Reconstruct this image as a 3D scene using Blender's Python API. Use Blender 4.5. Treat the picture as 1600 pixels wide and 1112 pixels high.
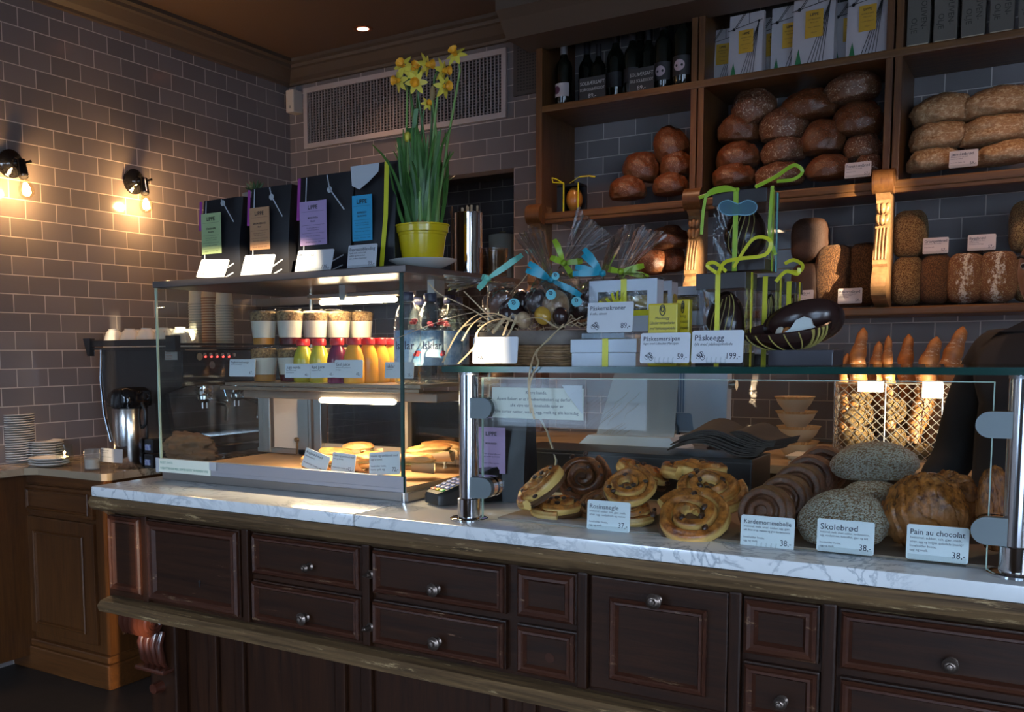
import bpy, bmesh, math, random
from mathutils import Vector, Matrix, noise
from math import sin, cos, pi, radians, atan2, sqrt

for o in list(bpy.data.objects):
    bpy.data.objects.remove(o)
SC = bpy.context.scene
COL = SC.collection
random.seed(7)

# ------------------------------------------------------------------ camera
F_PX, CX, CY = 1511.16, 637.72, 688.13
YAW, PITCH, ROLL = radians(33.72543), radians(5.2083), radians(-0.465864)
CAM = Vector((0, 0, 1.30))
FWD = Vector((-sin(YAW) * cos(PITCH), cos(YAW) * cos(PITCH), -sin(PITCH)))
RT0 = Vector((cos(YAW), sin(YAW), 0))
UP0 = RT0.cross(FWD)
RT = RT0 * cos(ROLL) + UP0 * sin(ROLL)
UP = -RT0 * sin(ROLL) + UP0 * cos(ROLL)
cd = bpy.data.cameras.new('camera')
co = bpy.data.objects.new('camera', cd)
COL.objects.link(co)
cd.sensor_fit = 'HORIZONTAL'
cd.sensor_width = 36
cd.lens = F_PX / 1600 * 36
cd.shift_x = (800 - CX) / 1600
cd.shift_y = (CY - 556) / 1600
cd.clip_start = 0.05
m3 = Matrix((RT, UP, -FWD)).transposed()
co.matrix_world = Matrix.Translation(CAM) @ m3.to_4x4()
SC.camera = co


def at(px, py, X=None, Y=None, Z=None):
    """the point where the sight line through a pixel meets a plane of the room"""
    d = FWD * F_PX + RT * (px - CX) - UP * (py - CY)
    if X is not None:
        t = (X - CAM.x) / d.x
    elif Y is not None:
        t = (Y - CAM.y) / d.y
    else:
        t = (Z - CAM.z) / d.z
    return CAM + d * t


# ------------------------------------------------------------------ light
SC.view_settings.view_transform = 'Standard'
SC.view_settings.look = 'None'
SC.view_settings.gamma = 1
SC.view_settings.use_curve_mapping = False
SC.view_settings.exposure = 0.45
SC.cycles.max_bounces = 8
SC.cycles.diffuse_bounces = 3
SC.cycles.glossy_bounces = 4
SC.cycles.transmission_bounces = 6
SC.cycles.transparent_max_bounces = 32
SC.cycles.caustics_reflective = False
SC.cycles.caustics_refractive = False
SC.cycles.sample_clamp_indirect = 2.5

w = bpy.data.worlds.new('sky')
SC.world = w
w.use_nodes = True
wb = w.node_tree.nodes['Background']
wb.inputs[0].default_value = (0.60, 0.77, 1.0, 1)
wb.inputs[1].default_value = 26.0

SUN_D = Vector((-0.70, 0.66, -0.092)).normalized()
sl = bpy.data.lights.new('sun', 'SUN')
sl.energy = 24
sl.color = (1.0, 0.80, 0.52)
sl.angle = radians(0.5)
so = bpy.data.objects.new('sun', sl)
COL.objects.link(so)
so.rotation_euler = SUN_D.to_track_quat('-Z', 'Y').to_euler()
so.location = (6, -6, 4)


def lamp(kind, loc, energy, color, size=0.05, rot=None, name='lamp_light', size_y=None, spot=None, blend=0.6):
    l = bpy.data.lights.new(name, kind)
    l.energy = energy
    l.color = color
    if kind == 'AREA':
        l.size = size
        if size_y:
            l.shape = 'RECTANGLE'
            l.size_y = size_y
    else:
        l.shadow_soft_size = size
    if spot:
        l.spot_size = spot
        l.spot_blend = blend
    o = bpy.data.objects.new(name, l)
    o.location = loc
    if rot:
        o.rotation_euler = rot
    COL.objects.link(o)
    return o


# ------------------------------------------------------------------ materials
MATS = {}


def nmat(name):
    m = bpy.data.materials.new(name)
    m.use_nodes = True
    nt = m.node_tree
    return m, nt, nt.nodes['Principled BSDF']


def mat(name, col, rough=0.5, metal=0.0, var=0.0, vscale=20, bump=0.0, bscale=60, spec=0.5, emit=None, es=1.0, trans=0.0, coat=0.0, col2=None, detail=4, stretch=None, lo=0.35, hi=0.65, sub=0.0, alpha=1.0):
    if name in MATS:
        return MATS[name]
    m, nt, b = nmat(name)
    L = nt.links
    b.inputs['Base Color'].default_value = (*col, 1)
    b.inputs['Roughness'].default_value = rough
    b.inputs['Metallic'].default_value = metal
    b.inputs['Specular IOR Level'].default_value = spec
    if coat:
        b.inputs['Coat Weight'].default_value = coat
        b.inputs['Coat Roughness'].default_value = 0.1
    if emit:
        b.inputs['Emission Color'].default_value = (*emit, 1)
        b.inputs['Emission Strength'].default_value = es
    if trans:
        b.inputs['Transmission Weight'].default_value = trans
    if sub:
        b.inputs['Subsurface Weight'].default_value = sub
        b.inputs['Subsurface Radius'].default_value = (0.02, 0.01, 0.005)
    if var or bump or col2:
        tc = nt.nodes.new('ShaderNodeTexCoord')
        mp = nt.nodes.new('ShaderNodeMapping')
        L.new(tc.outputs['Object'], mp.inputs[0])
        if stretch:
            mp.inputs['Scale'].default_value = stretch
        if var or col2:
            n = nt.nodes.new('ShaderNodeTexNoise')
            n.inputs['Scale'].default_value = vscale
            n.inputs['Detail'].default_value = detail
            n.inputs['Roughness'].default_value = 0.65
            L.new(mp.outputs[0], n.inputs['Vector'])
            r = nt.nodes.new('ShaderNodeValToRGB')
            c2 = col2 or tuple(max(0, c * (1 - var)) for c in col)
            r.color_ramp.elements[0].position = lo
            r.color_ramp.elements[1].position = hi
            r.color_ramp.elements[0].color = (*c2, 1)
            r.color_ramp.elements[1].color = (*col, 1)
            L.new(n.outputs['Fac'], r.inputs[0])
            L.new(r.outputs[0], b.inputs['Base Color'])
        if bump:
            n2 = nt.nodes.new('ShaderNodeTexNoise')
            n2.inputs['Scale'].default_value = bscale
            n2.inputs['Detail'].default_value = 5
            L.new(mp.outputs[0], n2.inputs['Vector'])
            bp = nt.nodes.new('ShaderNodeBump')
            bp.inputs['Strength'].default_value = bump
            bp.inputs['Distance'].default_value = 0.004
            L.new(n2.outputs['Fac'], bp.inputs['Height'])
            L.new(bp.outputs[0], b.inputs['Normal'])
    MATS[name] = m
    return m


def tile_mat(name, axis, phase, dark=1.0):
    m, nt, b = nmat(name)
    L = nt.links
    tc = nt.nodes.new('ShaderNodeTexCoord')
    sp = nt.nodes.new('ShaderNodeSeparateXYZ')
    L.new(tc.outputs['Object'], sp.inputs[0])
    cb = nt.nodes.new('ShaderNodeCombineXYZ')
    a1 = nt.nodes.new('ShaderNodeMath'); a1.operation = 'SUBTRACT'; a1.inputs[1].default_value = phase - 0.1515 * 200
    a2 = nt.nodes.new('ShaderNodeMath'); a2.operation = 'SUBTRACT'; a2.inputs[1].default_value = 1.5562 - 0.078 * 100
    L.new(sp.outputs[axis], a1.inputs[0]); L.new(sp.outputs[2], a2.inputs[0])
    L.new(a1.outputs[0], cb.inputs[0]); L.new(a2.outputs[0], cb.inputs[1])
    br = nt.nodes.new('ShaderNodeTexBrick')
    br.inputs['Scale'].default_value = 1
    br.inputs['Brick Width'].default_value = 0.1515
    br.inputs['Row Height'].default_value = 0.078
    br.inputs['Mortar Size'].default_value = 0.0026
    br.inputs['Mortar Smooth'].default_value = 0.3
    br.inputs['Color1'].default_value = (0.215 * dark, 0.185 * dark, 0.180 * dark, 1)
    br.inputs['Color2'].default_value = (0.165 * dark, 0.145 * dark, 0.142 * dark, 1)
    br.inputs['Mortar'].default_value = (0.50 * dark, 0.43 * dark, 0.38 * dark, 1)
    L.new(cb.outputs[0], br.inputs['Vector'])
    L.new(br.outputs['Color'], b.inputs['Base Color'])
    rr = nt.nodes.new('ShaderNodeMapRange')
    rr.inputs[3].default_value = 0.16; rr.inputs[4].default_value = 0.8
    L.new(br.outputs['Fac'], rr.inputs[0]); L.new(rr.outputs[0], b.inputs['Roughness'])
    n = nt.nodes.new('ShaderNodeTexNoise'); n.inputs['Scale'].default_value = 9
    L.new(tc.outputs['Object'], n.inputs['Vector'])
    mx = nt.nodes.new('ShaderNodeMath'); mx.operation = 'MULTIPLY_ADD'
    mx.inputs[1].default_value = -1.0
    L.new(br.outputs['Fac'], mx.inputs[0])
    nm = nt.nodes.new('ShaderNodeMath'); nm.operation = 'MULTIPLY'; nm.inputs[1].default_value = 0.9
    L.new(n.outputs['Fac'], nm.inputs[0]); L.new(nm.outputs[0], mx.inputs[2])
    bp = nt.nodes.new('ShaderNodeBump'); bp.inputs['Strength'].default_value = 0.5; bp.inputs['Distance'].default_value = 0.004
    L.new(mx.outputs[0], bp.inputs['Height']); L.new(bp.outputs[0], b.inputs['Normal'])
    return m


def wood_mat(name, c1, c2, axis=0, rough=0.4, sc=1.0, wear=None, coat=0.0, wearlo=0.62):
    m, nt, b = nmat(name)
    L = nt.links
    tc = nt.nodes.new('ShaderNodeTexCoord')
    mp = nt.nodes.new('ShaderNodeMapping')
    s = [28 * sc, 28 * sc, 28 * sc]; s[axis] = 1.6 * sc
    mp.inputs['Scale'].default_value = s
    L.new(tc.outputs['Object'], mp.inputs[0])
    n = nt.nodes.new('ShaderNodeTexNoise'); n.inputs['Scale'].default_value = 2.2; n.inputs['Detail'].default_value = 6; n.inputs['Roughness'].default_value = 0.7
    n.inputs['Distortion'].default_value = 0.6
    L.new(mp.outputs[0], n.inputs['Vector'])
    r = nt.nodes.new('ShaderNodeValToRGB')
    r.color_ramp.elements[0].position = 0.3; r.color_ramp.elements[0].color = (*c2, 1)
    r.color_ramp.elements[1].position = 0.72; r.color_ramp.elements[1].color = (*c1, 1)
    L.new(n.outputs['Fac'], r.inputs[0])
    out = r.outputs[0]
    if wear:
        n3 = nt.nodes.new('ShaderNodeTexNoise'); n3.inputs['Scale'].default_value = 1.0; n3.inputs['Detail'].default_value = 9; n3.inputs['Roughness'].default_value = 0.75
        mp3 = nt.nodes.new('ShaderNodeMapping'); s3 = [60, 60, 60]; s3[axis] = 9
        mp3.inputs['Scale'].default_value = s3
        L.new(tc.outputs['Object'], mp3.inputs[0]); L.new(mp3.outputs[0], n3.inputs['Vector'])
        r3 = nt.nodes.new('ShaderNodeValToRGB'); r3.color_ramp.elements[0].position = wearlo; r3.color_ramp.elements[1].position = wearlo + 0.06
        r3.color_ramp.elements[0].color = (0, 0, 0, 1); r3.color_ramp.elements[1].color = (1, 1, 1, 1)
        L.new(n3.outputs['Fac'], r3.inputs[0])
        mx = nt.nodes.new('ShaderNodeMix'); mx.data_type = 'RGBA'
        L.new(r3.outputs[0], mx.inputs['Factor']); L.new(out, mx.inputs[6]); mx.inputs[7].default_value = (*wear, 1)
        out = mx.outputs[2]
    L.new(out, b.inputs['Base Color'])
    b.inputs['Roughness'].default_value = rough
    b.inputs['Specular IOR Level'].default_value = 0.22 if 'mahogany' in name or 'moulding' in name else 0.4
    if coat:
        b.inputs['Coat Weight'].default_value = coat
    bp = nt.nodes.new('ShaderNodeBump'); bp.inputs['Strength'].default_value = 0.25; bp.inputs['Distance'].default_value = 0.002
    L.new(n.outputs['Fac'], bp.inputs['Height']); L.new(bp.outputs[0], b.inputs['Normal'])
    MATS[name] = m
    return m


def marble_mat(name, base, vein, rough=0.18, sc=1.0, th=0.03, blot=None):
    m, nt, b = nmat(name)
    L = nt.links
    tc = nt.nodes.new('ShaderNodeTexCoord')
    n0 = nt.nodes.new('ShaderNodeTexNoise'); n0.inputs['Scale'].default_value = 5 * sc; n0.inputs['Detail'].default_value = 7; n0.inputs['Distortion'].default_value = 1.6
    n0.inputs['Roughness'].default_value = 0.6
    L.new(tc.outputs['Object'], n0.inputs['Vector'])
    s = nt.nodes.new('ShaderNodeMath'); s.operation = 'SUBTRACT'; s.inputs[1].default_value = 0.5
    L.new(n0.outputs['Fac'], s.inputs[0])
    a = nt.nodes.new('ShaderNodeMath'); a.operation = 'ABSOLUTE'; L.new(s.outputs[0], a.inputs[0])
    r = nt.nodes.new('ShaderNodeValToRGB')
    r.color_ramp.elements[0].position = 0.0; r.color_ramp.elements[0].color = (*vein, 1)
    r.color_ramp.elements[1].position = th; r.color_ramp.elements[1].color = (*base, 1)
    L.new(a.outputs[0], r.inputs[0])
    n2 = nt.nodes.new('ShaderNodeTexNoise'); n2.inputs['Scale'].default_value = 2.4 * sc; n2.inputs['Detail'].default_value = 5
    L.new(tc.outputs['Object'], n2.inputs['Vector'])
    r2 = nt.nodes.new('ShaderNodeValToRGB'); r2.color_ramp.elements[0].position = 0.42; r2.color_ramp.elements[1].position = 0.62
    L.new(n2.outputs['Fac'], r2.inputs[0])
    mx = nt.nodes.new('ShaderNodeMix'); mx.data_type = 'RGBA'
    L.new(r2.outputs[0], mx.inputs['Factor']); mx.inputs[6].default_value = (*(blot or tuple(c * 0.88 for c in base)), 1)
    L.new(r.outputs[0], mx.inputs[7])
    L.new(mx.outputs[2], b.inputs['Base Color'])
    b.inputs['Roughness'].default_value = rough
    MATS[name] = m
    return m


def glass_mat(name, tint=(0.93, 0.97, 0.95), refl=1.0, rough=0.0, ior=1.5, bump=0.0, bscale=30, film=0.0, filmc=(0.8, 0.8, 0.8)):
    if name in MATS:
        return MATS[name]
    m = bpy.data.materials.new(name); m.use_nodes = True
    nt = m.node_tree; nt.nodes.clear(); L = nt.links
    out = nt.nodes.new('ShaderNodeOutputMaterial')
    tr = nt.nodes.new('ShaderNodeBsdfTransparent'); tr.inputs[0].default_value = (*tint, 1)
    gl = nt.nodes.new('ShaderNodeBsdfGlossy'); gl.inputs['Roughness'].default_value = rough
    fr = nt.nodes.new('ShaderNodeLayerWeight'); fr.inputs[0].default_value = 0.5
    mx = nt.nodes.new('ShaderNodeMixShader')
    pw = nt.nodes.new('ShaderNodeMath'); pw.operation = 'POWER'; pw.inputs[1].default_value = 5
    L.new(fr.outputs['Facing'], pw.inputs[0])
    ma = nt.nodes.new('ShaderNodeMath'); ma.operation = 'MULTIPLY_ADD'; ma.inputs[1].default_value = 0.9; ma.inputs[2].default_value = 0.03
    L.new(pw.outputs[0], ma.inputs[0])
    sc = nt.nodes.new('ShaderNodeMath'); sc.operation = 'MULTIPLY'; sc.inputs[1].default_value = refl; sc.use_clamp = True
    L.new(ma.outputs[0], sc.inputs[0]); L.new(sc.outputs[0], mx.inputs[0])
    L.new(tr.outputs[0], mx.inputs[1]); L.new(gl.outputs[0], mx.inputs[2])
    fin = mx.outputs[0]
    if bump:
        tc = nt.nodes.new('ShaderNodeTexCoord'); n = nt.nodes.new('ShaderNodeTexNoise'); n.inputs['Scale'].default_value = bscale; n.inputs['Detail'].default_value = 3; n.inputs['Distortion'].default_value = 2
        L.new(tc.outputs['Object'], n.inputs['Vector'])
        bp = nt.nodes.new('ShaderNodeBump'); bp.inputs['Strength'].default_value = bump; bp.inputs['Distance'].default_value = 0.02
        L.new(n.outputs['Fac'], bp.inputs['Height'])
        L.new(bp.outputs[0], gl.inputs['Normal']); L.new(bp.outputs[0], fr.inputs['Normal'])
    if film:
        df = nt.nodes.new('ShaderNodeBsdfDiffuse'); df.inputs[0].default_value = (*filmc, 1)
        m2 = nt.nodes.new('ShaderNodeMixShader'); m2.inputs[0].default_value = film
        L.new(fin, m2.inputs[1]); L.new(df.outputs[0], m2.inputs[2]); fin = m2.outputs[0]
    L.new(fin, out.inputs[0])
    MATS[name] = m
    return m


def crust_mat(name, top, dark, pale, flour=0.0, sc=14, rough=0.42, flourc=(0.75, 0.66, 0.52), seeds=0.0, seedc=(0.55, 0.36, 0.15), bump=0.5, side=0.25, fl_sc=16, vs=34, strip=0.0):
    """baked crust: browned where the crust faces up and out, paler low down, flour or seeds in patches"""
    m, nt, b = nmat(name)
    L = nt.links
    tc = nt.nodes.new('ShaderNodeTexCoord')
    n = nt.nodes.new('ShaderNodeTexNoise'); n.inputs['Scale'].default_value = sc; n.inputs['Detail'].default_value = 6; n.inputs['Roughness'].default_value = 0.65
    L.new(tc.outputs['Object'], n.inputs['Vector'])
    r = nt.nodes.new('ShaderNodeValToRGB')
    r.color_ramp.elements[0].position = 0.36; r.color_ramp.elements[0].color = (*dark, 1)
    r.color_ramp.elements[1].position = 0.66; r.color_ramp.elements[1].color = (*top, 1)
    L.new(n.outputs['Fac'], r.inputs[0])
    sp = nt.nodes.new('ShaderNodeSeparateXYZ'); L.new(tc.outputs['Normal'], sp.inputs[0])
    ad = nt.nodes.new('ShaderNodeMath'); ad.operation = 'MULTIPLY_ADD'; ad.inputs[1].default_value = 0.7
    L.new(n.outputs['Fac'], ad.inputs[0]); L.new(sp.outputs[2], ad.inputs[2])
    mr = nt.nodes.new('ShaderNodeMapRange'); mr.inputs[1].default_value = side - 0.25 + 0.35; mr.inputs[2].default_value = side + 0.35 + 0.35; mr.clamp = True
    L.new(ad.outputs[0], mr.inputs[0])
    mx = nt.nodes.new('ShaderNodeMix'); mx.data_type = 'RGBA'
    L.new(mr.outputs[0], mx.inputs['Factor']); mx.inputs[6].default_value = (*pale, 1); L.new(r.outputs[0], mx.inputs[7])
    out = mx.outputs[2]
    hgt = n.outputs['Fac']
    if flour:
        n2 = nt.nodes.new('ShaderNodeTexNoise'); n2.inputs['Scale'].default_value = fl_sc; n2.inputs['Detail'].default_value = 8; n2.inputs['Roughness'].default_value = 0.8
        L.new(tc.outputs['Object'], n2.inputs['Vector'])
        r2 = nt.nodes.new('ShaderNodeValToRGB'); r2.color_ramp.elements[0].position = 0.62 - flour * 0.2; r2.color_ramp.elements[1].position = 0.68 - flour * 0.2
        if strip:
            so_ = nt.nodes.new('ShaderNodeSeparateXYZ'); L.new(tc.outputs['Object'], so_.inputs[0])
            ab = nt.nodes.new('ShaderNodeMath'); ab.operation = 'ABSOLUTE'; L.new(so_.outputs[0], ab.inputs[0])
            ms = nt.nodes.new('ShaderNodeMath'); ms.operation = 'MULTIPLY_ADD'; ms.inputs[1].default_value = -strip
            L.new(ab.outputs[0], ms.inputs[0]); L.new(n2.outputs['Fac'], ms.inputs[2]); L.new(ms.outputs[0], r2.inputs[0])
        else:
            L.new(n2.outputs['Fac'], r2.inputs[0])
        m3 = nt.nodes.new('ShaderNodeMix'); m3.data_type = 'RGBA'
        L.new(r2.outputs[0], m3.inputs['Factor']); L.new(out, m3.inputs[6]); m3.inputs[7].default_value = (*flourc, 1)
        out = m3.outputs[2]
    if seeds:
        v = nt.nodes.new('ShaderNodeTexVoronoi'); v.inputs['Scale'].default_value = vs
        L.new(tc.outputs['Object'], v.inputs['Vector'])
        sg = nt.nodes.new('ShaderNodeSeparateColor'); L.new(v.outputs['Color'], sg.inputs[0])
        gt = nt.nodes.new('ShaderNodeMath'); gt.operation = 'LESS_THAN'; gt.inputs[1].default_value = seeds
        L.new(sg.outputs[0], gt.inputs[0])
        m4 = nt.nodes.new('ShaderNodeMix'); m4.data_type = 'RGBA'
        L.new(gt.outputs[0], m4.inputs['Factor']); L.new(out, m4.inputs[6]); m4.inputs[7].default_value = (*seedc, 1)
        out = m4.outputs[2]
        inv = nt.nodes.new('ShaderNodeMath'); inv.operation = 'MULTIPLY'; inv.inputs[1].default_value = -1.5
        L.new(v.outputs['Distance'], inv.inputs[0]); hgt = inv.outputs[0]
    L.new(out, b.inputs['Base Color'])
    b.inputs['Roughness'].default_value = rough
    bp = nt.nodes.new('ShaderNodeBump'); bp.inputs['Strength'].default_value = min(1, bump); bp.inputs['Distance'].default_value = 0.008 if seeds else 0.0035
    L.new(hgt, bp.inputs['Height']); L.new(bp.outputs[0], b.inputs['Normal'])
    MATS[name] = m
    return m


# plain materials
STEEL = mat('brushed_steel', (0.55, 0.53, 0.50), 0.28, 1.0, bump=0.05, bscale=200, stretch=(1, 1, 12))
CHROME = mat('chrome', (0.82, 0.82, 0.84), 0.06, 1.0)
SATIN = mat('satin_steel', (0.42, 0.42, 0.43), 0.38, 1.0)
GREYMETAL = mat('grey_enamel_metal', (0.36, 0.35, 0.36), 0.35, 0.6)
BLACKP = mat('black_plastic', (0.012, 0.012, 0.014), 0.35)
BLACKG = mat('black_gloss', (0.008, 0.008, 0.009), 0.08)
BLACKFOIL = mat('black_coffee_foil', (0.010, 0.010, 0.013), 0.42, bump=0.4, bscale=14)
WHITEC = mat('white_porcelain', (0.78, 0.75, 0.70), 0.15)
WHITEP = mat('white_card', (0.80, 0.83, 0.88), 0.45)
CREAMP = mat('cream_paper', (0.80, 0.82, 0.70), 0.6)
INK = mat('ink', (0.015, 0.02, 0.05), 0.6)
INKG = mat('green_ink', (0.02, 0.22, 0.12), 0.6)
CHALK = mat('chalk', (0.55, 0.52, 0.50), 0.9)
CLEAR = glass_mat('clear_plastic', (0.95, 0.96, 0.96), 1.0)
GLASS = glass_mat('clear_glass', (0.95, 0.975, 0.965), 1.0)
GEDGE = mat('green_glass_edge', (0.010, 0.045, 0.038), 0.12)
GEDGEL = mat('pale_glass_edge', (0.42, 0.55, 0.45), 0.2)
CELLO = glass_mat('cellophane', (0.93, 0.93, 0.93), 3.5, 0.06, bump=0.35, bscale=30, film=0.02)
FANC = glass_mat('cellophane_pleats', (0.90, 0.90, 0.90), 6.0, 0.07, film=0.05, filmc=(.8, .8, .8), bump=0.25, bscale=9)
DARKCH = mat('dark_chocolate', (0.032, 0.014, 0.012), 0.22)
TEAL = mat('teal_ribbon', (0.01, 0.30, 0.42), 0.35)
MINT = mat('mint_ribbon', (0.20, 0.62, 0.50), 0.35)
LIME = mat('lime_ribbon', (0.33, 0.50, 0.03), 0.35)
YEL = mat('yellow_ribbon', (0.70, 0.66, 0.03), 0.35)
RAFFIA = mat('raffia', (0.62, 0.47, 0.28), 0.5, var=0.3, vscale=30)
COUNTERW = wood_mat('dark_mahogany', (0.036, 0.012, 0.0045), (0.010, 0.0036, 0.002), 0, 0.40, wear=(0.16, 0.08, 0.045), wearlo=0.66)
COUNTERV = wood_mat('dark_mahogany_upright', (0.034, 0.0115, 0.0045), (0.010, 0.0036, 0.002), 2, 0.40, wear=(0.18, 0.09, 0.05), wearlo=0.66)
MOULD = wood_mat('worn_moulding', (0.06, 0.020, 0.010), (0.035, 0.012, 0.008), 0, 0.35, wear=(0.20, 0.12, 0.07), wearlo=0.60)
OAKRAIL = wood_mat('worn_oak_rail', (0.20, 0.115, 0.050), (0.028, 0.014, 0.007), 0, 0.55, sc=1.1, wear=(0.42, 0.29, 0.15), wearlo=0.58)
SHELFW = wood_mat('shelf_oak', (0.19, 0.085, 0.024), (0.07, 0.028, 0.009), 0, 0.38)
SHELFV = wood_mat('shelf_oak_upright', (0.17, 0.075, 0.022), (0.07, 0.025, 0.010), 2, 0.38)
CABW = wood_mat('honey_oak', (0.125, 0.045, 0.012), (0.055, 0.019, 0.006), 0, 0.32)
CABV = wood_mat('honey_oak_upright', (0.105, 0.038, 0.010), (0.048, 0.016, 0.005), 2, 0.32)
TRAYW = wood_mat('pale_tray', (0.50, 0.36, 0.22), (0.34, 0.23, 0.13), 0, 0.5)
MARBLE = marble_mat('white_marble', (0.78, 0.79, 0.80), (0.36, 0.39, 0.43), 0.16, 1.3, 0.035)
MARBLE2 = marble_mat('brown_veined_marble', (0.55, 0.45, 0.33), (0.09, 0.07, 0.05), 0.14, 1.0, 0.05, blot=(0.36, 0.27, 0.18))
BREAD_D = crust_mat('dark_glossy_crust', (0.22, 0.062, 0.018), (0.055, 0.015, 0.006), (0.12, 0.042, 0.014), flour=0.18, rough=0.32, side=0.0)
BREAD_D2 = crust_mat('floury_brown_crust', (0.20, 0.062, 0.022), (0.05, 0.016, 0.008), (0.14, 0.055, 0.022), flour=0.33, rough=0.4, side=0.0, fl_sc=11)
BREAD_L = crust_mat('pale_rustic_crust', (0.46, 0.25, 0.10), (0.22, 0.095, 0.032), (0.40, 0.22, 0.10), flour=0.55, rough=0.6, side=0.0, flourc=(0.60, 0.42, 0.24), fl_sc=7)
RYE = crust_mat('dark_rye_crust', (0.070, 0.028, 0.014), (0.020, 0.009, 0.006), (0.05, 0.02, 0.01), rough=0.5, bump=1.0, sc=16)
RYE2 = crust_mat('brown_seed_crust', (0.13, 0.055, 0.020), (0.05, 0.02, 0.009), (0.10, 0.04, 0.016), seeds=0.4, seedc=(0.26, 0.12, 0.045), rough=0.5, bump=0.8)
SEEDL = crust_mat('oat_seed_crust', (0.30, 0.14, 0.045), (0.14, 0.055, 0.018), (0.22, 0.10, 0.035), seeds=0.5, seedc=(0.66, 0.44, 0.19), rough=0.55, bump=1.0)
FLOURL = crust_mat('flour_dusted_crust', (0.24, 0.09, 0.028), (0.11, 0.038, 0.013), (0.22, 0.09, 0.032), flour=0.85, flourc=(0.78, 0.72, 0.62), fl_sc=5, strip=0.26, rough=0.6, seeds=0.12, seedc=(0.45, 0.30, 0.13), bump=0.6)
BAGUETTE = crust_mat('baguette_crust', (0.44, 0.18, 0.05), (0.20, 0.07, 0.018), (0.42, 0.22, 0.09), flour=0.3, rough=0.5, side=-0.3)
SNAIL = crust_mat('glazed_snail_pastry', (0.55, 0.19, 0.036), (0.11, 0.028, 0.007), (0.78, 0.48, 0.16), rough=0.16, sc=3.6, side=0.28, bump=0.9)
SNAILD = crust_mat('dark_glazed_pastry', (0.20, 0.066, 0.022), (0.065, 0.020, 0.009), (0.34, 0.16, 0.06), rough=0.24, sc=7, side=0.1, bump=0.5)
CARD_P = crust_mat('cardamom_pastry', (0.16, 0.055, 0.022), (0.06, 0.020, 0.010), (0.22, 0.095, 0.040), rough=0.35, sc=8, side=0.0, bump=0.6, flour=0.1, fl_sc=30)
CHOCP = crust_mat('golden_layered_pastry', (0.42, 0.14, 0.026), (0.07, 0.018, 0.005), (0.34, 0.13, 0.04), rough=0.22, sc=5, side=-0.1, bump=0.9)
COCO = crust_mat('coconut_crust', (0.66, 0.46, 0.28), (0.36, 0.19, 0.08), (0.50, 0.30, 0.14), seeds=0.55, seedc=(0.95, 0.86, 0.72), rough=0.85, bump=1.0, side=-0.4, sc=9, vs=30)
SAND = crust_mat('toasted_roll_crust', (0.55, 0.25, 0.07), (0.28, 0.10, 0.03), (0.60, 0.36, 0.14), rough=0.5, sc=30)
FLOORM = mat('dark_floor', (0.030, 0.022, 0.018), 0.5, var=0.3)
CEILM = mat('brown_ceiling_paint', (0.115, 0.070, 0.045), 0.65)
CORN = mat('dark_cornice_paint', (0.085, 0.062, 0.045), 0.55)
BACKWALL = tile_mat('tiles_back', 0, -1.7546)
LEFTWALL = tile_mat('tiles_left', 1, 2.4676)
PLASTER = mat('dim_plaster', (0.20, 0.16, 0.13), 0.8)
GREEN_L = mat('daffodil_green', (0.075, 0.20, 0.035), 0.4, col2=(0.030, 0.10, 0.020), vscale=8)
GREEN_S = mat('stem_green', (0.20, 0.34, 0.09), 0.4)
PETAL = mat('pale_petal', (0.80, 0.66, 0.08), 0.5)
TRUMP = mat('orange_trumpet', (0.90, 0.42, 0.02), 0.5)
POTY = mat('yellow_pot_plastic', (0.66, 0.50, 0.012), 0.22)
SOIL = mat('soil', (0.03, 0.015, 0.01), 0.95, bump=1, bscale=80)

# ------------------------------------------------------------------ mesh helper


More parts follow.
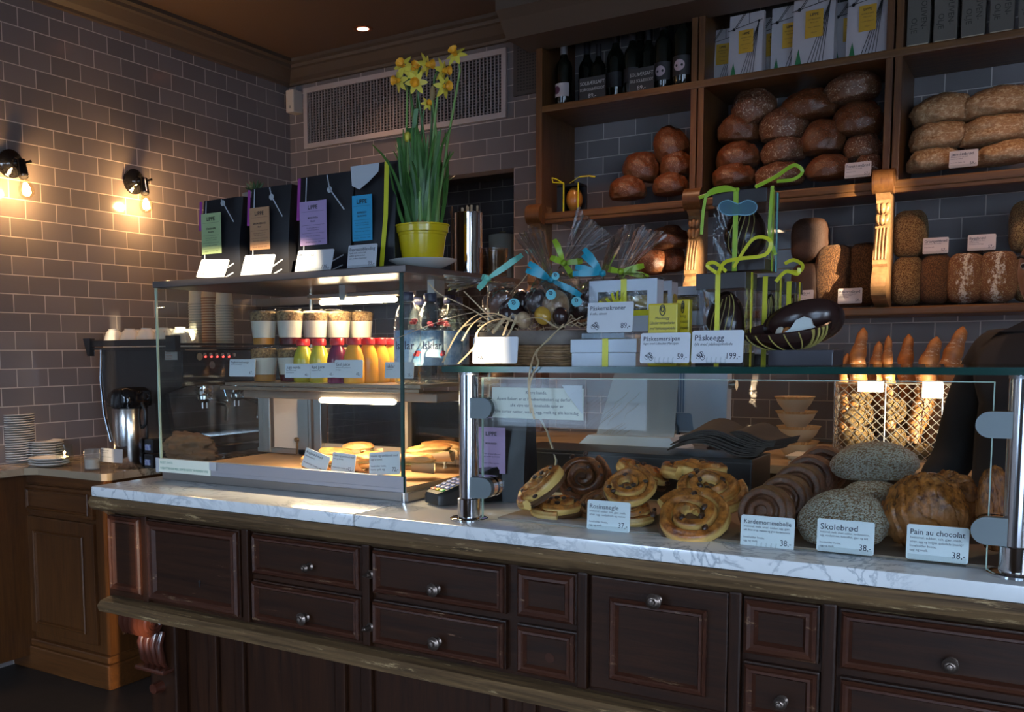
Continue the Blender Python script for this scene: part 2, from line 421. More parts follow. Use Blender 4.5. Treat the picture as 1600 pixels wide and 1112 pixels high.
class G:
    def __init__(s):
        s.v = []; s.f = []

    def add(s, vs, fs):
        n = len(s.v)
        s.v += [Vector(a) for a in vs]
        s.f += [tuple(i + n for i in f) for f in fs]
        return s

    def box(s, c, d, rot=None, bev=0.0):
        """box by centre and size; bev chamfers every edge"""
        hx, hy, hz = d[0] / 2, d[1] / 2, d[2] / 2
        if bev > 0:
            bev = min(bev, hx * .9, hy * .9, hz * .9)
            bm = bmesh.new(); bmesh.ops.create_cube(bm, size=1)
            for v in bm.verts:
                v.co = Vector((v.co.x * d[0], v.co.y * d[1], v.co.z * d[2]))
            bmesh.ops.bevel(bm, geom=bm.edges[:], offset=bev, segments=2, affect='EDGES', profile=0.6)
            vs = [v.co.copy() for v in bm.verts]
            bm.verts.index_update()
            fs = [tuple(v.index for v in f.verts) for f in bm.faces]
            bm.free()
        else:
            vs = [Vector((x * hx, y * hy, z * hz)) for x in (-1, 1) for y in (-1, 1) for z in (-1, 1)]
            fs = [(0, 1, 3, 2), (4, 6, 7, 5), (0, 4, 5, 1), (2, 3, 7, 6), (0, 2, 6, 4), (1, 5, 7, 3)]
        if rot is not None:
            vs = [rot @ v for v in vs]
        c = Vector(c)
        return s.add([v + c for v in vs], fs)

    def b2(s, a, b, bev=0.0):
        a = Vector(a); b = Vector(b)
        return s.box((a + b) / 2, [abs(b[i] - a[i]) for i in range(3)], bev=bev)

    def ring(s, rings, close=True, cap0=True, cap1=True):
        n = len(s.v); k = len(rings[0])
        for r in rings:
            s.v += [Vector(a) for a in r]
        for i in range(len(rings) - 1):
            for j in range(k if close else k - 1):
                a = n + i * k + j; b = n + i * k + (j + 1) % k
                s.f.append((a, b, b + k, a + k))
        if cap0 and close:
            s.f.append(tuple(n + j for j in range(k))[::-1])
        if cap1 and close:
            s.f.append(tuple(n + (len(rings) - 1) * k + j for j in range(k)))
        return s

    def lathe(s, prof, c=(0, 0, 0), seg=24, cap0=True, cap1=True, rot=None):
        c = Vector(c); rr = []
        for r, z in prof:
            ring = [Vector((r * cos(2 * pi * j / seg), r * sin(2 * pi * j / seg), z)) for j in range(seg)]
            if rot is not None:
                ring = [rot @ v for v in ring]
            rr.append([v + c for v in ring])
        return s.ring(rr, True, cap0, cap1)

    def tube(s, pts, r, seg=8, flat=None, caps=True, up=None):
        pts = [Vector(p) for p in pts]
        n = len(pts); rr = []
        rad = r if isinstance(r, (list, tuple)) else [r] * n
        prev = None
        for i, p in enumerate(pts):
            t = (pts[min(i + 1, n - 1)] - pts[max(i - 1, 0)])
            if t.length < 1e-9:
                t = Vector((0, 0, 1))
            t.normalize()
            if up is not None:
                a = Vector(up)
                u = t.cross(a)
                if u.length < 1e-4:
                    u = t.cross(Vector((1, 0, 0)))
            elif prev is None:
                a = Vector((0, 0, 1)) if abs(t.z) < 0.9 else Vector((1, 0, 0))
                u = t.cross(a)
            else:
                u = prev - t * prev.dot(t)
            u.normalize(); prev = u.copy()
            w_ = t.cross(u)
            fx, fy = flat if flat else (1, 1)
            rr.append([p + (u * cos(2 * pi * j / seg) * fx + w_ * sin(2 * pi * j / seg) * fy) * rad[i] for j in range(seg)])
        return s.ring(rr, True, caps, caps)

    def cyl(s, a, b, r, r2=None, seg=16):
        return s.tube([a, b], [r, r2 if r2 is not None else r], seg)

    def ribbon(s, pts, wv, th=0.0008):
        """flat strip; wv = width vector (or list of them)"""
        pts = [Vector(p) for p in pts]; n = len(pts); rr = []
        for i, p in enumerate(pts):
            wd = Vector(wv[i]) if isinstance(wv, list) else Vector(wv)
            t = pts[min(i + 1, n - 1)] - pts[max(i - 1, 0)]
            nn = t.cross(wd)
            nn = nn.normalized() * th if nn.length > 1e-9 else Vector((0, 0, th))
            rr.append([p - wd / 2 - nn, p + wd / 2 - nn, p + wd / 2 + nn, p - wd / 2 + nn])
        return s.ring(rr)

    def ico(s, c, r, sub=3, rot=None, fn=None):
        bm = bmesh.new(); bmesh.ops.create_icosphere(bm, subdivisions=sub, radius=1)
        c = Vector(c); bm.verts.index_update()
        vs = []
        for v in bm.verts:
            p = v.co.copy()
            if fn:
                p = fn(p)
            p = Vector((p.x * r[0], p.y * r[1], p.z * r[2]))
            if rot is not None:
                p = rot @ p
            vs.append(p + c)
        fs = [tuple(v.index for v in f.verts) for f in bm.faces]
        bm.free()
        return s.add(vs, fs)

    def prism(s, poly, y0, y1):
        """polygon in xz extruded along y"""
        return s.ring([[(x, y0, z) for x, z in poly], [(x, y1, z) for x, z in poly]])

    def grid(s, fn, nu, nv, th=None):
        n = len(s.v)
        for i in range(nu + 1):
            for j in range(nv + 1):
                s.v.append(Vector(fn(i / nu, j / nv)))
        for i in range(nu):
            for j in range(nv):
                a = n + i * (nv + 1) + j
                s.f.append((a, a + 1, a + nv + 2, a + nv + 1))
        return s


def thing(name, label, cat, loc=(0, 0, 0), group=None, kind=None):
    o = bpy.data.objects.new(name, None)
    o.empty_display_size = 0.02
    COL.objects.link(o); o.location = loc
    o['label'] = label; o['category'] = cat
    if group: o['group'] = group
    if kind: o['kind'] = kind
    return o


def part(name, g, m, parent=None, smooth=False, label=None, kind=None, sharp=None):
    me = bpy.data.meshes.new(name)
    off = Vector((0, 0, 0)); p = parent
    while p is not None:
        off += Vector(p.location); p = p.parent
    me.from_pydata([tuple(v - off) for v in g.v], [], g.f)
    bm = bmesh.new(); bm.from_mesh(me)
    bmesh.ops.recalc_face_normals(bm, faces=bm.faces[:])
    if smooth:
        for f in bm.faces: f.smooth = True
        ang = radians(sharp if sharp else 42)
        for e in bm.edges:
            if len(e.link_faces) == 2 and e.calc_face_angle(0) > ang:
                e.smooth = False
    bm.to_mesh(me); bm.free()
    me.materials.append(m)
    o = bpy.data.objects.new(name, me)
    COL.objects.link(o)
    if parent is not None: o.parent = parent
    if label: o['label'] = label
    if kind: o['kind'] = kind
    return o


def tag(o, label, cat, group=None):
    o['label'] = label; o['category'] = cat
    if group: o['group'] = group
    return o


def struct(name, g, m, smooth=False):
    o = part(name, g, m, None, smooth)
    o['kind'] = 'structure'
    return o


def copy_tree(o, parent=None):
    c = o.copy(); COL.objects.link(c); c.parent = parent
    for ch in list(o.children):
        copy_tree(ch, c)
    return c


class Proto:
    """first use moves the thing itself, later uses copy it"""
    def __init__(s, root): s.root = root; s.used = False

    def place(s, loc, label, rot=(0, 0, 0), scale=None, group=None):
        o = copy_tree(s.root) if s.used else s.root
        s.used = True
        o.location = loc; o.rotation_euler = rot; o['label'] = label
        if scale: o.scale = scale if not isinstance(scale, (int, float)) else (scale,) * 3
        if group: o['group'] = group
        return o


_tc = {}


def text_geo(txt, h, x=0, z=0, maxw=None, align='l', squeeze=1.0, shear=0.0, bold=0.0):
    """flat lettering in the xz plane facing -y; h = line height"""
    key = (txt, shear, bold)
    if key not in _tc:
        cu = bpy.data.curves.new('t', 'FONT'); cu.body = txt; cu.size = 1; cu.resolution_u = 2; cu.shear = shear; cu.offset = bold
        ob = bpy.data.objects.new('t', cu)
        me = bpy.data.meshes.new_from_object(ob)
        vs = [(v.co.x, v.co.y) for v in me.vertices]; fs = [tuple(p.vertices) for p in me.polygons]
        bpy.data.objects.remove(ob); bpy.data.curves.remove(cu); bpy.data.meshes.remove(me)
        _tc[key] = (vs, fs)
    vs, fs = _tc[key]
    g = G()
    if not vs: return g
    x0 = min(v[0] for v in vs); x1 = max(v[0] for v in vs)
    sx = h * squeeze
    if maxw and (x1 - x0) * sx > maxw: sx = maxw / (x1 - x0)
    off = {'l': -x0 * sx, 'c': -(x0 + x1) / 2 * sx, 'r': -x1 * sx}[align]
    g.v = [Vector((x + v[0] * sx + off, 0, z + v[1] * h)) for v in vs]
    g.f = list(fs)
    return g


def merge(*gs):
    r = G()
    for g in gs: r.add(g.v, g.f)
    return r


def xf(g, M):
    r = G(); r.v = [M @ v for v in g.v]; r.f = list(g.f); return r


def rounded_rect(x0, z0, x1, z1, r, n=4):
    p = []
    for cx, cz, a0 in ((x1 - r, z1 - r, 0), (x0 + r, z1 - r, 90), (x0 + r, z0 + r, 180), (x1 - r, z0 + r, 270)):
        for i in range(n + 1):
            a = radians(a0 + 90 * i / n); p.append((cx + r * cos(a), cz + r * sin(a)))
    return p


def R(x=0, y=0, z=0):
    from mathutils import Euler
    return Euler((radians(x), radians(y), radians(z))).to_matrix()

# ------------------------------------------------------------------ room shell
XL, YB, YF, XR, ZC = -3.614, 4.25, -2.5, 8.0, 2.88


def wall_cells(fixed, axis, a0, a1, z0, z1, holes, th, flip=1):
    """a wall as cells around rectangular openings; holes = (u0, u1, z0, z1)"""
    us = sorted({a0, a1, *[h[0] for h in holes], *[h[1] for h in holes]})
    zs = sorted({z0, z1, *[h[2] for h in holes], *[h[3] for h in holes]})
    g = G()
    for i in range(len(us) - 1):
        for j in range(len(zs) - 1):
            um, zm = (us[i] + us[i + 1]) / 2, (zs[j] + zs[j + 1]) / 2
            if any(h[0] < um < h[1] and h[2] < zm < h[3] for h in holes): continue
            if axis == 'x':
                g.b2((us[i], fixed, zs[j]), (us[i + 1], fixed + th, zs[j + 1]))
            else:
                g.b2((fixed, us[i], zs[j]), (fixed + th, us[i + 1], zs[j + 1]))
    return g


struct('floor', G().b2((XL - .1, YF - .2, -0.1), (XR + .1, 5.6, 0)), FLOORM)
struct('ceiling', G().b2((XL - .1, YF - .2, ZC), (XR + .1, YB + .1, ZC + .1)), CEILM)
struct('wall_left', G().b2((XL - .12, YF - .2, 0), (XL, YB + .1, ZC)), LEFTWALL)
OPEN = (-2.78, -2.211, 1.18, 2.182)
struct('wall_back', wall_cells(YB, 'x', XL - .12, XR, 0, ZC, [OPEN], 0.10), BACKWALL)
struct('wall_right', G().b2((XR, YF - .2, 0), (XR + .12, YB + .1, ZC)), PLASTER)
# serving hatch behind the wall
hw = G()
hw.b2((-3.2, 5.1, 0.9), (-1.6, 5.2, 2.4))
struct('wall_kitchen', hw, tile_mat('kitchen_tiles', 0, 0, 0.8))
struct('wall_kitchen_side', G().b2((-3.3, YB + .1, 0.9), (-3.2, 5.2, 2.4)).b2((-1.6, YB + .1, 0.9), (-1.5, 5.2, 2.4)).b2((-3.3, YB + .1, 2.3), (-1.5, 5.2, 2.4)).b2((-3.3, YB + .1, .9), (-1.5, 5.2, 1.0)), PLASTER)
# unseen street wall: big windows for daylight, added slots shaped to throw sun patches
kx, kz = -SUN_D.x / SUN_D.y, -SUN_D.z / SUN_D.y


def sun_hole(x0, x1, y, z0, z1):
    t = y - YF
    return (x0 + kx * t, x1 + kx * t, z0 + kz * t, z1 + kz * t)


BIG = [(-3.3, -2.15, 0.75, 2.25), (0.0, 2.25, 0.35, 2.25), (3.75, 5.25, 0.35, 2.25)]
SUN_SLOTS = [sun_hole(-2.03, -1.50, 1.87, 1.50, 1.585), sun_hole(-1.04, -0.93, 1.75, 1.255, 1.36),
         sun_hole(-2.128, -2.088, 1.70, 0.665, 0.865), sun_hole(-1.998, -1.960, 1.70, 0.665, 0.865), sun_hole(-2.06, -2.01, 1.75, 0.50, 0.585),
         sun_hole(-1.26, -1.12, 3.85, 1.44, 1.72), sun_hole(-0.60, -0.27, 3.65, 0.98, 1.25), sun_hole(-0.60, -0.42, 3.85, 1.52, 1.90)]
struct('wall_front', wall_cells(YF - .02, 'x', XL - .12, XR, 0, ZC, BIG + SUN_SLOTS, 0.02), PLASTER)
n = 0
for h in BIG + SUN_SLOTS:
    n += 1
    fr = 0.03 if n <= 3 else 0.002
    g = G()
    d0 = YF - (.09 if n <= 3 else .025); d1 = YF - (.03 if n <= 3 else .005)
    g.b2((h[0], d0, h[2]), (h[0] + fr, d1, h[3])); g.b2((h[1] - fr, d0, h[2]), (h[1], d1, h[3]))
    g.b2((h[0], d0, h[2]), (h[1], d1, h[2] + fr)); g.b2((h[0], d0, h[3] - fr), (h[1], d1, h[3]))
    if n <= 3:
        g.b2((h[0], YF - .08, 1.78), (h[1], YF - .04, 1.82))
    wf = struct('window_%d' % n, g, mat('white_window_frame', (.6, .6, .6), .4))  # the smaller ones only rim the added sun slots
    pt = bpy.data.lights.new('window_portal', 'AREA'); pt.shape = 'RECTANGLE'
    if n <= 3:
        pt.size = h[1] - h[0]; pt.size_y = h[3] - h[2]; pt.cycles.is_portal = True
        po = bpy.data.objects.new('window_portal', pt); COL.objects.link(po)
        po.location = ((h[0] + h[1]) / 2, YF + .01, (h[2] + h[3]) / 2); po.rotation_euler = (radians(90), 0, 0)
# street outside
struct('ground', G().b2((-25, -25, -0.2), (30, YF - .12, -0.12)), mat('street', (.25, .26, .28), .8))
fac = G().b2((-18, -9.1, -.12), (9.1, -9, 3.2)).b2((10.56, -9.1, -.12), (12.2, -9, 3.2))  # unseen; its length, height and gap are shaped to block the sun
struct('sun_block_facade', fac, mat('pale_facade', (.32, .35, .38), .8))
fw = G()
for i in range(11):
    fw.b2((-17 + i * 2.3, -9.0, 0.6), (-15.8 + i * 2.3, -8.97, 2.6))
struct('facade_windows', fw, mat('dark_street_glass', (.05, .08, .10), .1))

# cornices
def cornice(prof, a, b, axis, name):
    g = G()
    if axis == 'x':
        g.ring([[(a, YB - u, z) for u, z in prof], [(b, YB - u, z) for u, z in prof]])
    else:
        g.ring([[(XL + u, a, z) for u, z in prof], [(XL + u, b, z) for u, z in prof]])
    struct(name, g, CORN)
CP = [(0, 2.772), (0.022, 2.772), (0.026, 2.785), (0.05, 2.80), (0.085, 2.835), (0.10, 2.84), (0.104, 2.855), (0.125, 2.862), (0.125, 2.88), (0, 2.88)]
cornice(CP, XL, -1.93, 'x', 'trim_1')
cornice(CP, YF, YB, 'y', 'trim_2')
# large plaster moulding in front of the ceiling above the shelf
bm_ = G()
pts = at(800, 14, Y=3.9)
struct('trim_3', G().ring([[(x, 3.62 + u, z) for u, z in ((0.32, 2.60), (0.10, 2.60), (0.04, 2.66), (0, 2.69), (0.0, 2.88), (0.32, 2.88))] for x in (-1.97, 3.0)]), CORN)

# ceiling downlight
p = at(567, 45, Z=ZC)
dl = thing('ceiling_downlight', 'small round recessed ceiling spotlight glowing red-white above the display case', 'light', (p.x, p.y, ZC))
part('trim_ring', G().lathe([(0.030, -.002), (0.046, -.004), (0.050, 0), (0.030, 0)], (p.x, p.y, ZC), 24, False, False), mat('copper_ring', (.5, .22, .12), .25, .9), dl, True)
part('lamp_face', G().lathe([(0.001, -.003), (0.018, -.003), (0.030, -.001)], (p.x, p.y, ZC), 20), mat('downlight_glow', (1, .6, .4), emit=(1, .42, .26), es=5), dl)
lamp('SPOT', (p.x, p.y, ZC - .02), 5, (1, .6, .4), 0.02, spot=radians(100), name='downlight_beam')
# the other downlights of the room, outside the frame, wash the back wall
for (x, y, e) in ((-2.9, 3.3, 16), (-1.4, 3.2, 26), (0.2, 3.15, 30)):
    d = copy_tree(dl); d.location = (x, y, ZC); d['label'] = 'recessed ceiling spotlight out over %s' % ({-2.9: 'the coffee machine corner', -1.4: 'the display case aisle', 0.2: 'the bread counter'}[x])
    lamp('SPOT', (x, y, ZC - .02), e, (1, .58, .36), 0.03, spot=radians(120), name='downlight_beam')

# vents on the back wall
vent = thing('wall_vent', 'wide white framed grey air vent grille high on the back wall', 'vent', (-2.87, YB, 2.585))
x0, x1, z0, z1 = -3.50, -2.246, 2.422, 2.746
fw_ = 0.026
g = G().b2((x0, YB - .018, z0), (x1, YB, z0 + fw_)).b2((x0, YB - .018, z1 - fw_), (x1, YB, z1)).b2((x0, YB - .018, z0 + fw_), (x0 + fw_, YB, z1 - fw_)).b2((x1 - fw_, YB - .018, z0 + fw_), (x1, YB, z1 - fw_))
part('frame', g, mat('vent_frame', (.46, .40, .38), .45), vent)
g = G()
xx = x0 + fw_ + .012
while xx < x1 - fw_:
    g.b2((xx, YB - .012, z0 + fw_), (xx + .007, YB - .004, z1 - fw_)); xx += .0205
zz = z0 + fw_ + .01
while zz < z1 - fw_ - .002:
    g.b2((x0 + fw_, YB - .010, zz), (x1 - fw_, YB - .002, zz + .0035)); zz += .0145
part('grille', g, mat('vent_grille', (.22, .20, .20), .5), vent)
part('backing', G().b2((x0 + .01, YB - .0015, z0 + .01), (x1 - .01, YB, z1 - .01)), BLACKP, vent)
v2 = thing('dark_wall_vent', 'small dark square air vent beside the shelf top', 'vent', (-2.09, YB, 2.62))
a = at(804, 68, Y=YB); b = at(836, 146, Y=YB)
part('frame', G().b2((a.x, YB - .012, b.z), (-1.93, YB, a.z)), mat('dark_vent', (.055, .045, .04), .6), v2)
g = G(); zz = b.z + .02
while zz < a.z - .02:
    xx = a.x + .02
    while xx < -1.96:
        g.b2((xx, YB - .014, zz), (xx + .008, YB - .011, zz + .006)); xx += .016
    zz += .014
part('slots', g, mat('darker_vent', (.02, .017, .015), .7), v2)
# sensor in the corner
a = at(446, 141, Y=4.17); b = at(459, 174, Y=4.17)
s = thing('wall_sensor', 'small white box sensor in the corner under the cornice', 'sensor', ((a.x + b.x) / 2, 4.2, b.z))
part('housing', G().b2((a.x, 4.17, b.z), (b.x, YB, a.z), bev=.006), mat('sensor_white', (.62, .56, .48), .5), s)
part('lens', G().b2(((a.x + b.x) / 2 - .004, 4.166, b.z + .02), ((a.x + b.x) / 2 + .006, 4.171, b.z + .035)), mat('lens_grey', (.35, .33, .3), .3), s)

# ------------------------------------------------------------------ sconces on the left wall
def sconce(px, py, bx, by, label):
    c = at(px, py, X=XL)
    t = thing('wall_sconce', label, 'wall lamp', (XL, c.y, c.z), 'wall sconces with bare bulbs')
    rx = R(0, 90, 0)
    part('backplate', G().lathe([(0.0, 0), (0.058, 0.0), (0.058, .012), (.050, .016), (.046, .020), (.030, .024), (.018, .040), (0, .042)], (XL, c.y, c.z), 28, rot=rx), BLACKG, t, True)
    e = at(bx, by, X=XL + .10)
    j = Vector((XL + .055, c.y + .015, c.z))
    dirv = (e - j).normalized()
    s0 = j; s1 = j + dirv * .062
    arm = part('socket', G().cyl((XL + .03, c.y, c.z), j, .014).cyl(s0 - dirv * .01, s1, .019, .021).cyl(s1, s1 + dirv * .006, .0205, .017), BLACKG, t, True)
    part('switch', G().cyl(j + Vector((0, .012, .002)), j + Vector((.012, .040, .012)), .004, .006, 8), BLACKG, arm, True)
    q = dirv.to_track_quat('Z', 'Y').to_matrix()
    b0 = s1 + dirv * .002
    prof = [(.012, 0), (.014, .012), (.020, .028), (.029, .050), (.0315, .064), (.028, .080), (.016, .092), (0.0005, .096)]
    bulb = part('bulb', G().lathe(prof, b0, 24, rot=q), glass_mat('bulb_glass', (1, .93, .8), 1.0), t, True)
    fl = G()
    for k in range(6):
        a = k * pi / 3
        o1 = q @ Vector((cos(a) * .006, sin(a) * .006, .03)); o2 = q @ Vector((cos(a) * .014, sin(a) * .014, .072))
        fl.cyl(b0 + o1, b0 + o2, .0016, seg=6)
    part('filament', fl, mat('filament_glow', (1, .6, .25), emit=(1, .60, .24), es=160), bulb)
    part('glow_core', G().lathe([(.001, .030), (.010, .036), (.016, .056), (.015, .070), (.001, .080)], b0, 20, rot=q), mat('core_glow', (1, .7, .35), emit=(1, .66, .30), es=60), bulb, True)
    lp = b0 + dirv * .055
    lamp('POINT', lp, 17.0, (1.0, .60, .27), .021, name='bulb_light')
    return t
sconce(15, 256, 41, 295, 'black wall sconce with glowing bare bulb, at the left edge')
sconce(208, 284, 229, 326, 'black wall sconce with glowing bare bulb, nearer the coffee bags')

# ------------------------------------------------------------------ main counter
YC = 1.668        # marble front face
CT = 0.95
ct = thing('bakery_counter', 'long dark antique wooden drawer counter with carved moulding under white marble', 'counter', (-1.0, 1.9, 0))
YFc = 1.715       # carcass face
part('carcass', G().b2((-2.135, YFc, .62), (0.9, 2.36, .905)), COUNTERW, ct)
# oak edge rail under the marble
rail = [(YC + .045, .922), (YC - .002, .922), (YC - .012, .908), (YC - .004, .892), (YC + .006, .886), (YC + .022, .882), (YC + .045, .872)]
part('edge_rail', G().ring([[(x, y, z) for y, z in rail] for x in (-2.14, .9)]), OAKRAIL, ct)
part('edge_rail', G().ring([[(-2.10 - (YC + .045 - y), yy, z) for y, z in rail] for yy in (1.69, 2.36)]), OAKRAIL, ct)
led = [(YC + .05, .645), (YC + .03, .645), (YC + .004, .640), (YC - .010, .628), (YC - .004, .612), (YC + .02, .604), (YC + .05, .596)]
part('lower_ledge', G().ring([[(x, y, z) for y, z in led] for x in (-2.12, .9)]), OAKRAIL, ct)
# recessed base
part('base', G().b2((-2.12, 1.86, 0.0), (0.9, 2.3, .62)), COUNTERV, ct)
xk = -1.93
for x_ in (-1.90, -1.80, -1.46, -1.38, -1.02, -.94, -.58, -.50, -.14, -.06, .3):
    part('base_stile', G().b2((x_, 1.845, .02), (x_ + .035, 1.86, .60), bev=.005), COUNTERV, ct)


def frame_mould(x0, x1, z0, z1, y, w_, d, g):
    """mitred picture-frame moulding standing proud of plane y"""
    prof = [(0, 0), (0, -d * .6), (w_ * .25, -d), (w_ * .5, -d * .7), (w_ * .75, -d * .75), (w_, 0)]
    rr = []
    for u, dy in prof:
        rr.append([(x0 + u, y + dy, z0 + u), (x1 - u, y + dy, z0 + u), (x1 - u, y + dy, z1 - u), (x0 + u, y + dy, z1 - u)])
    n = len(g.v)
    for r_ in rr: g.v += [Vector(a) for a in r_]
    for i in range(len(rr) - 1):
        for j in range(4):
            a = n + i * 4 + j; b = n + i * 4 + (j + 1) % 4
            g.f.append((a, b, b + 4, a + 4))


def knob(c, par, r=.0145, label=None):
    rx = R(90, 0, 0)
    pr = [(.009, 0), (.010, .003), (.006, .006), (.005, .014), (r * .7, .016), (r, .020), (r, .023), (r * .78, .025), (r * .7, .0265), (r * .45, .0275), (r * .35, .031), (0.0003, .032)]
    return part('knob', G().lathe(pr, c, 20, rot=rx), mat('aged_brass_knob', (.16, .12, .10), .3, .85), par, True, label=label)


def panel(kind, q, wm=.014, knobs=(), raised=True, inner=.012):
    """drawer or door face from its measured outline (px at mid height)"""
    x0, y0, x1, y1 = q
    ym = (y0 + y1) / 2
    X0 = at(x0, ym, Y=YFc).x; X1 = at(x1, ym, Y=YFc).x
    Z1 = at((x0 + x1) / 2, y0 + (y1 - y0) * 0, Y=YFc).z; Z0 = at((x0 + x1) / 2, y1, Y=YFc).z
    return X0, X1, Z0, Z1


def drawer(name, x0, x1, z0, z1, kn=None, mw=.016, kr=.0145, recess=True, lbl=None):
    f = part(name, G().b2((x0, YFc - .012, z0), (x1, YFc + .002, z1), bev=.003), COUNTERW, ct)
    gm = G(); frame_mould(x0 + .004, x1 - .004, z0 + .004, z1 - .004, YFc - .012, mw, .012, gm)
    part('moulding', gm, MOULD, f)
    if kn:
        knob((kn[0], YFc - .012, kn[1]), f, kr)
    return f


def X(px, py): return at(px, py, Y=YFc).x
def Zz(px, py): return at(px, py, Y=YFc).z


UZ0, UZ1, LZ0, LZ1 = .770, .872, .655, .757
def kpos(px, py): q = at(px, py, Y=YFc - .02); return (q.x, q.z)
drawer('end_panel', X(178, 870), X(229, 880), .662, .872, mw=.020)
d = drawer('cupboard_door', X(238, 890), X(381, 915), .655, .872, mw=.026)
kh = kpos(308.5, 912)
part('keyhole', G().box((kh[0], YFc - .0125, kh[1] - .004), (.0035, .002, .012)).lathe([(0.0001, 0), (.004, 0), (.004, .0015), (0.0001, .0015)], (kh[0], YFc - .012, kh[1] + .004), 12, rot=R(90, 0, 0)), BLACKP, d)
drawer('drawer', X(401, 880), X(570, 890), UZ0, UZ1, kpos(481.5, 885.7), kr=.010)
drawer('drawer', X(401, 960), X(570, 975), LZ0, LZ1, kpos(476, 965))
drawer('drawer', X(588, 920), X(795, 930), UZ0, UZ1, kpos(680, 920))
drawer('drawer', X(588, 1000), X(795, 1010), LZ0, LZ1, kpos(682, 1003))
drawer('square_panel', X(812, 940), X(905, 950), UZ0, UZ1, mw=.022)
f_ = drawer('square_panel', X(812, 1035), X(905, 1045), LZ0, LZ1, mw=.018)
part('knob_scar', G().lathe([(.002, 0), (.010, 0), (.010, .001), (.002, .001)], (kpos(856, 1029)[0], YFc - .012, kpos(856, 1029)[1]), 16, rot=R(90, 0, 0)), MOULD, f_)
# wide door with raised frame
dx0, dx1 = X(927, 1000), X(1140, 1020)
f_ = part('cupboard_door', G().b2((dx0, YFc - .014, .655), (dx1, YFc + .002, .874), bev=.003), COUNTERW, ct)
gm = G(); frame_mould(X(958, 1000), X(1108, 1020), .680, .838, YFc - .014, .016, .012, gm); part('moulding', gm, MOULD, f_)
knob((kpos(1025, 937)[0], YFc - .014, kpos(1025, 937)[1]), f_)
drawer('square_panel', X(1163, 1000), X(1282, 1010), UZ0, UZ1, mw=.022)
drawer('square_panel', X(1163, 1080), X(1282, 1085), LZ0, LZ1, kpos(1221, 1096), kr=.011, mw=.018)
drawer('drawer', X(1312, 1030), .03, UZ0, UZ1, kpos(1486, 1037), kr=.012)
drawer('drawer', X(1312, 1090), .03, LZ0, LZ1)
drawer('square_panel', .06, .2, UZ0, UZ1); drawer('square_panel', .06, .2, LZ0, LZ1)
for (px, py) in ((234, 890), (391, 930), (578, 930), (914, 1000), (1151, 1020), (1297, 1040)):
    xx = X(px, py)
    part('stile', G().b2((xx - .011, YFc - .017, .648), (xx + .011, YFc, .878), bev=.004), COUNTERV, ct)
knob((kpos(578, 979.5)[0], YFc - .017, kpos(578, 979.5)[1]), ct, .006)
knob((kpos(578, 897)[0], YFc - .017, kpos(578, 897)[1]), ct, .004)
# carved scroll bracket under the ledge
xs = at(205, 985, Y=1.75).x
br = part('scroll_bracket', G().b2((-2.10, 1.815, 0.0), (-1.99, 1.86, .60), bev=.008), COUNTERV, ct)
g = G()
for i in range(5):
    a = Vector((-2.125 + i * .020, 1.775, .565)); g.tube([a - Vector((.010, 0, 0)), a, a + Vector((.010, 0, 0))], [.024, .043, .024], 24)
part('scroll_roll', g, mat('polished_mahogany', (.06, .016, .009), .18, coat=.4), br, True)
g = G().lathe([(.034, 0), (.030, .006), (.022, .006), (.018, .002), (.012, .002), (.011, .008), (.0003, .012)], (-2.034, 1.775, .565), 20, rot=R(0, 90, 0))
part('scroll_eye', g, mat('polished_mahogany', (0, 0, 0)), br, True)
g = G()
for i in range(4):
    g.tube([(-2.098 + i * .024, 1.80, .535), (-2.098 + i * .024, 1.785, .50), (-2.098 + i * .024, 1.795, .45), (-2.098 + i * .024, 1.81, .43)], [.010, .012, .011, .006], 10)
part('scroll_leaf', g, mat('polished_mahogany', (0, 0, 0)), br, True)
part('scroll_bar', G().b2((-2.118, 1.775, .420), (-2.0, 1.818, .432), bev=.004).cyl((-2.055, 1.815, .37), (-2.055, 1.785, .37), .018, .014), mat('polished_mahogany', (0, 0, 0)), br, True)

# marble top in two slabs
xj = at(552.5, 802, Y=YC).x
m1 = part('marble_slab', G().b2((-2.14, YC, .922), (xj - .002, 2.38, CT), bev=.006), MARBLE, None, True)
tag(m1, 'left white marble slab of the counter top, under the display case', 'marble slab')
m2 = part('marble_slab', G().b2((xj + .001, YC, .922), (0.92, 2.38, CT), bev=.006), MARBLE, None, True)
tag(m2, 'long right white marble slab of the counter top, under the pastries', 'marble slab')

# ------------------------------------------------------------------ left side counter
lc = thing('side_counter', 'honey oak corner cabinet along the tiled left wall', 'cabinet', (-3.3, 2.7, 0))
YS = 2.42; XS = -3.0
part('carcass', G().b2((XL, YS, 0.06), (XS - .02, 4.2, .815)), CABV, lc)
part('wing_carcass', G().b2((XL, 0.6, 0.06), (XL + .12, YS, .815)), CABV, lc)
part('top_rail', G().b2((XL, YS - .012, .782), (XS - .01, YS + .01, .822), bev=.004), CABW, lc)
part('side_rail', G().b2((XS - .03, YS - .01, .782), (XS - .005, 4.2, .822), bev=.004), CABW, lc)
f_ = part('drawer', G().b2((XL + .10, YS - .016, .66), (XS - .08, YS + .002, .775), bev=.004), CABW, lc)
gm = G(); frame_mould(XL + .12, XS - .10, .675, .762, YS - .016, .012, .008, gm); part('moulding', gm, CABW, f_)
f_ = part('door', G().b2((XL + .10, YS - .016, .16), (XS - .08, YS + .002, .645), bev=.004), CABV, lc)
gm = G(); frame_mould(XL + .16, XS - .14, .20, .59, YS - .016, .014, .010, gm); part('moulding', gm, CABV, f_)
g = G(); frame_mould(YS + .06, YS + .6, .2, .75, 0, .014, .01, g)
g.v = [Vector((XS - .02 - v.y, v.x, v.z)) for v in g.v]
part('side_panel', g, CABV, lc)
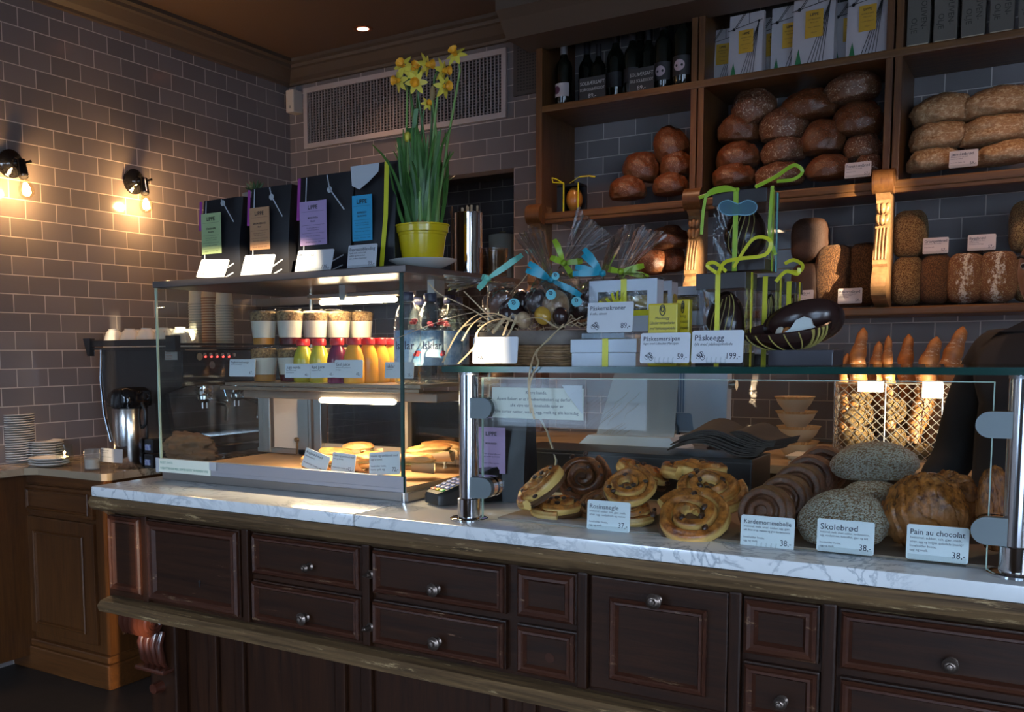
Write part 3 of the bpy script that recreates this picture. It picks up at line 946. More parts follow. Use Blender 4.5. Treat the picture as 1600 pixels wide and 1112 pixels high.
part('plinth', G().b2((XL, YS - .03, 0), (XS + .005, 4.2, .10), bev=.008).b2((XL, YS - .022, .10), (XS - .003, 4.2, .13), bev=.008), CABW, lc)
# brown marble with canted front-left corner
poly = [(XL, 1.0), (XL + .19, 1.0), (XL + .19, YS - .07), (XL + .23, YS - .035), (XS + .005, YS - .035), (XS + .02, YS - .02), (XS + .02, 4.22), (XL, 4.22)]
g = G().ring([[(x, y, .822) for x, y in poly], [(x, y, .850) for x, y in poly]])
mm = part('marble_slab', g, MARBLE2, None)
tag(mm, 'brown veined marble top of the side counter, under the plates', 'marble slab')
# ------------------------------------------------------------------ bread shelf
YS0 = 3.90
sh = thing('bread_shelf', 'tall oak wall shelf with carved brackets holding bread, wine and bags', 'shelf', (-0.5, 4.1, 1.45))
S1, S2, S3 = 2.357, 1.898, 1.450
for (a, b) in ((-1.925, -1.895), (-1.247, -1.223), (-1.218, -1.194), (-.548, -.524), (-.518, -.494), (.16, .20)):
    part('upright', G().b2((a, YS0 + .004, S2 - .02), (b, YB, 2.80), bev=.003), SHELFV, sh)
for z, x0 in ((S1, -1.895), (S2, -1.895), (S3, -1.20), (2.80, -1.925)):
    part('shelf_board', G().b2((x0, YS0 - (0.012 if z != S1 else 0), z - .030), (.2, YB, z), bev=.006), SHELFW, sh)
part('front_rail', G().b2((-1.925, YS0 - .008, S2 - .045), (.2, YS0 + .03, S2 - .028), bev=.004), SHELFW, sh)


def corbel(x, y, label=None):
    """carved S bracket: scroll head, leaves, fluted shaft, curled foot"""
    pr = [(YS0 - .012, 1.93), (YS0 - .045, 1.925), (YS0 - .062, 1.895), (YS0 - .050, 1.855), (YS0 - .020, 1.83), (YS0 - .008, 1.79), (YS0 - .020, 1.74), (YS0 - .035, 1.70), (YS0 - .060, 1.63), (YS0 - .065, 1.60), (YS0 - .050, 1.59), (YS0 - .075, 1.56), (YS0 - .088, 1.52), (YS0 - .075, 1.49), (YS0 - .04, 1.472), (YS0 + .04, 1.452), (YS0 + .08, 1.452), (YS0 + .08, 1.93)]
    g = G().ring([[(xx, a, b) for a, b in pr] for xx in (x - .024, x + .024)])
    c = part('bracket', g, mat('carved_oak', (.30, .16, .07), .42, var=.4, vscale=40), sh)
    part('scroll_head', G().cyl((x - .034, YS0 - .03, 1.892), (x + .034, YS0 - .03, 1.892), .044, seg=24).cyl((x - .036, YS0 - .03, 1.892), (x + .036, YS0 - .03, 1.892), .018), SHELFV, c, True)
    g = G()
    for k, z in enumerate((1.80, 1.76)):
        for s in (-1, 0, 1):
            g.ico((x + s * .014, YS0 - .022 - k * .006 - (.006 if s == 0 else 0), z), (.010, .012, .022), 2, rot=R(-18, s * 14, 0))
    part('carved_leaves', g, mat('carved_oak', (0, 0, 0)), c, True)
    g = G()
    for s in (-.016, -.005, .006, .017):
        g.tube([(x + s, YS0 - .028, 1.73), (x + s, YS0 - .050, 1.67), (x + s, YS0 - .064, 1.615)], .0036, 6)
    part('fluting', g, mat('carved_oak', (0, 0, 0)), c, True)
    return c
corbel(-1.215, YS0); corbel(-.535, YS0)
c = corbel(-1.905, YS0)
part('lower_post', G().b2((-1.925, YS0 + .01, 0.94), (-1.895, YS0 + .09, 1.45), bev=.004), SHELFV, sh)

# back counter under the shelf
bcz = .92
bc = thing('back_counter', 'low wooden work counter against the back wall, carrying the bread basket', 'counter', (-.6, 3.9, 0))
part('carcass', G().b2((-2.0, 3.36, 0), (1.6, YB - .002, bcz - .03)), CABV, bc)
part('worktop', G().b2((-2.03, 3.32, bcz - .03), (1.6, YB - .002, bcz), bev=.004), TRAYW, bc)

# ------------------------------------------------------------------ loaves
def noisy(amp, fr, seed, flat=-.45, pinch=0.0):
    off = Vector((seed * 7.3, seed * 3.1, seed * 1.7))

    def fn(p):
        q = p * (1 + amp * (noise.noise(p * fr + off) + .5 * noise.noise(p * fr * 2.3 + off)))
        if q.z < flat: q.z = flat + (q.z - flat) * .25
        return q
    return fn


def slashed(seed, amp=.07, flat=-.45, nsl=1, depth=.10):
    base = noisy(amp, 1.7, seed, flat)

    def fn(p):
        q = base(p)
        if p.z > 0:
            for k in range(nsl):
                dx = p.y * .8 + p.x * .25 - (k - (nsl - 1) / 2) * .5
                d = math.exp(-(dx / .09) ** 2) * (1 - min(1, abs(p.x)) ** 3)
                e = math.exp(-((dx - .16) / .09) ** 2) * (1 - min(1, abs(p.x)) ** 3)
                q = q * (1 - depth * d + depth * .9 * e)
        return q
    return fn


LOAF = []
for i in range(4):
    r = thing('round_loaf', 'x', 'bread')
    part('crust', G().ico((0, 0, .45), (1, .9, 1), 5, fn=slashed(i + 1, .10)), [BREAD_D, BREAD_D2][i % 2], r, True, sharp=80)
    LOAF.append(Proto(r))


def px2m(px, py, Y):
    p = at(px, py, Y=Y); return (p - CAM).dot(FWD) / F_PX


def loaf(protos, k, px, py, w, h, Y, label, group, rot=0, rz=0, fh=.97, xlim=None, zmin=None):
    """place by outline centre and size in the picture at a known depth"""
    c = at(px, py, Y=Y); s = px2m(px, py, Y)
    W, H = w * s * .98 / 2, h * s / 1.45 * fh
    if xlim:
        c.x = max(xlim[0] + W * 1.14, min(xlim[1] - W * 1.14, c.x))
    if zmin is not None:
        c.z = max(c.z, zmin + H * .67)
        if zmin == S2: c.z = min(c.z, S1 - .034 - H * .64)
    M = R(0, rot, rz)
    o = protos[k % len(protos)].place((0, 0, 0), label, (0, radians(rot), radians(rz)), (W, min(W, .095), H), group)
    cc = M @ Vector((0, 0, .45 * H))
    o.location = c - cc
    return o


gm_ = 'round brown loaves on the middle shelf bay'
rows = [
    ('bottom row', [(1145, 279, 68, 36), (1218, 277, 76, 36), (1293, 267, 66, 38), (1358, 262, 40, 36)], 4.00),
    ('second row', [(1153, 249, 66, 42), (1225, 240, 70, 42), (1286, 222, 68, 52), (1348, 234, 56, 40)], 4.03),
    ('third row', [(1156, 206, 66, 46), (1225, 202, 74, 52), (1340, 193, 78, 52)], 4.05),
    ('top row', [(1179, 173, 68, 52), (1264, 171, 86, 46), (1332, 143, 84, 46)], 4.05)]
names = ['leftmost', 'second from the left', 'third from the left', 'rightmost']
k = 0
for rn, L_, Y in rows:
    for i, (px, py, w_, h_) in enumerate(L_):
        nm_ = 'rightmost' if i == len(L_) - 1 else names[i]
        loaf(LOAF, k, px, py, w_, h_, Y, 'dark round loaf, %s in the %s of the middle bay' % (nm_, rn), gm_, rot=(-25 if (rn == 'top row' and i == 0) else random.uniform(-8, 8)), rz=random.uniform(-20, 30), xlim=(-1.194, -.548), zmin=S2)
        k += 1
for i, (px, py, w_, h_, Y, lb, rt) in enumerate([
        (981, 299, 58, 36, 4.02, 'bottom left of the pile', 0), (1048, 292, 56, 34, 4.02, 'bottom right of the pile', 0),
        (1002, 266, 60, 42, 4.08, 'middle left, tilted', 20), (1057, 261, 50, 40, 4.05, 'middle right', 0), (1050, 231, 54, 52, 4.07, 'on top', -25)]):
    loaf(LOAF, 0, px, py, w_, h_, Y, 'smooth brown loaf in the left shelf bay, %s' % lb, 'smooth brown loaves in the left shelf bay', rot=rt, xlim=(-1.895, -1.247), zmin=S2)
OVAL = []
for i in range(3):
    r = thing('rustic_loaf', 'x', 'bread')
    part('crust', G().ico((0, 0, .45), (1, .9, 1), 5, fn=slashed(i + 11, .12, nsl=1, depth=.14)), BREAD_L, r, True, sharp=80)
    OVAL.append(Proto(r))
for i, (px, py, w_, h_, Y, lb) in enumerate([
        (1447, 254, 74, 36, 4.02, 'bottom of the left stack'), (1457, 219, 86, 44, 4.04, 'middle of the left stack'), (1457, 180, 92, 46, 4.06, 'top of the left stack'),
        (1572, 243, 94, 34, 4.02, 'bottom of the right stack'), (1556, 208, 106, 46, 4.04, 'middle of the right stack'), (1560, 166, 106, 46, 4.06, 'top of the right stack')]):
    loaf(OVAL, i, px, py, w_, h_, Y, 'pale floury oval loaf in the right bay, %s' % lb, 'pale oval loaves in the right shelf bay', rz=12, rot=-4, xlim=(-.494, .16), zmin=S2)
# dim lower left loaves
for i, (px, py, w_, h_, lb) in enumerate([(1019, 412, 60, 44, 'lower left'), (1054, 409, 34, 40, 'lower right, next to the bracket'), (1045, 377, 66, 36, 'lying on top')]):
    c = at(px, py, Y=4.02)
    o = loaf(LOAF, 0, px, py, w_, h_, 4.02, 'dark loaf behind the cellophane bags, %s' % lb, 'dark loaves on the lower shelf behind the cellophane', zmin=S3)
part('shelf_board', G().b2((-1.85, YS0 + .01, S3 - .03), (-1.2, YB, S3), bev=.006), SHELFW, sh)

# tin loaves standing upright on the lower shelf
def tin_geo(seed, dome=.16):
    off = Vector((seed * 5.1, 2, seed))

    def fn(p):
        q = Vector(p)
        m = max(abs(p.x), abs(p.y), abs(p.z)); 
        k = 3.6
        n_ = (abs(p.x) ** k + abs(p.y) ** k + abs(p.z) ** k) ** (1 / k)
        q = q / n_
        q.y = q.y * (1.0 + (dome if q.y < 0 else 0) * (1 - q.x * q.x))
        q = q * (1 + .035 * noise.noise(q * 2.2 + off))
        return q
    return fn


def tin(name, m, seed):
    r = thing(name, 'x', 'bread')
    part('crust', G().ico((0, 0, 0), (1, 1, 1), 5, fn=tin_geo(seed)), m, r, True, sharp=80)
    return Proto(r)
TR, TS, TL, TF = tin('rye_loaf', RYE, 1), tin('seeded_loaf', RYE2, 2), tin('oat_loaf', SEEDL, 3), tin('floury_tin_loaf', FLOURL, 4)


def standing(P_, x0, x1, y0, y1, Y, label, group, dy=.06):
    c = at((x0 + x1) / 2, (y0 + y1) / 2, Y=Y)
    s = px2m((x0 + x1) / 2, (y0 + y1) / 2, Y)
    c.z = max(c.z, S3 + .001 + (y1 - y0) * s / 2 * 1.02) if y1 > 440 else c.z
    return P_.place(c, label, scale=((x1 - x0) * s / 2 / .93, dy, (y1 - y0) * s / 2), group=group)
g1 = 'tin loaves standing on the lower shelf'
standing(TR, 1241, 1291, 342, 410, 4.06, 'black rye loaf on the lower shelf, stacked above another', g1)
standing(TR, 1241, 1286, 412, 474, 4.05, 'black rye loaf on the lower shelf, bottom of its stack', g1)
standing(TS, 1279, 1330, 384, 477, 4.04, 'brown seeded tin loaf left of the right bracket, nearer the rye loaves', g1)
standing(TS, 1328, 1372, 381, 477, 4.06, 'brown seeded tin loaf half behind the right bracket', g1)
standing(TL, 1400, 1445, 330, 402, 4.02, 'oat covered tin loaf, upper of two beside the right bracket', g1)
standing(TL, 1398, 1440, 402, 476, 4.01, 'oat covered tin loaf, lower of two beside the right bracket', g1)
standing(TS, 1441, 1484, 399, 474, 4.01, 'seeded brown tin loaf without flour, right of the oat loaves', g1)
standing(TF, 1484, 1534, 396, 473, 4.0, 'flour dusted tin loaf, left of the two with white flour', g1)
standing(TF, 1533, 1584, 393, 472, 4.0, 'flour dusted tin loaf, right of the two, next to the face', g1)
standing(TL, 1590, 1640, 394, 472, 4.05, 'oat covered loaf behind the head, under the one cut off by the edge', g1)
standing(TL, 1583, 1634, 314, 394, 4.05, 'oat covered loaf cut off by the right picture edge', g1)

# ------------------------------------------------------------------ cards
def card(name, label, box, Y, title, lines=(), price='', th=.0008, holder=True, tilt=-7, roll=0, pm=None, tcol=None, ts=.24, ls=.085, group=None, eggs=False, ps=.26, yaw=0, italic=.0, boty=None):
    x0, y0, x1, y1 = box
    xm = (x0 + x1) / 2
    A = at(x0, (y0 + y1) / 2, Y=Y); B = at(x1, (y0 + y1) / 2, Y=Y)
    T = at(xm, y0, Y=Y); Bo = at(xm, y1, Y=Y)
    W, H = B.x - A.x, T.z - Bo.z
    t = thing(name, label, 'price card', group=group)
    pm = pm or WHITEP
    g = G().prism(rounded_rect(-W / 2, 0, W / 2, H, min(W, H) * .07), -th, th)
    part('card', g, pm, t)
    tl = []
    z = H - H * (ts + .06)
    tl.append(text_geo(title, H * ts, -W * .44, z, W * .88, bold=.004))
    for ln in lines:
        z -= H * ls * 1.25
        tl.append(text_geo(ln, H * ls, -W * .44, z, W * .86, shear=italic))
    if price:
        tl.append(text_geo(price, H * ps, W * .45, H * .13, W * .45, 'r', squeeze=.85))
    if eggs:
        for (ex, ez) in ((-W * .36, H * .20), (-W * .27, H * .17), (-W * .30, H * .27)):
            e = []
            for k in range(13):
                a = 2 * pi * k / 13; a2 = 2 * pi * (k + 1) / 13
            gg = G(); n = 14
            ro = [(ex + W * .045 * cos(2 * pi * i / n), 0, ez + H * .085 * sin(2 * pi * i / n)) for i in range(n)]
            ri = [(ex + W * .036 * cos(2 * pi * i / n), 0, ez + H * .070 * sin(2 * pi * i / n)) for i in range(n)]
            gg.v = [Vector(v) for v in ro + ri]; gg.f = [(i, (i + 1) % n, n + (i + 1) % n, n + i) for i in range(n)]
            tl.append(gg)
            for (dx, dz) in ((-.015, .02), (.012, -.02), (0, .0)):
                tl.append(G().add([(ex + dx * W - .0012, 0, ez + dz * H), (ex + dx * W + .0012, 0, ez + dz * H), (ex + dx * W, 0, ez + dz * H + .003)], [(0, 1, 2)]))
    tg = merge(*tl)
    for v in tg.v: v.y = -th - .0006
    part('lettering', tg, tcol or INK, t)
    if holder:
        hw_ = W * (.36 if holder == 'clip' else .94)
        if holder == 'clip':
            g = G()
            for i in range(5):
                g.tube([(-hw_ / 2 + i * hw_ / 4, -.004, .0), (-hw_ / 2 + i * hw_ / 4, -.005, .006), (-hw_ / 2 + i * hw_ / 4, -.002, .010)], .0011, 6)
            g.box((0, .004, .0008), (hw_, .018, .0016))
        else:
            g = G().b2((-hw_ / 2, -.0035, -.003), (hw_ / 2, -.0020, H * .16)).b2((-hw_ / 2, .0016, -.003), (hw_ / 2, .0028, H * .3)).b2((-hw_ / 2, -.004, -.004), (hw_ / 2, .022, -.002))
        part('clear_holder', g, CLEAR, t)
    t.location = Vector(((A.x + B.x) / 2, Y, Bo.z))
    t.rotation_euler = (radians(tilt), radians(roll), radians(yaw))
    return t


ING = ['hvetemel, sukker, salt, gjær, melk,', 'smør, egg, vaniljekrem og rosiner']
gS = 'bread price cards on the wall shelf'
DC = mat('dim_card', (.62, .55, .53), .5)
card('price_card', 'small white price card reading Fransk Landbrød in front of the round loaves', (1320, 253, 1361, 277), 3.915, 'Fransk Landbrød', ['hvetemel, vann, salt, surdeig', '', 'Inneholder hvete'], '57,-', pm=DC, group=gS, ts=.26, tilt=-4)
card('price_card', 'small white price card reading Jærnåttbrød between the pale oval loaves', (1483, 234, 1528, 261), 3.915, 'Jærnåttbrød', ['hvetemel, siktet rug, vann,', 'havsalt og surdeig', '', 'Inneholder hvete, rug'], '59,-', pm=DC, group=gS, tilt=-4)
card('price_card', 'small white price card reading Rugbrød on the lower shelf', (1246, 453, 1271, 474), 3.915, 'Rugbrød', ['rugmel, vann, salt', '', 'Inneholder rug'], '54,-', pm=DC, group=gS, tilt=-4)
card('price_card', 'small white price card reading Rekornsbrød before the seeded tin loaves', (1309, 450, 1347, 474), 3.915, 'Rekornsbrød', ['hvetemel, sammalt hvete, vann', 'solsikkekjerner, linfrø', 'Inneholder hvete'], '54,-', pm=DC, group=gS, tilt=-4)
card('price_card', 'white price card reading Grovspeltbrød standing on a tin loaf', (1442, 371, 1482, 396), 3.96, 'Grovspeltbrød', ['speltmel, vann, salt, surdeig', '', 'Inneholder spelt'], '57,-', pm=DC, group=gS, tilt=-2)
card('price_card', 'white price card reading Byggbrød standing above the floury loaves', (1512, 366, 1556, 391), 3.96, 'Byggbrød', ['byggmel, hvetemel, vann,', 'havsalt, surdeig', 'Inneholder hvete, bygg'], '57,-', pm=DC, group=gS, tilt=-2)

# ------------------------------------------------------------------ wine bottles
def bottle(h=.29, r=.037, foil=None, lab=None):
    t = thing('wine_bottle', 'x', 'bottle')
    pr = [(0.001, 0), (r * .9, 0), (r, .006), (r, h * .60), (r * .86, h * .67), (r * .5, h * .735), (r * .40, h * .78), (r * .38, h)]
    part('glass_body', G().lathe(pr, seg=24), mat('dark_wine_glass', (.006, .008, .006), .06), t, True)
    part('capsule', G().lathe([(r * .43, h * .80), (r * .43, h * .985), (r * .40, h + .002), (.001, h + .003)], seg=20), foil or mat('black_capsule', (.015, .013, .015), .35), t, True)
    if lab:
        g = G(); n = 36; a0, a1 = radians(-90 - 62), radians(-90 + 62); rr_ = r + .0006
        for zz_ in (0, 1):
            pass
        rings = [[(rr_ * cos(a0 + (a1 - a0) * i / n), rr_ * sin(a0 + (a1 - a0) * i / n), z_) for i in range(n + 1)] for z_ in (h * lab[0], h * lab[1])]
        g.ring(rings, close=False)
        lb = part('label', g, lab[2], t, True)
        if lab[3]:
            g = G(); a_c = radians(-90 + lab[4]); zc = h * (lab[0] + lab[1]) / 2; R_ = lab[5]
            vs = [(0, 0)] + [(R_ * cos(2 * pi * i / 20), R_ * sin(2 * pi * i / 20)) for i in range(20)]
            g.v = [Vector(((rr_ + .0012) * cos(a_c + u / r), (rr_ + .0012) * sin(a_c + u / r), zc + v)) for u, v in vs]
            g.f = [(0, i + 1, (i + 1) % 20 + 1) for i in range(20)]
            part('emblem', g, lab[3], lb)
    return t
WL = mat('wine_label', (.50, .44, .43), .6); WP = mat('plum_emblem', (.10, .03, .07), .6)
silver = mat('silver_capsule', (.45, .45, .48), .3, .8)
def put_bottle(P_, px, Y, label, z=S1, sc=1, group='bottles on the top left shelf'):
    c = at(px, 110, Y=Y)
    return P_.place((c.x, Y, z + .001), label, scale=sc, group=group)
b1 = Proto(bottle(.27, .036, silver, (.13, .34, WL, WP, -28, .017)))
put_bottle(b1, 881, 3.97, 'dark wine bottle with silver neck and white label, leftmost on the top shelf')
BD = mat('black_label', (.02, .018, .02), .6)
b2 = Proto(bottle(.29, .036, None, (.2, .4, BD, None, 0, 0)))
for px, Y, sc, l in ((917, 4.08, 1.0, 'plain dark bottle, second from the left on the top shelf'), (935, 4.02, .85, 'short dark bottle behind the left chalk sign'), (962, 4.06, 1.08, 'dark bottle standing right of the left chalk sign'),
                     (988, 4.0, .98, 'dark bottle behind the right chalk sign, left one'), (1000, 4.12, 1.13, 'tallest dark bottle rising behind the right chalk sign'), (1013, 4.03, .98, 'dark bottle behind the right chalk sign, right one'),
                     (1047, 4.12, 1.02, 'plain dark bottle behind the two with round labels'), (1066, 4.12, 1.0, 'dark bottle in the right corner of the top left bay')):
    put_bottle(b2, px, Y, l, sc=sc)
b3 = Proto(bottle(.30, .038, None, (.12, .36, BD, mat('pink_round_label', (.55, .42, .45), .6), -4, .021)))
put_bottle(b3, 1037, 3.98, 'dark bottle with a round pink label, left of the two')
put_bottle(b3, 1067, 3.96, 'dark bottle with a round pink label, right of the two', sc=1.06)


def chalk(px0, px1, y0, y1, label, rows):
    A = at(px0, y1, Y=3.925); B = at(px1, y0, Y=3.925)
    t = thing('chalk_sign', label, 'sign', ((A.x + B.x) / 2, 3.925, S1))
    W = B.x - A.x; H = B.z - S1
    part('board', G().b2((A.x, 3.925, S1), (B.x, 3.931, S1 + H), bev=.001), mat('chalkboard', (.035, .032, .032), .8), t)
    gs = []
    for s_, f, ls in rows:
        gs.append(text_geo(s_, H * ls, (A.x + B.x) / 2, S1 + H * f, W * .94, 'c'))
    g = merge(*gs)
    for v in g.v: v.y = 3.9242
    part('chalk_lettering', g, CHALK, t)
chalk(905, 946, 116, 152, 'black chalk sign reading SOLBÆRSAFT 89,- on the left of the wine shelf', [('SOLBÆRSAFT', .66, .22), ('SOLB+SOLBÆRGODT', .40, .18), ('89,-', .08, .26)])
chalk(983, 1022, 102, 137, 'black chalk sign reading SOLBÆRSAFT 89,- between the tall bottles', [('SOLBÆRSAFT', .66, .22), ('SOLB SOLBÆRGODT', .40, .18), ('89,-', .08, .26)])

# ------------------------------------------------------------------ white paper bags with yellow labels (top shelf)
BAGW = mat('white_paper_bag', (.60, .54, .55), .6, bump=.3, bscale=20)
YLAB = mat('yellow_label', (.55, .30, .02), .6)
LEAFG = mat('leaf_print_green', (.02, .16, .05), .6)


def puffy(W, D, H, bulge=.0, seed=0, top=.25, nx=8, nz=10):
    """block-bottom bag: full at the base, pinched flat toward the top"""
    rings = []
    for i in range(nz + 1):
        f = i / nz
        d = D * (1 - (1 - top) * max(0, (f - .35) / .65) ** 1.2)
        ww = W * (1 - .02 * sin(f * pi)); ring = []
        for (sx, sy, m_) in ((-1, -1, 'f'), (1, 1, 'b')):
            for j in range(nx + 1):
                u = -1 + 2 * j / nx
                if m_ == 'b': u = -u
                yb = d / 2 * (1 - .12 * abs(u) ** 4) * (-1 if m_ == 'f' else 1)
                nn = .003 * noise.noise(Vector((u * 2 + seed, f * 3, seed + (0 if m_ == 'f' else 9))))
                ring.append((u * ww / 2, yb + nn, f * H))
        rings.append(ring)
    return G().ring(rings)


def lines_geo(segs, y, w_=.0016):
    g = G()
    for (x0, z0, x1, z1) in segs:
        d = Vector((x1 - x0, 0, z1 - z0)).normalized(); nrm = Vector((d.z, 0, -d.x)) * w_ / 2
        a = Vector((x0, y, z0)); b = Vector((x1, y, z1))
        g.add([a - nrm, a + nrm, b + nrm, b - nrm], [(0, 1, 2, 3)])
    return g


def white_bag(W=.13, H=.24, D=.06):
    t = thing('paper_coffee_bag', 'x', 'coffee bag')
    part('bag', puffy(W, D, H, top=.35), BAGW, t, True, sharp=60)
    y = -D / 2 - .0035
    part('label', G().b2((-W * .18, y, H * .36), (W * .24, y + .001, H * .72)), YLAB, t)
    tg = merge(text_geo('LIPPE', H * .05, W * .03, H * .645, W * .3, 'c', bold=.02), text_geo('NATURLIG KAFFE', H * .028, W * .03, H * .59, W * .3, 'c'), text_geo('Mørkristet', H * .024, W * .03, H * .55, W * .3, 'c'), text_geo('etiopisk kaffebønner', H * .02, W * .03, H * .49, W * .3, 'c'), text_geo('250 gram', H * .02, W * .03, H * .42, W * .3, 'c'))
    for v in tg.v: v.y = y - .0006
    part('lettering', tg, BLACKP, t)
    s = [(-W * .5, H * .74, W * .5, H * .84), (-W * .32, H * .76, 0.0, H * 1.0), (-W * .28, H * .76, W * .05, H * 1.0), (W * .12, H * .8, W * .12, H), ]
    for k in range(5):
        s.append((W * .40, H * .82, -W * .12 + k * W * .09, H * .02))
    lg = lines_geo(s, y, .0022)
    for (cx_, cz_, r_) in ((-W * .33, H * .755, .006), (W * .40, H * .825, .005)):
        lg.add([(cx_ + r_ * cos(2 * pi * i / 12), y - .0003, cz_ + r_ * sin(2 * pi * i / 12)) for i in range(12)], [tuple(range(12))])
    for v in lg.v: v.y = -D / 2 - .0025 - (.0 if v.z < H * .3 else 0)
    part('line_print', lg, BLACKP, t)
    tr = G().add([(-W * .42, -D / 2 - .003, H * .01), (-W * .25, -D / 2 - .003, H * .01), (-W * .33, -D / 2 - .003, H * .24)], [(0, 1, 2)])
    part('leaf_print', tr, LEAFG, t)
    return Proto(t)
wbag = white_bag()
for (px, Y, sc, lb) in ((1131, 4.06, .93, 'leftmost, partly hidden'), (1168, 3.98, 1.0, 'front one on the left'), (1210, 4.08, 1.0, 'behind, between the two front ones'), (1236, 4.03, 1.06, 'narrowly visible left of the tallest'), (1273, 3.98, 1.14, 'tallest, in the middle'), (1330, 4.06, 1.0, 'left of the last one'), (1356, 3.99, 1.06, 'rightmost beside the oak post')):
    c = at(px, 60, Y=Y)
    wbag.place((c.x, Y, S1 + .001), 'white paper bag with yellow label, %s' % lb, scale=sc, group='white paper coffee bags on the top shelf', rot=(0, 0, radians(random.uniform(-3, 5))))

# olive oil boxes
def olive():
    t = thing('olive_oil_box', 'x', 'box')
    W, H, D = .072, .30, .07
    part('carton', G().b2((-W / 2, -D / 2, 0), (W / 2, D / 2, H), bev=.002), mat('grey_carton', (.125, .105, .085), .7), t)
    part('foot_band', G().b2((-W / 2 + .004, -D / 2 - .001, .002), (W / 2 - .004, -D / 2, .010)), mat('pale_band', (.50, .40, .28), .6), t)
    a = text_geo('OLIVEN-', .026, 0, 0, .17, 'l'); b = text_geo('OLJE', .026, 0, 0, .13, 'l')
    M = Matrix.Rotation(radians(90), 4, 'Y')
    a = xf(a, Matrix.Translation((.008, 0, .155)) @ M); b = xf(b, Matrix.Translation((-.022, 0, .10)) @ M)
    g = merge(a, b)
    for v in g.v: v.y = -D / 2 - .0008
    part('lettering', g, mat('dark_print', (.03, .025, .02), .7), t)
    return Proto(t)
ol = olive()
for i in range(8):
    ol.place((-.452 + i * .084, 3.97, S1 + .001), ['grey olive oil box reading OLIVENOLJE, leftmost beside the post', 'grey olive oil box reading OLIVENOLJE, second from the left', 'grey olive oil box reading OLIVENOLJE, third from the left', 'grey olive oil box reading OLIVENOLJE, fourth from the left', 'grey olive oil box reading OLIVENOLJE, fifth, at the right picture edge'][min(i, 4)], group='olive oil boxes on the top right shelf') if i < 5 else None

# small jar box with yellow ribbon, left bay
c = at(896, 305, Y=4.0)
t = thing('gift_jar', 'small boxed orange egg with yellow ribbon bow, alone in the left shelf bay', 'gift', (c.x, 4.02, S2))
S2_ = S2; S2 = S2 + .001
part('egg', G().ico((c.x + .005, 4.0, S2 + .062), (.036, .036, .055), 3), mat('orange_egg', (.40, .17, .03), .25), t, True)
part('box_back', G().b2((c.x - .06, 4.03, S2), (c.x + .045, 4.045, S2 + .12)).b2((c.x - .06, 3.96, S2), (c.x - .035, 4.045, S2 + .12)).b2((c.x - .06, 3.96, S2), (c.x + .045, 4.04, S2 + .006)).b2((c.x - .06, 3.96, S2 + .115), (c.x + .045, 4.04, S2 + .125)), BLACKP, t)
rb = G().ribbon([(c.x - .026, 3.955, S2), (c.x - .026, 3.955, S2 + .126)], (.006, 0, 0)).ribbon([(c.x + .042, 3.955, S2), (c.x + .042, 3.955, S2 + .126)], (.005, 0, 0))
rb.ribbon([(c.x - .026, 3.96, S2 + .128), (c.x - .06, 3.95, S2 + .15), (c.x - .075, 3.94, S2 + .155), (c.x - .07, 3.94, S2 + .135), (c.x - .03, 3.95, S2 + .130)], (0, .006, .004))
rb.ribbon([(c.x, 3.96, S2 + .128), (c.x + .05, 3.95, S2 + .148), (c.x + .10, 3.94, S2 + .145), (c.x + .13, 3.93, S2 + .136)], (0, .012, .006))
part('ribbon', rb, YEL, t)

S2 = S2_
# ------------------------------------------------------------------ hatch contents
t = thing('kitchen_roll', 'pale paper roll seen in the dark hatch behind the plant', 'paper roll', (-2.62, 4.9, 1.003))
part('roll', G().lathe([(.02, 0), (.075, .0), (.078, .01), (.078, .95), (.02, .96)], (-2.62, 4.9, 1.003), 24), mat('roll_paper', (.55, .52, .42), .9), t, True)
part('core', G().lathe([(.018, 0), (.018, .97)], (-2.62, 4.9, 1.003), 12), mat('roll_core', (.25, .18, .1), .9), t, True)
t = thing('hanging_utensils', 'row of dim kitchen utensils hanging in the dark hatch', 'utensils', (-2.35, 5.08, 1.6))
ut = G().box((-2.35, 5.09, 1.72), (.42, .015, .02))
part('rail', ut, SATIN, t)
for i, (dx, cc) in enumerate(((-.12, (.30, .24, .02)), (-.02, (.03, .03, .03)), (.08, (.03, .03, .03)))):
    part('utensil', G().b2((-2.35 + dx - .02, 5.06, 1.50 - i * .03), (-2.35 + dx + .02, 5.085, 1.715), bev=.005), mat('utensil_%d' % i, cc, .5), t)

# ------------------------------------------------------------------ bread basket with mesh front
bx0, bx1, by0, by1, bz0, bz1 = -.632, -.14, 3.62, 3.92, bcz, 1.182
t = thing('wire_bread_basket', 'silver wire mesh basket full of rolls and baguettes on the back counter', 'basket', (-.4, 3.77, bcz))
WIRE = mat('bright_wire', (.75, .75, .74), .22, .9)
g = G()
def diamond(a0, a1, z0, z1, fn, pitch=.030, r=.0016):
    W = a1 - a0; H = z1 - z0; g = G()
    for sgn in (1, -1):
        k = -int(H / pitch) - 1
        while k * pitch < W + H:
            # line u - sgn*v = const
            if sgn == 1:
                c = k * pitch; u0 = max(0, c); u1 = min(W, c + H)
                if u1 > u0: g.cyl(fn(a0 + u0, z0 + u0 - c), fn(a0 + u1, z0 + u1 - c), r, seg=6)
            else:
                c = k * pitch; u0 = max(0, c - H); u1 = min(W, c)
                if u1 > u0: g.cyl(fn(a0 + u0, z0 + c - u0), fn(a0 + u1, z0 + c - u1), r, seg=6)
            k += 1
    return g
part('front_mesh', diamond(bx0, bx1, bz0, bz1, lambda u, v: Vector((u, by0, v))), WIRE, t, True)
part('side_mesh', diamond(by0, by1, bz0, bz1, lambda u, v: Vector((bx0, u, v))), WIRE, t, True)
part('side_mesh', diamond(by0, by1, bz0, bz1, lambda u, v: Vector((bx1, u, v))), WIRE, t, True)
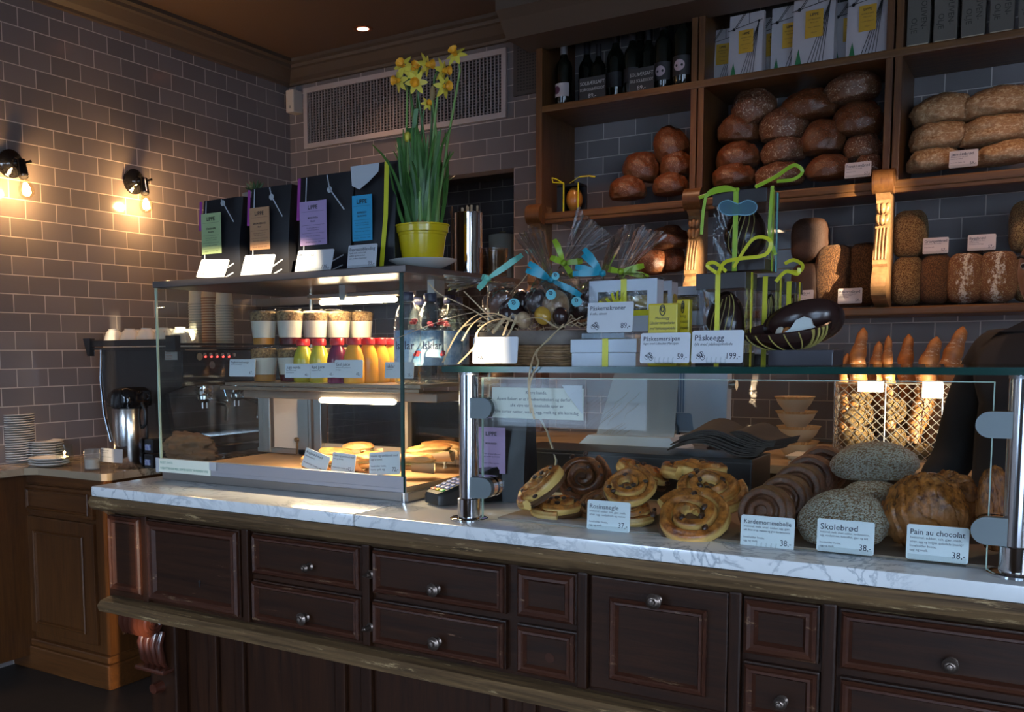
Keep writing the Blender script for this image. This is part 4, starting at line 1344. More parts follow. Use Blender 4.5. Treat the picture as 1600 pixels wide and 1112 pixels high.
g = G()
for z in (bz0 + .004, bz1):
    for a, b in (((bx0, by0), (bx1, by0)), ((bx1, by0), (bx1, by1)), ((bx1, by1), (bx0, by1)), ((bx0, by1), (bx0, by0))):
        g.cyl((*a, z), (*b, z), .003, seg=8)
for a in ((bx0, by0), (bx1, by0), (bx1, by1), (bx0, by1)):
    g.cyl((*a, bz0), (*a, bz1 + .01), .003, seg=8)
for xx in (bx0 + .16, bx0 + .33):
    g.cyl((xx, by0 - .002, bz0), (xx, by0 - .002, bz1), .002, seg=8)
part('wire_frame', g, WIRE, t, True)
part('basket_floor', G().b2((bx0, by0, bz0), (bx1, by1, bz0 + .004)), mat('basket_floor', (.2, .2, .2), .4, .8), t)

ROLL = []
for i in range(2):
    r = thing('seeded_roll', 'x', 'bread'); part('crust', G().ico((0, 0, 0), (1, 1, 1), 4, fn=noisy(.12, 1.6, 30 + i, -.9)), SEEDL, r, True, sharp=80); ROLL.append(Proto(r))
for i, (px, py, w_, h_, Y, lb) in enumerate([(1341, 650, 46, 38, 3.70, 'upper left corner'), (1338, 684, 48, 36, 3.69, 'lower left corner'), (1345, 622, 34, 24, 3.72, 'just under the left card'),
        (1398, 640, 34, 44, 3.71, 'upper middle, lying slanted'), (1402, 684, 26, 34, 3.69, 'lower middle'), (1372, 700, 24, 24, 3.72, 'bottom, between two larger ones'), (1432, 660, 24, 46, 3.72, 'right, beside the sleeve'), (1372, 664, 26, 26, 3.78, 'deep in the middle'), (1440, 705, 28, 30, 3.70, 'bottom right')]):
    c = at(px, py, Y=Y); s = px2m(px, py, Y)
    ROLL[i % 2].place(c, 'oat covered roll behind the wire mesh, %s' % lb, (0, radians(random.uniform(-30, 30)), 0), (w_ * s / 2, .05, h_ * s / 2), 'rolls in the wire basket')
# baguettes
r = thing('baguette', 'x', 'bread')
g = G(); n = 22
rads = [.004 + .030 * sin(pi * min(1, max(.04, i / n))) ** .45 for i in range(n + 1)]
g.tube([(0.006 * sin(i * .5), 0, i / n) for i in range(n + 1)], [rads[i] * (1 + .10 * sin(i * 1.9)) for i in range(n + 1)], 18, flat=(1, .85))
part('crust', g, BAGUETTE, r, True, sharp=80)
g = G()
for k in range(3):
    z = .28 + k * .22
    g.tube([(-.012, -.025, z - .07), (0, -.0285, z), (.014, -.023, z + .07)], [.002, .0065, .002], 8)
part('score_ridge', g, mat('pale_score', (.62, .40, .17), .6), r, True)
BG = Proto(r)
for i, (xb, yb, xt, yt, lb) in enumerate([(1338, 640, 1346, 512, 'leftmost, pointed and tall'), (1368, 640, 1371, 533, 'short one, second from the left'), (1392, 640, 1386, 524, 'thin one in the middle'), (1418, 640, 1417, 522, 'middle right, blunt'),
        (1440, 640, 1461, 526, 'second from the right, leaning'), (1466, 640, 1503, 510, 'rightmost, leaning to the dark shoulder'), (1322, 640, 1322, 552, 'lowest tip at the far left')]):
    Y = 3.73 + (.10 if i % 2 else 0)
    A = at(xb, yb, Y=Y - .02); B = at(xt, yt, Y=Y + .04)
    A = A + (A - B).normalized() * .12
    if A.z < bcz + .03: A.z = bcz + .03
    d = B - A; Ln = d.length
    wd = [1.05, .85, .7, 1.0, 1.15, 1.1, .8][i]
    o = BG.place(A, 'baguette standing in the wire basket, %s' % lb, scale=(wd, wd, Ln), group='baguettes in the wire basket')
    o.rotation_euler = d.to_track_quat('Z', 'Y').to_euler()
card('price_card', 'blank looking white card hooked on the wire basket, left of two', (1340, 595, 1381, 612), by0 - .008, ' ', (), '', holder=False, tilt=0, group='sunlit cards on the wire basket')
card('price_card', 'blank looking white card on the wire basket, beside the dark sleeve', (1441, 595, 1473, 622), by0 - .008, ' ', (), '', holder=False, tilt=0, group='sunlit cards on the wire basket')

# bowls with baking paper cups
cb = at(1245, 705, Y=3.55)
def bowl():
    t = thing('paper_lined_bowl', 'x', 'bowl')
    part('bowl', G().lathe([(.001, 0), (.030, 0), (.034, .004), (.058, .034), (.066, .052), (.063, .052), (.055, .036), (.030, .008), (.001, .006)], seg=28), mat('cream_bowl', (.62, .55, .42), .35), t, True)
    g = G(); nn = 64; rings = []
    for f, r_, z_ in ((0, .045, .030), (1, .070, .062)):
        rings.append([((r_ + (.004 * f if j % 2 else 0)) * cos(2 * pi * j / nn), (r_ + (.004 * f if j % 2 else 0)) * sin(2 * pi * j / nn), z_) for j in range(nn)])
    g.ring(rings, True, False, False)
    part('pleated_paper', g, mat('baking_paper', (.60, .40, .20), .7), t)
    return Proto(t)
bw = bowl()
for i, (dx, z, lb, sc) in enumerate(((.0, 0, 'bottom of the pile', 1.0), (.004, .052, 'third from the bottom of the pile', 1.0), (-.005, .108, 'second from the top of the pile', .95), (-.012, .160, 'top of the pile', .92))):
    bw.place((cb.x + dx, 3.55, bcz + .001 + z * .99), 'cream bowl holding a pleated brown baking paper, %s' % lb, scale=sc, group='paper lined bowls on the back counter')
t = thing('paper_stack', 'stack of white papers on the back counter edge beside the bowls', 'papers', (-.6, 3.42, bcz))
for i in range(5):
    part('sheet', G().box((-.60 + random.uniform(-.01, .01), 3.42, bcz + .004 + i * .006), (.24, .17, .005), rot=R(0, 0, random.uniform(-4, 4))), mat('office_paper', (.72, .70, .66), .6), t)
# ------------------------------------------------------------------ glass display case
CX0, CX1, CY0, CY1 = -2.068, -1.248, 1.85, 2.36
case = thing('display_case', 'tabletop glass and steel display case with lit drinks and sandwiches', 'display case', (-1.66, 2.1, CT))
part('base', G().b2((CX0 - .008, CY0 + .012, CT), (CX1 + .004, CY1, .974), bev=.003), mat('case_base', (.30, .27, .25), .3, .8), case)
part('front_panel', G().b2((CX0, CY0 - .002, .974), (CX1, CY0 + .012, 1.012), bev=.002).b2((CX0, CY0 - .0035, .983), (CX1, CY0 - .001, .9845)), mat('lilac_grey_panel', (.34, .33, .36), .35, .3), case)
part('case_floor', G().b2((CX0 + .01, CY0 + .012, .974), (CX1 - .004, CY1 - .01, .986)), mat('case_floor_oak', (.42, .24, .12), .5), case)
part('top', G().b2((CX0 - .003, CY0 - .006, 1.481), (CX1 + .014, CY1 + .05, 1.499), bev=.002), mat('case_top_steel', (.20, .17, .16), .28, .85), case)
part('front_glass', G().b2((CX0, CY0, 1.012), (CX1 - .001, CY0 + .005, 1.481)), GLASS, case)
part('side_glass', G().b2((CX0, CY0 + .006, .974), (CX0 + .005, CY1, 1.481)), GLASS, case)
part('side_glass', G().b2((CX1 - .006, CY0 + .006, .974), (CX1 - .001, CY1, 1.481)), GLASS, case)
part('glass_edge', G().b2((CX0 - .001, CY0 - .001, 1.012), (CX0 + .003, CY0 + .0055, 1.481)), GEDGEL, case, label='pale lit vertical glass edge')  # light caught in this edge is put into its pale colour
part('glass_edge', G().b2((CX1 - .007, CY0 - .001, .974), (CX1 + .0005, CY0 + .0055, 1.481)), GEDGE, case, label='dark green vertical glass edge')
part('foot', G().cyl((CX1 - .01, CY0 + .014, CT), (CX1 - .01, CY0 + .014, .974), .006).cyl((CX0 + .02, CY0 + .02, CT), (CX0 + .02, CY0 + .02, .974), .006), CHROME, case)
SHZ = 1.222
part('middle_shelf', G().b2((-1.895, 1.935, SHZ - .008), (CX1 - .008, CY1 - .03, SHZ)).b2((-1.91, 1.93, SHZ - .020), (CX1 - .008, 1.95, SHZ - .010), bev=.002), mat('case_shelf', (.34, .25, .18), .3, .7), case)
part('shelf_bracket', G().b2((-1.89, 2.0, SHZ - .045), (-1.25, 2.14, SHZ - .022), bev=.003), mat('case_lamp_housing', (.30, .24, .19), .35, .6), case)
part('shelf_post', G().cyl((-1.885, 2.30, .986), (-1.885, 2.30, 1.48), .006).cyl((-1.27, 2.30, .986), (-1.27, 2.30, 1.48), .006), STEEL, case)
TUBE = mat('warm_tube', (1, .85, .6), emit=(1, .80, .52), es=26)
for (a, b) in ((at(500, 472, Y=2.10), at(620, 468, Y=2.10)), (at(500, 625, Y=2.0), at(618, 628, Y=2.0))):
    z = (a.z + b.z) / 2
    yb = a.y
    tl_ = part('tube_lamp', G().tube([(a.x, yb, z), (a.x + .006, yb, z), (b.x - .006, yb, z), (b.x, yb, z)], [.004, .0075, .0075, .004], 14), TUBE, case, True)
    if z > 1.3:
        part('tube_housing', G().b2((a.x - .03, yb - .02, z + .010), (b.x + .02, yb + .03, z + .022), bev=.003), mat('case_lamp_housing', (0, 0, 0)), case)
        lamp('AREA', ((a.x + b.x) / 2, yb, z + .008), 7.0, (1, .72, .42), .5, size_y=.03, name='tube_light')
    else:
        lamp('AREA', ((a.x + b.x) / 2, yb, z - .010), 3.6, (1, .72, .42), .45, size_y=.03, name='tube_light')
part('top_bracket', G().b2((-1.6, 2.07, 1.44), (-1.58, 2.12, 1.481)).b2((-1.32, 2.07, 1.44), (-1.30, 2.12, 1.481)), STEEL, case)
# rear sliding doors under the shelf
YR = 2.29


def bx(px): return at(px, 660, Y=YR).x
zt, zb = SHZ - .045, .99
fr = part('door_frame', G().b2((bx(404), YR, zb), (bx(411), YR + .03, zt)).b2((bx(412), YR - .01, zb), (bx(425), YR + .02, zt), bev=.004).b2((bx(404), YR, zt - .012), (CX1 - .01, YR + .02, zt)).b2((bx(404), YR - .006, zb), (CX1 - .01, YR + .02, zb + .014)), STEEL, case)
d1 = part('sliding_door', G().b2((bx(428), YR, zb + .016), (bx(466), YR + .006, zt - .012)), mat('frosted_panel', (.62, .52, .45), .4), case, label='frosted white door panel')
part('door_stile', G().b2((bx(467), YR - .006, zb), (bx(483), YR + .004, zt)).b2((bx(485), YR - .010, zb), (bx(489), YR + .004, zt)).b2((bx(496), YR - .02, zb), (bx(508), YR + .01, zt), bev=.003), STEEL, d1)
part('door_latch', G().cyl((bx(466), YR - .014, zb + .045), (bx(466), YR - .004, zb + .045), .007).b2((bx(466) - .003, YR - .01, zb), (bx(466) + .002, YR - .004, zb + .04)), mat('latch_brown', (.2, .12, .06), .4, .6), d1)
d2 = part('sliding_door', G().b2((bx(510), YR + .01, zb + .034), (CX1 - .012, YR + .015, zt - .012)), glass_mat('smoky_glass', (.35, .35, .33), 1.0), case, label='smoky rear glass door')
part('door_sill', G().b2((bx(508), YR - .004, zb + .012), (CX1 - .010, YR + .012, zb + .038)).b2((bx(630), YR - .01, zb + .02), (bx(640), YR + .014, zt)), mat('beige_steel', (.55, .45, .34), .35, .5), d2)

# taped notice on the panel
A = at(249, 738, Y=CY0); B = at(330, 722, Y=CY0)
t = thing('taped_notice', 'cream paper strip with green lettering taped to the case corner', 'notice', (A.x, CY0 - .004, .975))
nx0, nx1 = at(250, 730, Y=CY0).x, at(331, 735, Y=CY0).x
part('paper', G().b2((nx0, CY0 - .0055, .9745), (nx1, CY0 - .004, 1.012)), CREAMP, t)
g = merge(text_geo('GODT Å VITE:', .0085, nx0 + .008, .9985, .05), text_geo('VI BENYTTER KUN MELK, SOM ER HENTET PÅ MEIERIENE VÅRE', .0085, nx0 + .008, .9825, nx1 - nx0 - .016))
for v in g.v: v.y = CY0 - .0062
part('lettering', g, INKG, t)
part('tape', G().b2((nx1 - .003, CY0 - .0062, .990), (nx1 + .022, CY0 - .0040, 1.012)), mat('dull_tape', (.42, .43, .46), .3), t)
part('tape', G().b2((nx0 - .010, CY0 - .0062, .972), (nx0 + .002, CY0 - .0035, 1.013)), mat('dull_tape', (.42, .43, .46), .3), t)

# ---- drinks and yoghurts
YOG = mat('yoghurt', (.82, .74, .64), .5, sub=.1)
GRAN = mat('granola', (.42, .26, .12), .8, col2=(.12, .06, .025), vscale=160, bump=1.0, bscale=170, lo=.4, hi=.6)


def yog(berry):
    t = thing('yoghurt_cup', 'x', 'yoghurt cup')
    H = .098
    part('cup', G().lathe([(.001, 0), (.029, 0), (.030, .002), (.039, H - .012), (.0405, H - .010), (.0415, H - .004), (.0405, H), (.001, H + .001)], seg=28), CLEAR, t, True)
    part('fruit_layer', G().lathe([(.001, .002), (.0285, .002), (.0305, .020), (.001, .021)], seg=24), berry, t, True)
    part('yoghurt', G().lathe([(.001, .021), (.0305, .0205), (.0355, .066), (.001, .067)], seg=24), YOG, t, True)
    part('granola', G().lathe([(.001, .067), (.0356, .0665), (.0378, H - .010), (.030, H - .005), (.001, H - .003)], seg=24), GRAN, t, True)
    return Proto(t)
BERRY = mat('dark_berry', (.10, .008, .012), .25)
MANGO = mat('mango_layer', (.50, .20, .03), .3)
ym, yb_ = yog(MANGO), yog(BERRY)
for i, (px, Y) in enumerate(((412, 2.02), (453, 2.055), (492, 2.11), (528, 2.17), (563, 2.24))):
    P_ = ym if i == 0 else yb_
    c = at(px, 510, Y=Y)
    nm_ = ['leftmost with mango layer', 'second from the left', 'third from the left', 'fourth from the left', 'rightmost'][i]
    P_.place((c.x, Y, SHZ + .101), 'granola yoghurt cup on the case shelf, upper tier, %s' % nm_, group='yoghurt cups, upper tier')
    P_.place((c.x, Y, SHZ), 'granola yoghurt cup on the case shelf, lower tier, %s' % nm_.replace(' with mango layer', ''), group='yoghurt cups, lower tier') if i < 3 else yb_.place((c.x, Y, SHZ), 'granola yoghurt cup on the case shelf, lower tier behind the juices, %s' % nm_, group='yoghurt cups, lower tier')


def juice(name_, col):
    t = thing('juice_bottle', 'x', 'juice bottle')
    H = .115; r = .027
    part('bottle', G().lathe([(.001, 0), (r * .92, 0), (r, .004), (r, .058), (r * .93, .070), (r * .70, .088), (r * .52, .097), (r * .50, .102), (.001, .102)], seg=28), mat('juice_' + name_, col, .22, sub=.15), t, True)
    part('cap', G().lathe([(.0165, .098), (.0185, .100), (.0185, .113), (.016, .116), (.001, .116)], seg=28), mat('red_cap', (.62, .02, .025), .3), t, True)
    return Proto(t)
jg, jp, jo = juice('green', (.55, .48, .05)), juice('purple', (.16, .02, .06)), juice('orange', (.85, .38, .04))
for px, Y, P_, lb in ((474, 2.035, jg, 'greenish yellow juice bottle with red cap, leftmost'), (499, 2.02, jg, 'greenish yellow juice bottle with red cap, beside the purple one'), (527, 1.998, jp, 'purple juice bottle with red cap'),
                      (553, 1.982, jo, 'orange juice bottle with red cap, first right of the purple one'), (575, 2.03, jo, 'orange juice bottle with red cap, second of four'), (593, 2.07, jo, 'orange juice bottle with red cap, third of four'), (612, 2.11, jo, 'orange juice bottle with red cap, farthest back by the water')):
    c = at(px, 565, Y=Y); P_.place((c.x, Y, SHZ), lb, group='juice bottles on the case shelf')


def water():
    t = thing('water_bottle', 'x', 'water bottle')
    r = .033
    part('bottle', G().lathe([(.001, .004), (r * .7, 0), (r * .95, .006), (r, .020), (r * .96, .05), (r, .09), (r, .135), (r * .97, .150), (r * .80, .180), (r * .48, .200), (r * .42, .205), (r * .42, .212)], seg=28, cap1=False), glass_mat('water_pet', (.80, .88, .93), 1.6, .02, bump=.5, bscale=50), t, True)
    part('label', G().lathe([(r * 1.012, .045), (r * 1.012, .132)], seg=32, cap0=False, cap1=False), mat('blue_label', (.05, .22, .50), .35, col2=(.55, .70, .85), vscale=16, lo=.42, hi=.60), t, True)
    g = G(); tx = text_geo('Isklar', .030, 0, .085, .050, 'c', bold=.01)
    for v in tx.v:
        a = -pi / 2 + v.x / (r * 1.02) + .35
        v.x, v.y = r * 1.03 * cos(a), r * 1.03 * sin(a)
    lb = tx
    part('lettering', lb, mat('navy_print', (.01, .015, .08), .5), t)
    bl = G()
    for (u, zc) in ((.9, .150), (1.15, .072)):
        for k in range(4):
            a = -pi / 2 + u + k * .12
            bl.ico((r * 1.0 * cos(a), r * 1.0 * sin(a), zc + (k % 2) * .006), (.006, .006, .005), 1)
    part('cap', G().lathe([(r * .46, .203), (r * .50, .205), (r * .50, .222), (r * .44, .225), (.001, .225)], seg=20), mat('navy_cap', (.015, .02, .06), .3), t, True)
    part('red_mark', bl, mat('red_mark', (.6, .05, .06), .4), t)
    return Proto(t)
wt = water()
for px, Y, rz, lb in ((637, 1.995, 0, 'leftmost behind the green glass edge'), (673, 2.07, 20, 'second from the left, label facing out'), (703, 2.16, 170, 'third from the left, label turned away'), (656, 2.17, 90, 'behind the first two'), (714, 2.25, 200, 'farthest back on the right')):
    c = at(px, 560, Y=Y); X_ = min(c.x, CX1 - .042)
    wt.place((X_, Y, SHZ), 'clear water bottle with navy cap, %s' % lb, (0, 0, radians(rz)), group='water bottles in the display case')

cg = 'price cards in the display case'
card('price_card', 'white card reading Yoghurt med mango 47,- before the yoghurt cups', (358, 561, 398, 588), 1.945, 'Yoghurt med mango', ['Med chia- eller nøttestrø'], '47,-', group=cg, ts=.17, tilt=-5, holder=False)
card('price_card', 'white card reading Jugo verde before the greenish juices', (445, 568, 484, 590), 1.94, 'Jugo verde', ['eple, vanilla, ananas', '& appelsinjuice'], '40,-', group=cg, ts=.30, ls=.12, tilt=-5, holder=False)
card('price_card', 'white card reading Rød juice before the purple juice', (485, 567, 523, 590), 1.942, 'Rød juice', ['bringebær & eple'], '40,-', group=cg, ts=.30, ls=.12, tilt=-5, roll=-2, holder=False)
card('price_card', 'white card reading Gul juice 40,- before the orange juice', (522, 562, 566, 590), 1.936, 'Gul juice', ['ferskpresset appelsinjuice', '& mango'], '40,-', group=cg, ts=.28, ls=.10, tilt=-5, holder=False)
card('price_card', 'white card reading Isklar 25,- before the water bottles', (601, 565.5, 646, 591), 1.94, 'Isklar', ['uten kullsyre'], '25,-', group=cg, ts=.30, ls=.09, tilt=-5, holder=False)
card('price_card', 'tilted white card reading Rugbrød med, leftmost before the sandwiches', (470, 705, 508, 735), 1.90, 'Rugbrød med', ['leverpostei', '', 'Inneholder hvete, rug,'], '', group=cg, ts=.20, ls=.14, roll=16, tilt=-8, holder=False)
card('price_card', 'white card reading Havre og speltbrød med ost og skinke, middle one', (517, 708, 553, 738), 1.90, 'Havre og speltbrød med', ['ost og skinke', '', '', 'Inneholder hvete, spelt'], '72,-', group=cg, ts=.15, ls=.12, roll=3, tilt=-8, holder=False)
card('price_card', 'white card reading Havre og speltbrød med egg og tomat, beside the green glass edge', (577, 706, 625, 741), 1.885, 'Havre og speltbrød med', ['egg og tomat', '', 'Inneholder hvete,', 'havre, spelt, egg'], '72,-', group=cg, ts=.15, ls=.12, roll=-5, tilt=-8, holder=False)


# ---- sandwiches
def sandwich(seed):
    t = thing('wrapped_sandwich', 'x', 'sandwich')
    part('bread', G().ico((0, 0, .030), (.070, .032, .018), 4, fn=noisy(.14, 1.8, seed, -.6)).ico((0, 0, .010), (.068, .031, .014), 3, fn=noisy(.1, 1.8, seed + 1, -.6)), SAND, t, True, sharp=80)
    part('filling', G().ico((0, 0, .019), (.068, .035, .006), 3, fn=noisy(.35, 4, seed + 5, -2)), mat('green_filling', (.22, .30, .05), .5, col2=(.55, .42, .25), vscale=60), t, True)
    part('paper_wrap', G().ring([[(.005 + .04 * f - .0 , (.036 + .006 * f) * cos(a), .022 + (.028 + .004 * f) * sin(a)) for a in [pi * (1 + k / 10) for k in range(11)]] for f in (0, .5, 1, 1.6)], close=False), mat('sandwich_paper', (.62, .44, .26), .6), t, True)
    return Proto(t)
sw = [sandwich(41), sandwich(47)]
for i, (px, py, Y, rz, ry, lb) in enumerate(((560, 722, 2.02, -20, -10, 'front one left of the egg card'), (528, 712, 2.10, 10, 5, 'at the left end, behind the middle card'), (560, 702, 2.14, -15, -5, 'on top of the pile, toasted and bent'), (598, 704, 2.12, 25, 8, 'behind the egg and tomato card'),
        (655, 722, 1.99, 30, 0, 'front one seen through the side glass'), (672, 706, 2.12, 20, -6, 'behind, seen through the side glass'), (690, 700, 2.22, 10, 0, 'farthest right, dark crusted'), (500, 728, 1.99, 0, 0, 'low one between the left and middle cards'))):
    c = at(px, py, Y=Y)
    z = max(.991, c.z - .02)
    if c.x > CX1 - .06: c.x = CX1 - .075
    if i in (3,): z = .991
    sw[i % 2].place((c.x, Y, z), 'toasted sandwich in the case, %s' % lb, (0, radians(ry), radians(rz)), .88, 'sandwiches in the display case')
t = thing('plastic_cup', 'clear plastic cup behind the card terminal, seen through the side glass', 'cup', (-1.05, 2.25, CT))
c = at(695, 735, Y=2.22)
part('cup', G().lathe([(.001, 0), (.026, 0), (.035, .085), (.037, .087), (.0355, .087), (.025, .003)], (c.x, 2.22, CT), 24), CLEAR, t, True)
part('straws', G().cyl((c.x - .01, 2.22, CT + .003), (c.x + .02, 2.21, CT + .10), .003).cyl((c.x + .01, 2.23, CT + .003), (c.x - .02, 2.22, CT + .10), .003), mat('pale_straws', (.6, .6, .6), .4), t, True)

# ---- card terminal
p = at(683, 790, Z=CT)
t = thing('card_terminal', 'black card payment terminal with coloured keys on the marble', 'card terminal', (-1.13, 1.93, CT))
TM = Matrix.Translation((-1.135, 1.93, CT)) @ Matrix.Rotation(radians(-28), 4, 'Z')
def tz(y): return .030 + (y + .085) / .17 * .055
g = G().ring([[(sx * w_, y, z) for sx, z in ((-1, .004), (-1, tz(y) - .008), (-.85, tz(y)), (.85, tz(y)), (1, tz(y) - .008), (1, .004))] for y, w_ in ((-.085, .030), (-.07, .037), (-.02, .039), (.03, .036), (.085, .034))])
part('body', xf(g, TM), mat('terminal_black', (.014, .015, .016), .32), t, True, sharp=35)
sl_ = Matrix.Rotation(math.atan2(.055, .17), 4, 'X')
keys = G(); kc = {'red': G(), 'yellow': G(), 'green': G()}
for r_ in range(5):
    for c_ in range(3):
        y = -.068 + r_ * .014; x = -.020 + c_ * .020
        M = TM @ Matrix.Translation((x, y, tz(y) + .001)) @ sl_
        q = G().box((0, 0, 0), (.014, .009, .004), bev=.0015)
        if r_ == 0:
            k_ = ['red', 'yellow', 'green'][c_]; kc[k_].add(xf(q, M).v, q.f)
        else:
            keys.add(xf(q, M).v, q.f)
part('number_keys', keys, mat('blue_grey_keys', (.30, .36, .62), .3), t)
for k_, cl in (('red', (.6, .08, .03)), ('yellow', (.7, .45, .02)), ('green', (.05, .45, .08))):
    part(k_ + '_key', kc[k_], mat(k_ + '_key', cl, .3), t)
M = TM @ Matrix.Translation((0, .045, tz(.045) + .001)) @ sl_
part('screen', xf(G().box((0, 0, 0), (.054, .045, .002)), M), mat('terminal_screen', (.012, .016, .022), .08), t)

# ------------------------------------------------------------------ coffee bags on top
TZ = 1.499


def coffee_bag(px0, px1, py, labm, label_text, name_l, Y=1.95, W=None, stripe=True, blue=False, H=.250):
    A = at(px0, py, Y=Y); B = at(px1, py, Y=Y)
    W = W or (B.x - A.x); xc = (A.x + B.x) / 2
    t = thing('coffee_bag', name_l, 'coffee bag', (xc, Y + .04, TZ), 'black coffee bags on the display case')
    D = .085
    M = Matrix.Translation((xc, Y + .042, TZ))
    part('bag', xf(puffy(W, D, H, top=.55, seed=px0), M), BLACKFOIL, t, True, sharp=60)
    y = Y - .0045
    WLn = mat('pale_print', (.62, .66, .70), .5)
    if not blue:
        lx0, lx1, lz0, lz1 = -W * .40, W * .10, .075, .185
        g = lines_geo([(-W * .36, .02, -W * .30, .15), (-W * .30, .15, -W * .26, H * .97), (W * .12, H * .97, W * .16, .21), (W * .16, .21, W * .42, .155), (W * .02, .02, W * .40, .045), (W * .10, .005, W * .38, .020)], 0, .0032)
        g.add([(W * .16 + .008 * cos(2 * pi * i / 16), 0, .208 + .008 * sin(2 * pi * i / 16)) for i in range(16)], [tuple(range(16))])
        for v in g.v: v.y = y - .001
        part('line_print', xf(g, Matrix.Translation((xc, 0, TZ))), WLn, t)
        g = lines_geo([(-W * .44, .14, -W * .40, H * .97)], 0, .010)
        for v in g.v: v.y = y - .0006
        part('magenta_stripe', xf(g, Matrix.Translation((xc, 0, TZ))), mat('magenta_print', (.32, .04, .28), .5), t)
    else:
        lx0, lx1, lz0, lz1 = -W * .46, W * .02, .075, .185
        g = lines_geo([(W * .22, .0, W * .34, H * .5), (W * .34, H * .5, W * .38, H * .98)], 0, .013)
        for v in g.v: v.y = y - .001
        part('yellow_stripe', xf(g, Matrix.Translation((xc, 0, TZ))), mat('yellow_print', (.62, .60, .02), .5), t)
        g = G().add([(xc - W * .49, y - .001, TZ + H * .98), (xc + W * .20, y - .001, TZ + H * .98), (xc + W * .18, y - .001, TZ + H * .90), (xc - W * .05, y - .001, TZ + H * .82), (xc - W * .28, y - .001, TZ + H * .76), (xc - W * .46, y - .001, TZ + H * .80)], [(0, 1, 2, 3, 4, 5)])
        part('pale_patch', g, WLn, t)
    g = G().b2((xc + lx0, y - .0016, TZ + lz0), (xc + lx1, y - .0006, TZ + lz1))
    lb = part('label', g, labm, t)
    wl = lx1 - lx0; xm = xc + (lx0 + lx1) / 2
    tg = merge(text_geo('LIPPE', .014, xm, TZ + lz1 - .020, wl * .55, 'c', bold=.02), text_geo(label_text[0], .0065, xm, TZ + lz1 - .044, wl * .7, 'c', bold=.02), text_geo(label_text[1], .0055, xm, TZ + lz1 - .052, wl * .6, 'c', bold=.02),
               text_geo('En mild og søtlig kaffe med', .0038, xm, TZ + lz1 - .068, wl * .8, 'c'), text_geo('toner av bær og sjokolade', .0038, xm, TZ + lz1 - .073, wl * .8, 'c'), text_geo('Passer til filter og presskanne', .0038, xm, TZ + lz1 - .088, wl * .8, 'c'), text_geo('250 gram   hele bønner   LIPPE', .004, xm, TZ + lz0 + .006, wl * .9, 'c'),
               lines_geo([(xm - wl * .42, TZ + lz1 - .026, xm + wl * .42, TZ + lz1 - .026), (xm - wl * .42, TZ + lz1 - .060, xm + wl * .42, TZ + lz1 - .060), (xm - wl * .42, TZ + lz1 - .080, xm + wl * .42, TZ + lz1 - .080), (xm - wl * .42, TZ + lz0 + .014, xm + wl * .42, TZ + lz0 + .014)], 0, .0005))
    for v in tg.v: v.y = y - .0022
    part('lettering', tg, BLACKP, lb)
    return t
coffee_bag(313, 374, 420, mat('green_label', (.36, .46, .22), .6), ('PÅSKEKAFFE', 'Honduras'), 'black coffee bag with pale green label, leftmost on the case', H=.225)
coffee_bag(388, 450, 415, mat('copper_label', (.46, .24, .12), .6), ('SERTAOZINHO', 'Brasil'), 'black coffee bag with copper brown label, second from the left', H=.240)
coffee_bag(464, 548, 410, mat('lilac_label', (.42, .30, .52), .6), ('MOKANISA', 'Etiopia'), 'black coffee bag with lilac label, third from the left', H=.252)
coffee_bag(551, 616, 405, mat('cyan_label', (.03, .34, .58), .6), ('ESPRESSO', 'BLANDING'), 'black coffee bag with bright blue label and yellow stripe', blue=True, H=.262)
for i, (px, Y, H, lb) in enumerate(((370, 2.06, .235, 'behind the green and copper labelled bags'), (455, 2.07, .245, 'behind the copper and lilac labelled bags'), (540, 2.08, .25, 'behind the lilac and blue labelled bags'), (640, 2.10, .255, 'half hidden behind the yellow pot'))):
    c = at(px, 400, Y=Y)
    t = thing('coffee_bag', 'plain dark coffee bag, %s' % lb, 'coffee bag', (c.x, Y, TZ), 'rear coffee bags on the display case')
    part('bag', xf(puffy(.13, .08, H, top=.5, seed=i + 20), Matrix.Translation((c.x, Y, TZ))), BLACKFOIL, t, True, sharp=60)
    part('label', G().b2((c.x - .01, Y - .0425, TZ + .07), (c.x + .055, Y - .0415, TZ + .16)), mat('dark_olive_label', (.10, .09, .03), .6), t)
gC = 'cards before the coffee bags'
card('price_card', 'white card reading Påskekaffe before the green labelled bag', (306, 402, 349, 434), 1.872, 'Påskekaffe', ['Honduras, Santa Barbara'], '119,-', group=gC, ts=.22, ls=.10, tilt=-22, roll=4, eggs=True)
card('price_card', 'white card reading Sertaozinho before the copper labelled bag', (375, 395, 422, 431), 1.872, 'Sertaozinho', ['Brasil'], '99,-', group=gC, ts=.22, ls=.08, tilt=-20, roll=2, eggs=False)
card('price_card', 'white card reading Mokanisa 119,- before the lilac labelled bag', (460, 388, 516, 425), 1.872, 'Mokanisa', ['Etiopia'], '119,-', group=gC, ts=.22, ls=.08, tilt=-16, roll=1)
card('price_card', 'white card reading Espressoblanding 99,- before the blue labelled bag', (542, 381, 587, 420), 1.895, 'Espressoblanding', ['Fyldig kaffe med en lett', 'sødme og hint av frisk', 'bær, perfekt til espresso'], '99,-', group=gC, ts=.19, ls=.09, tilt=-8)
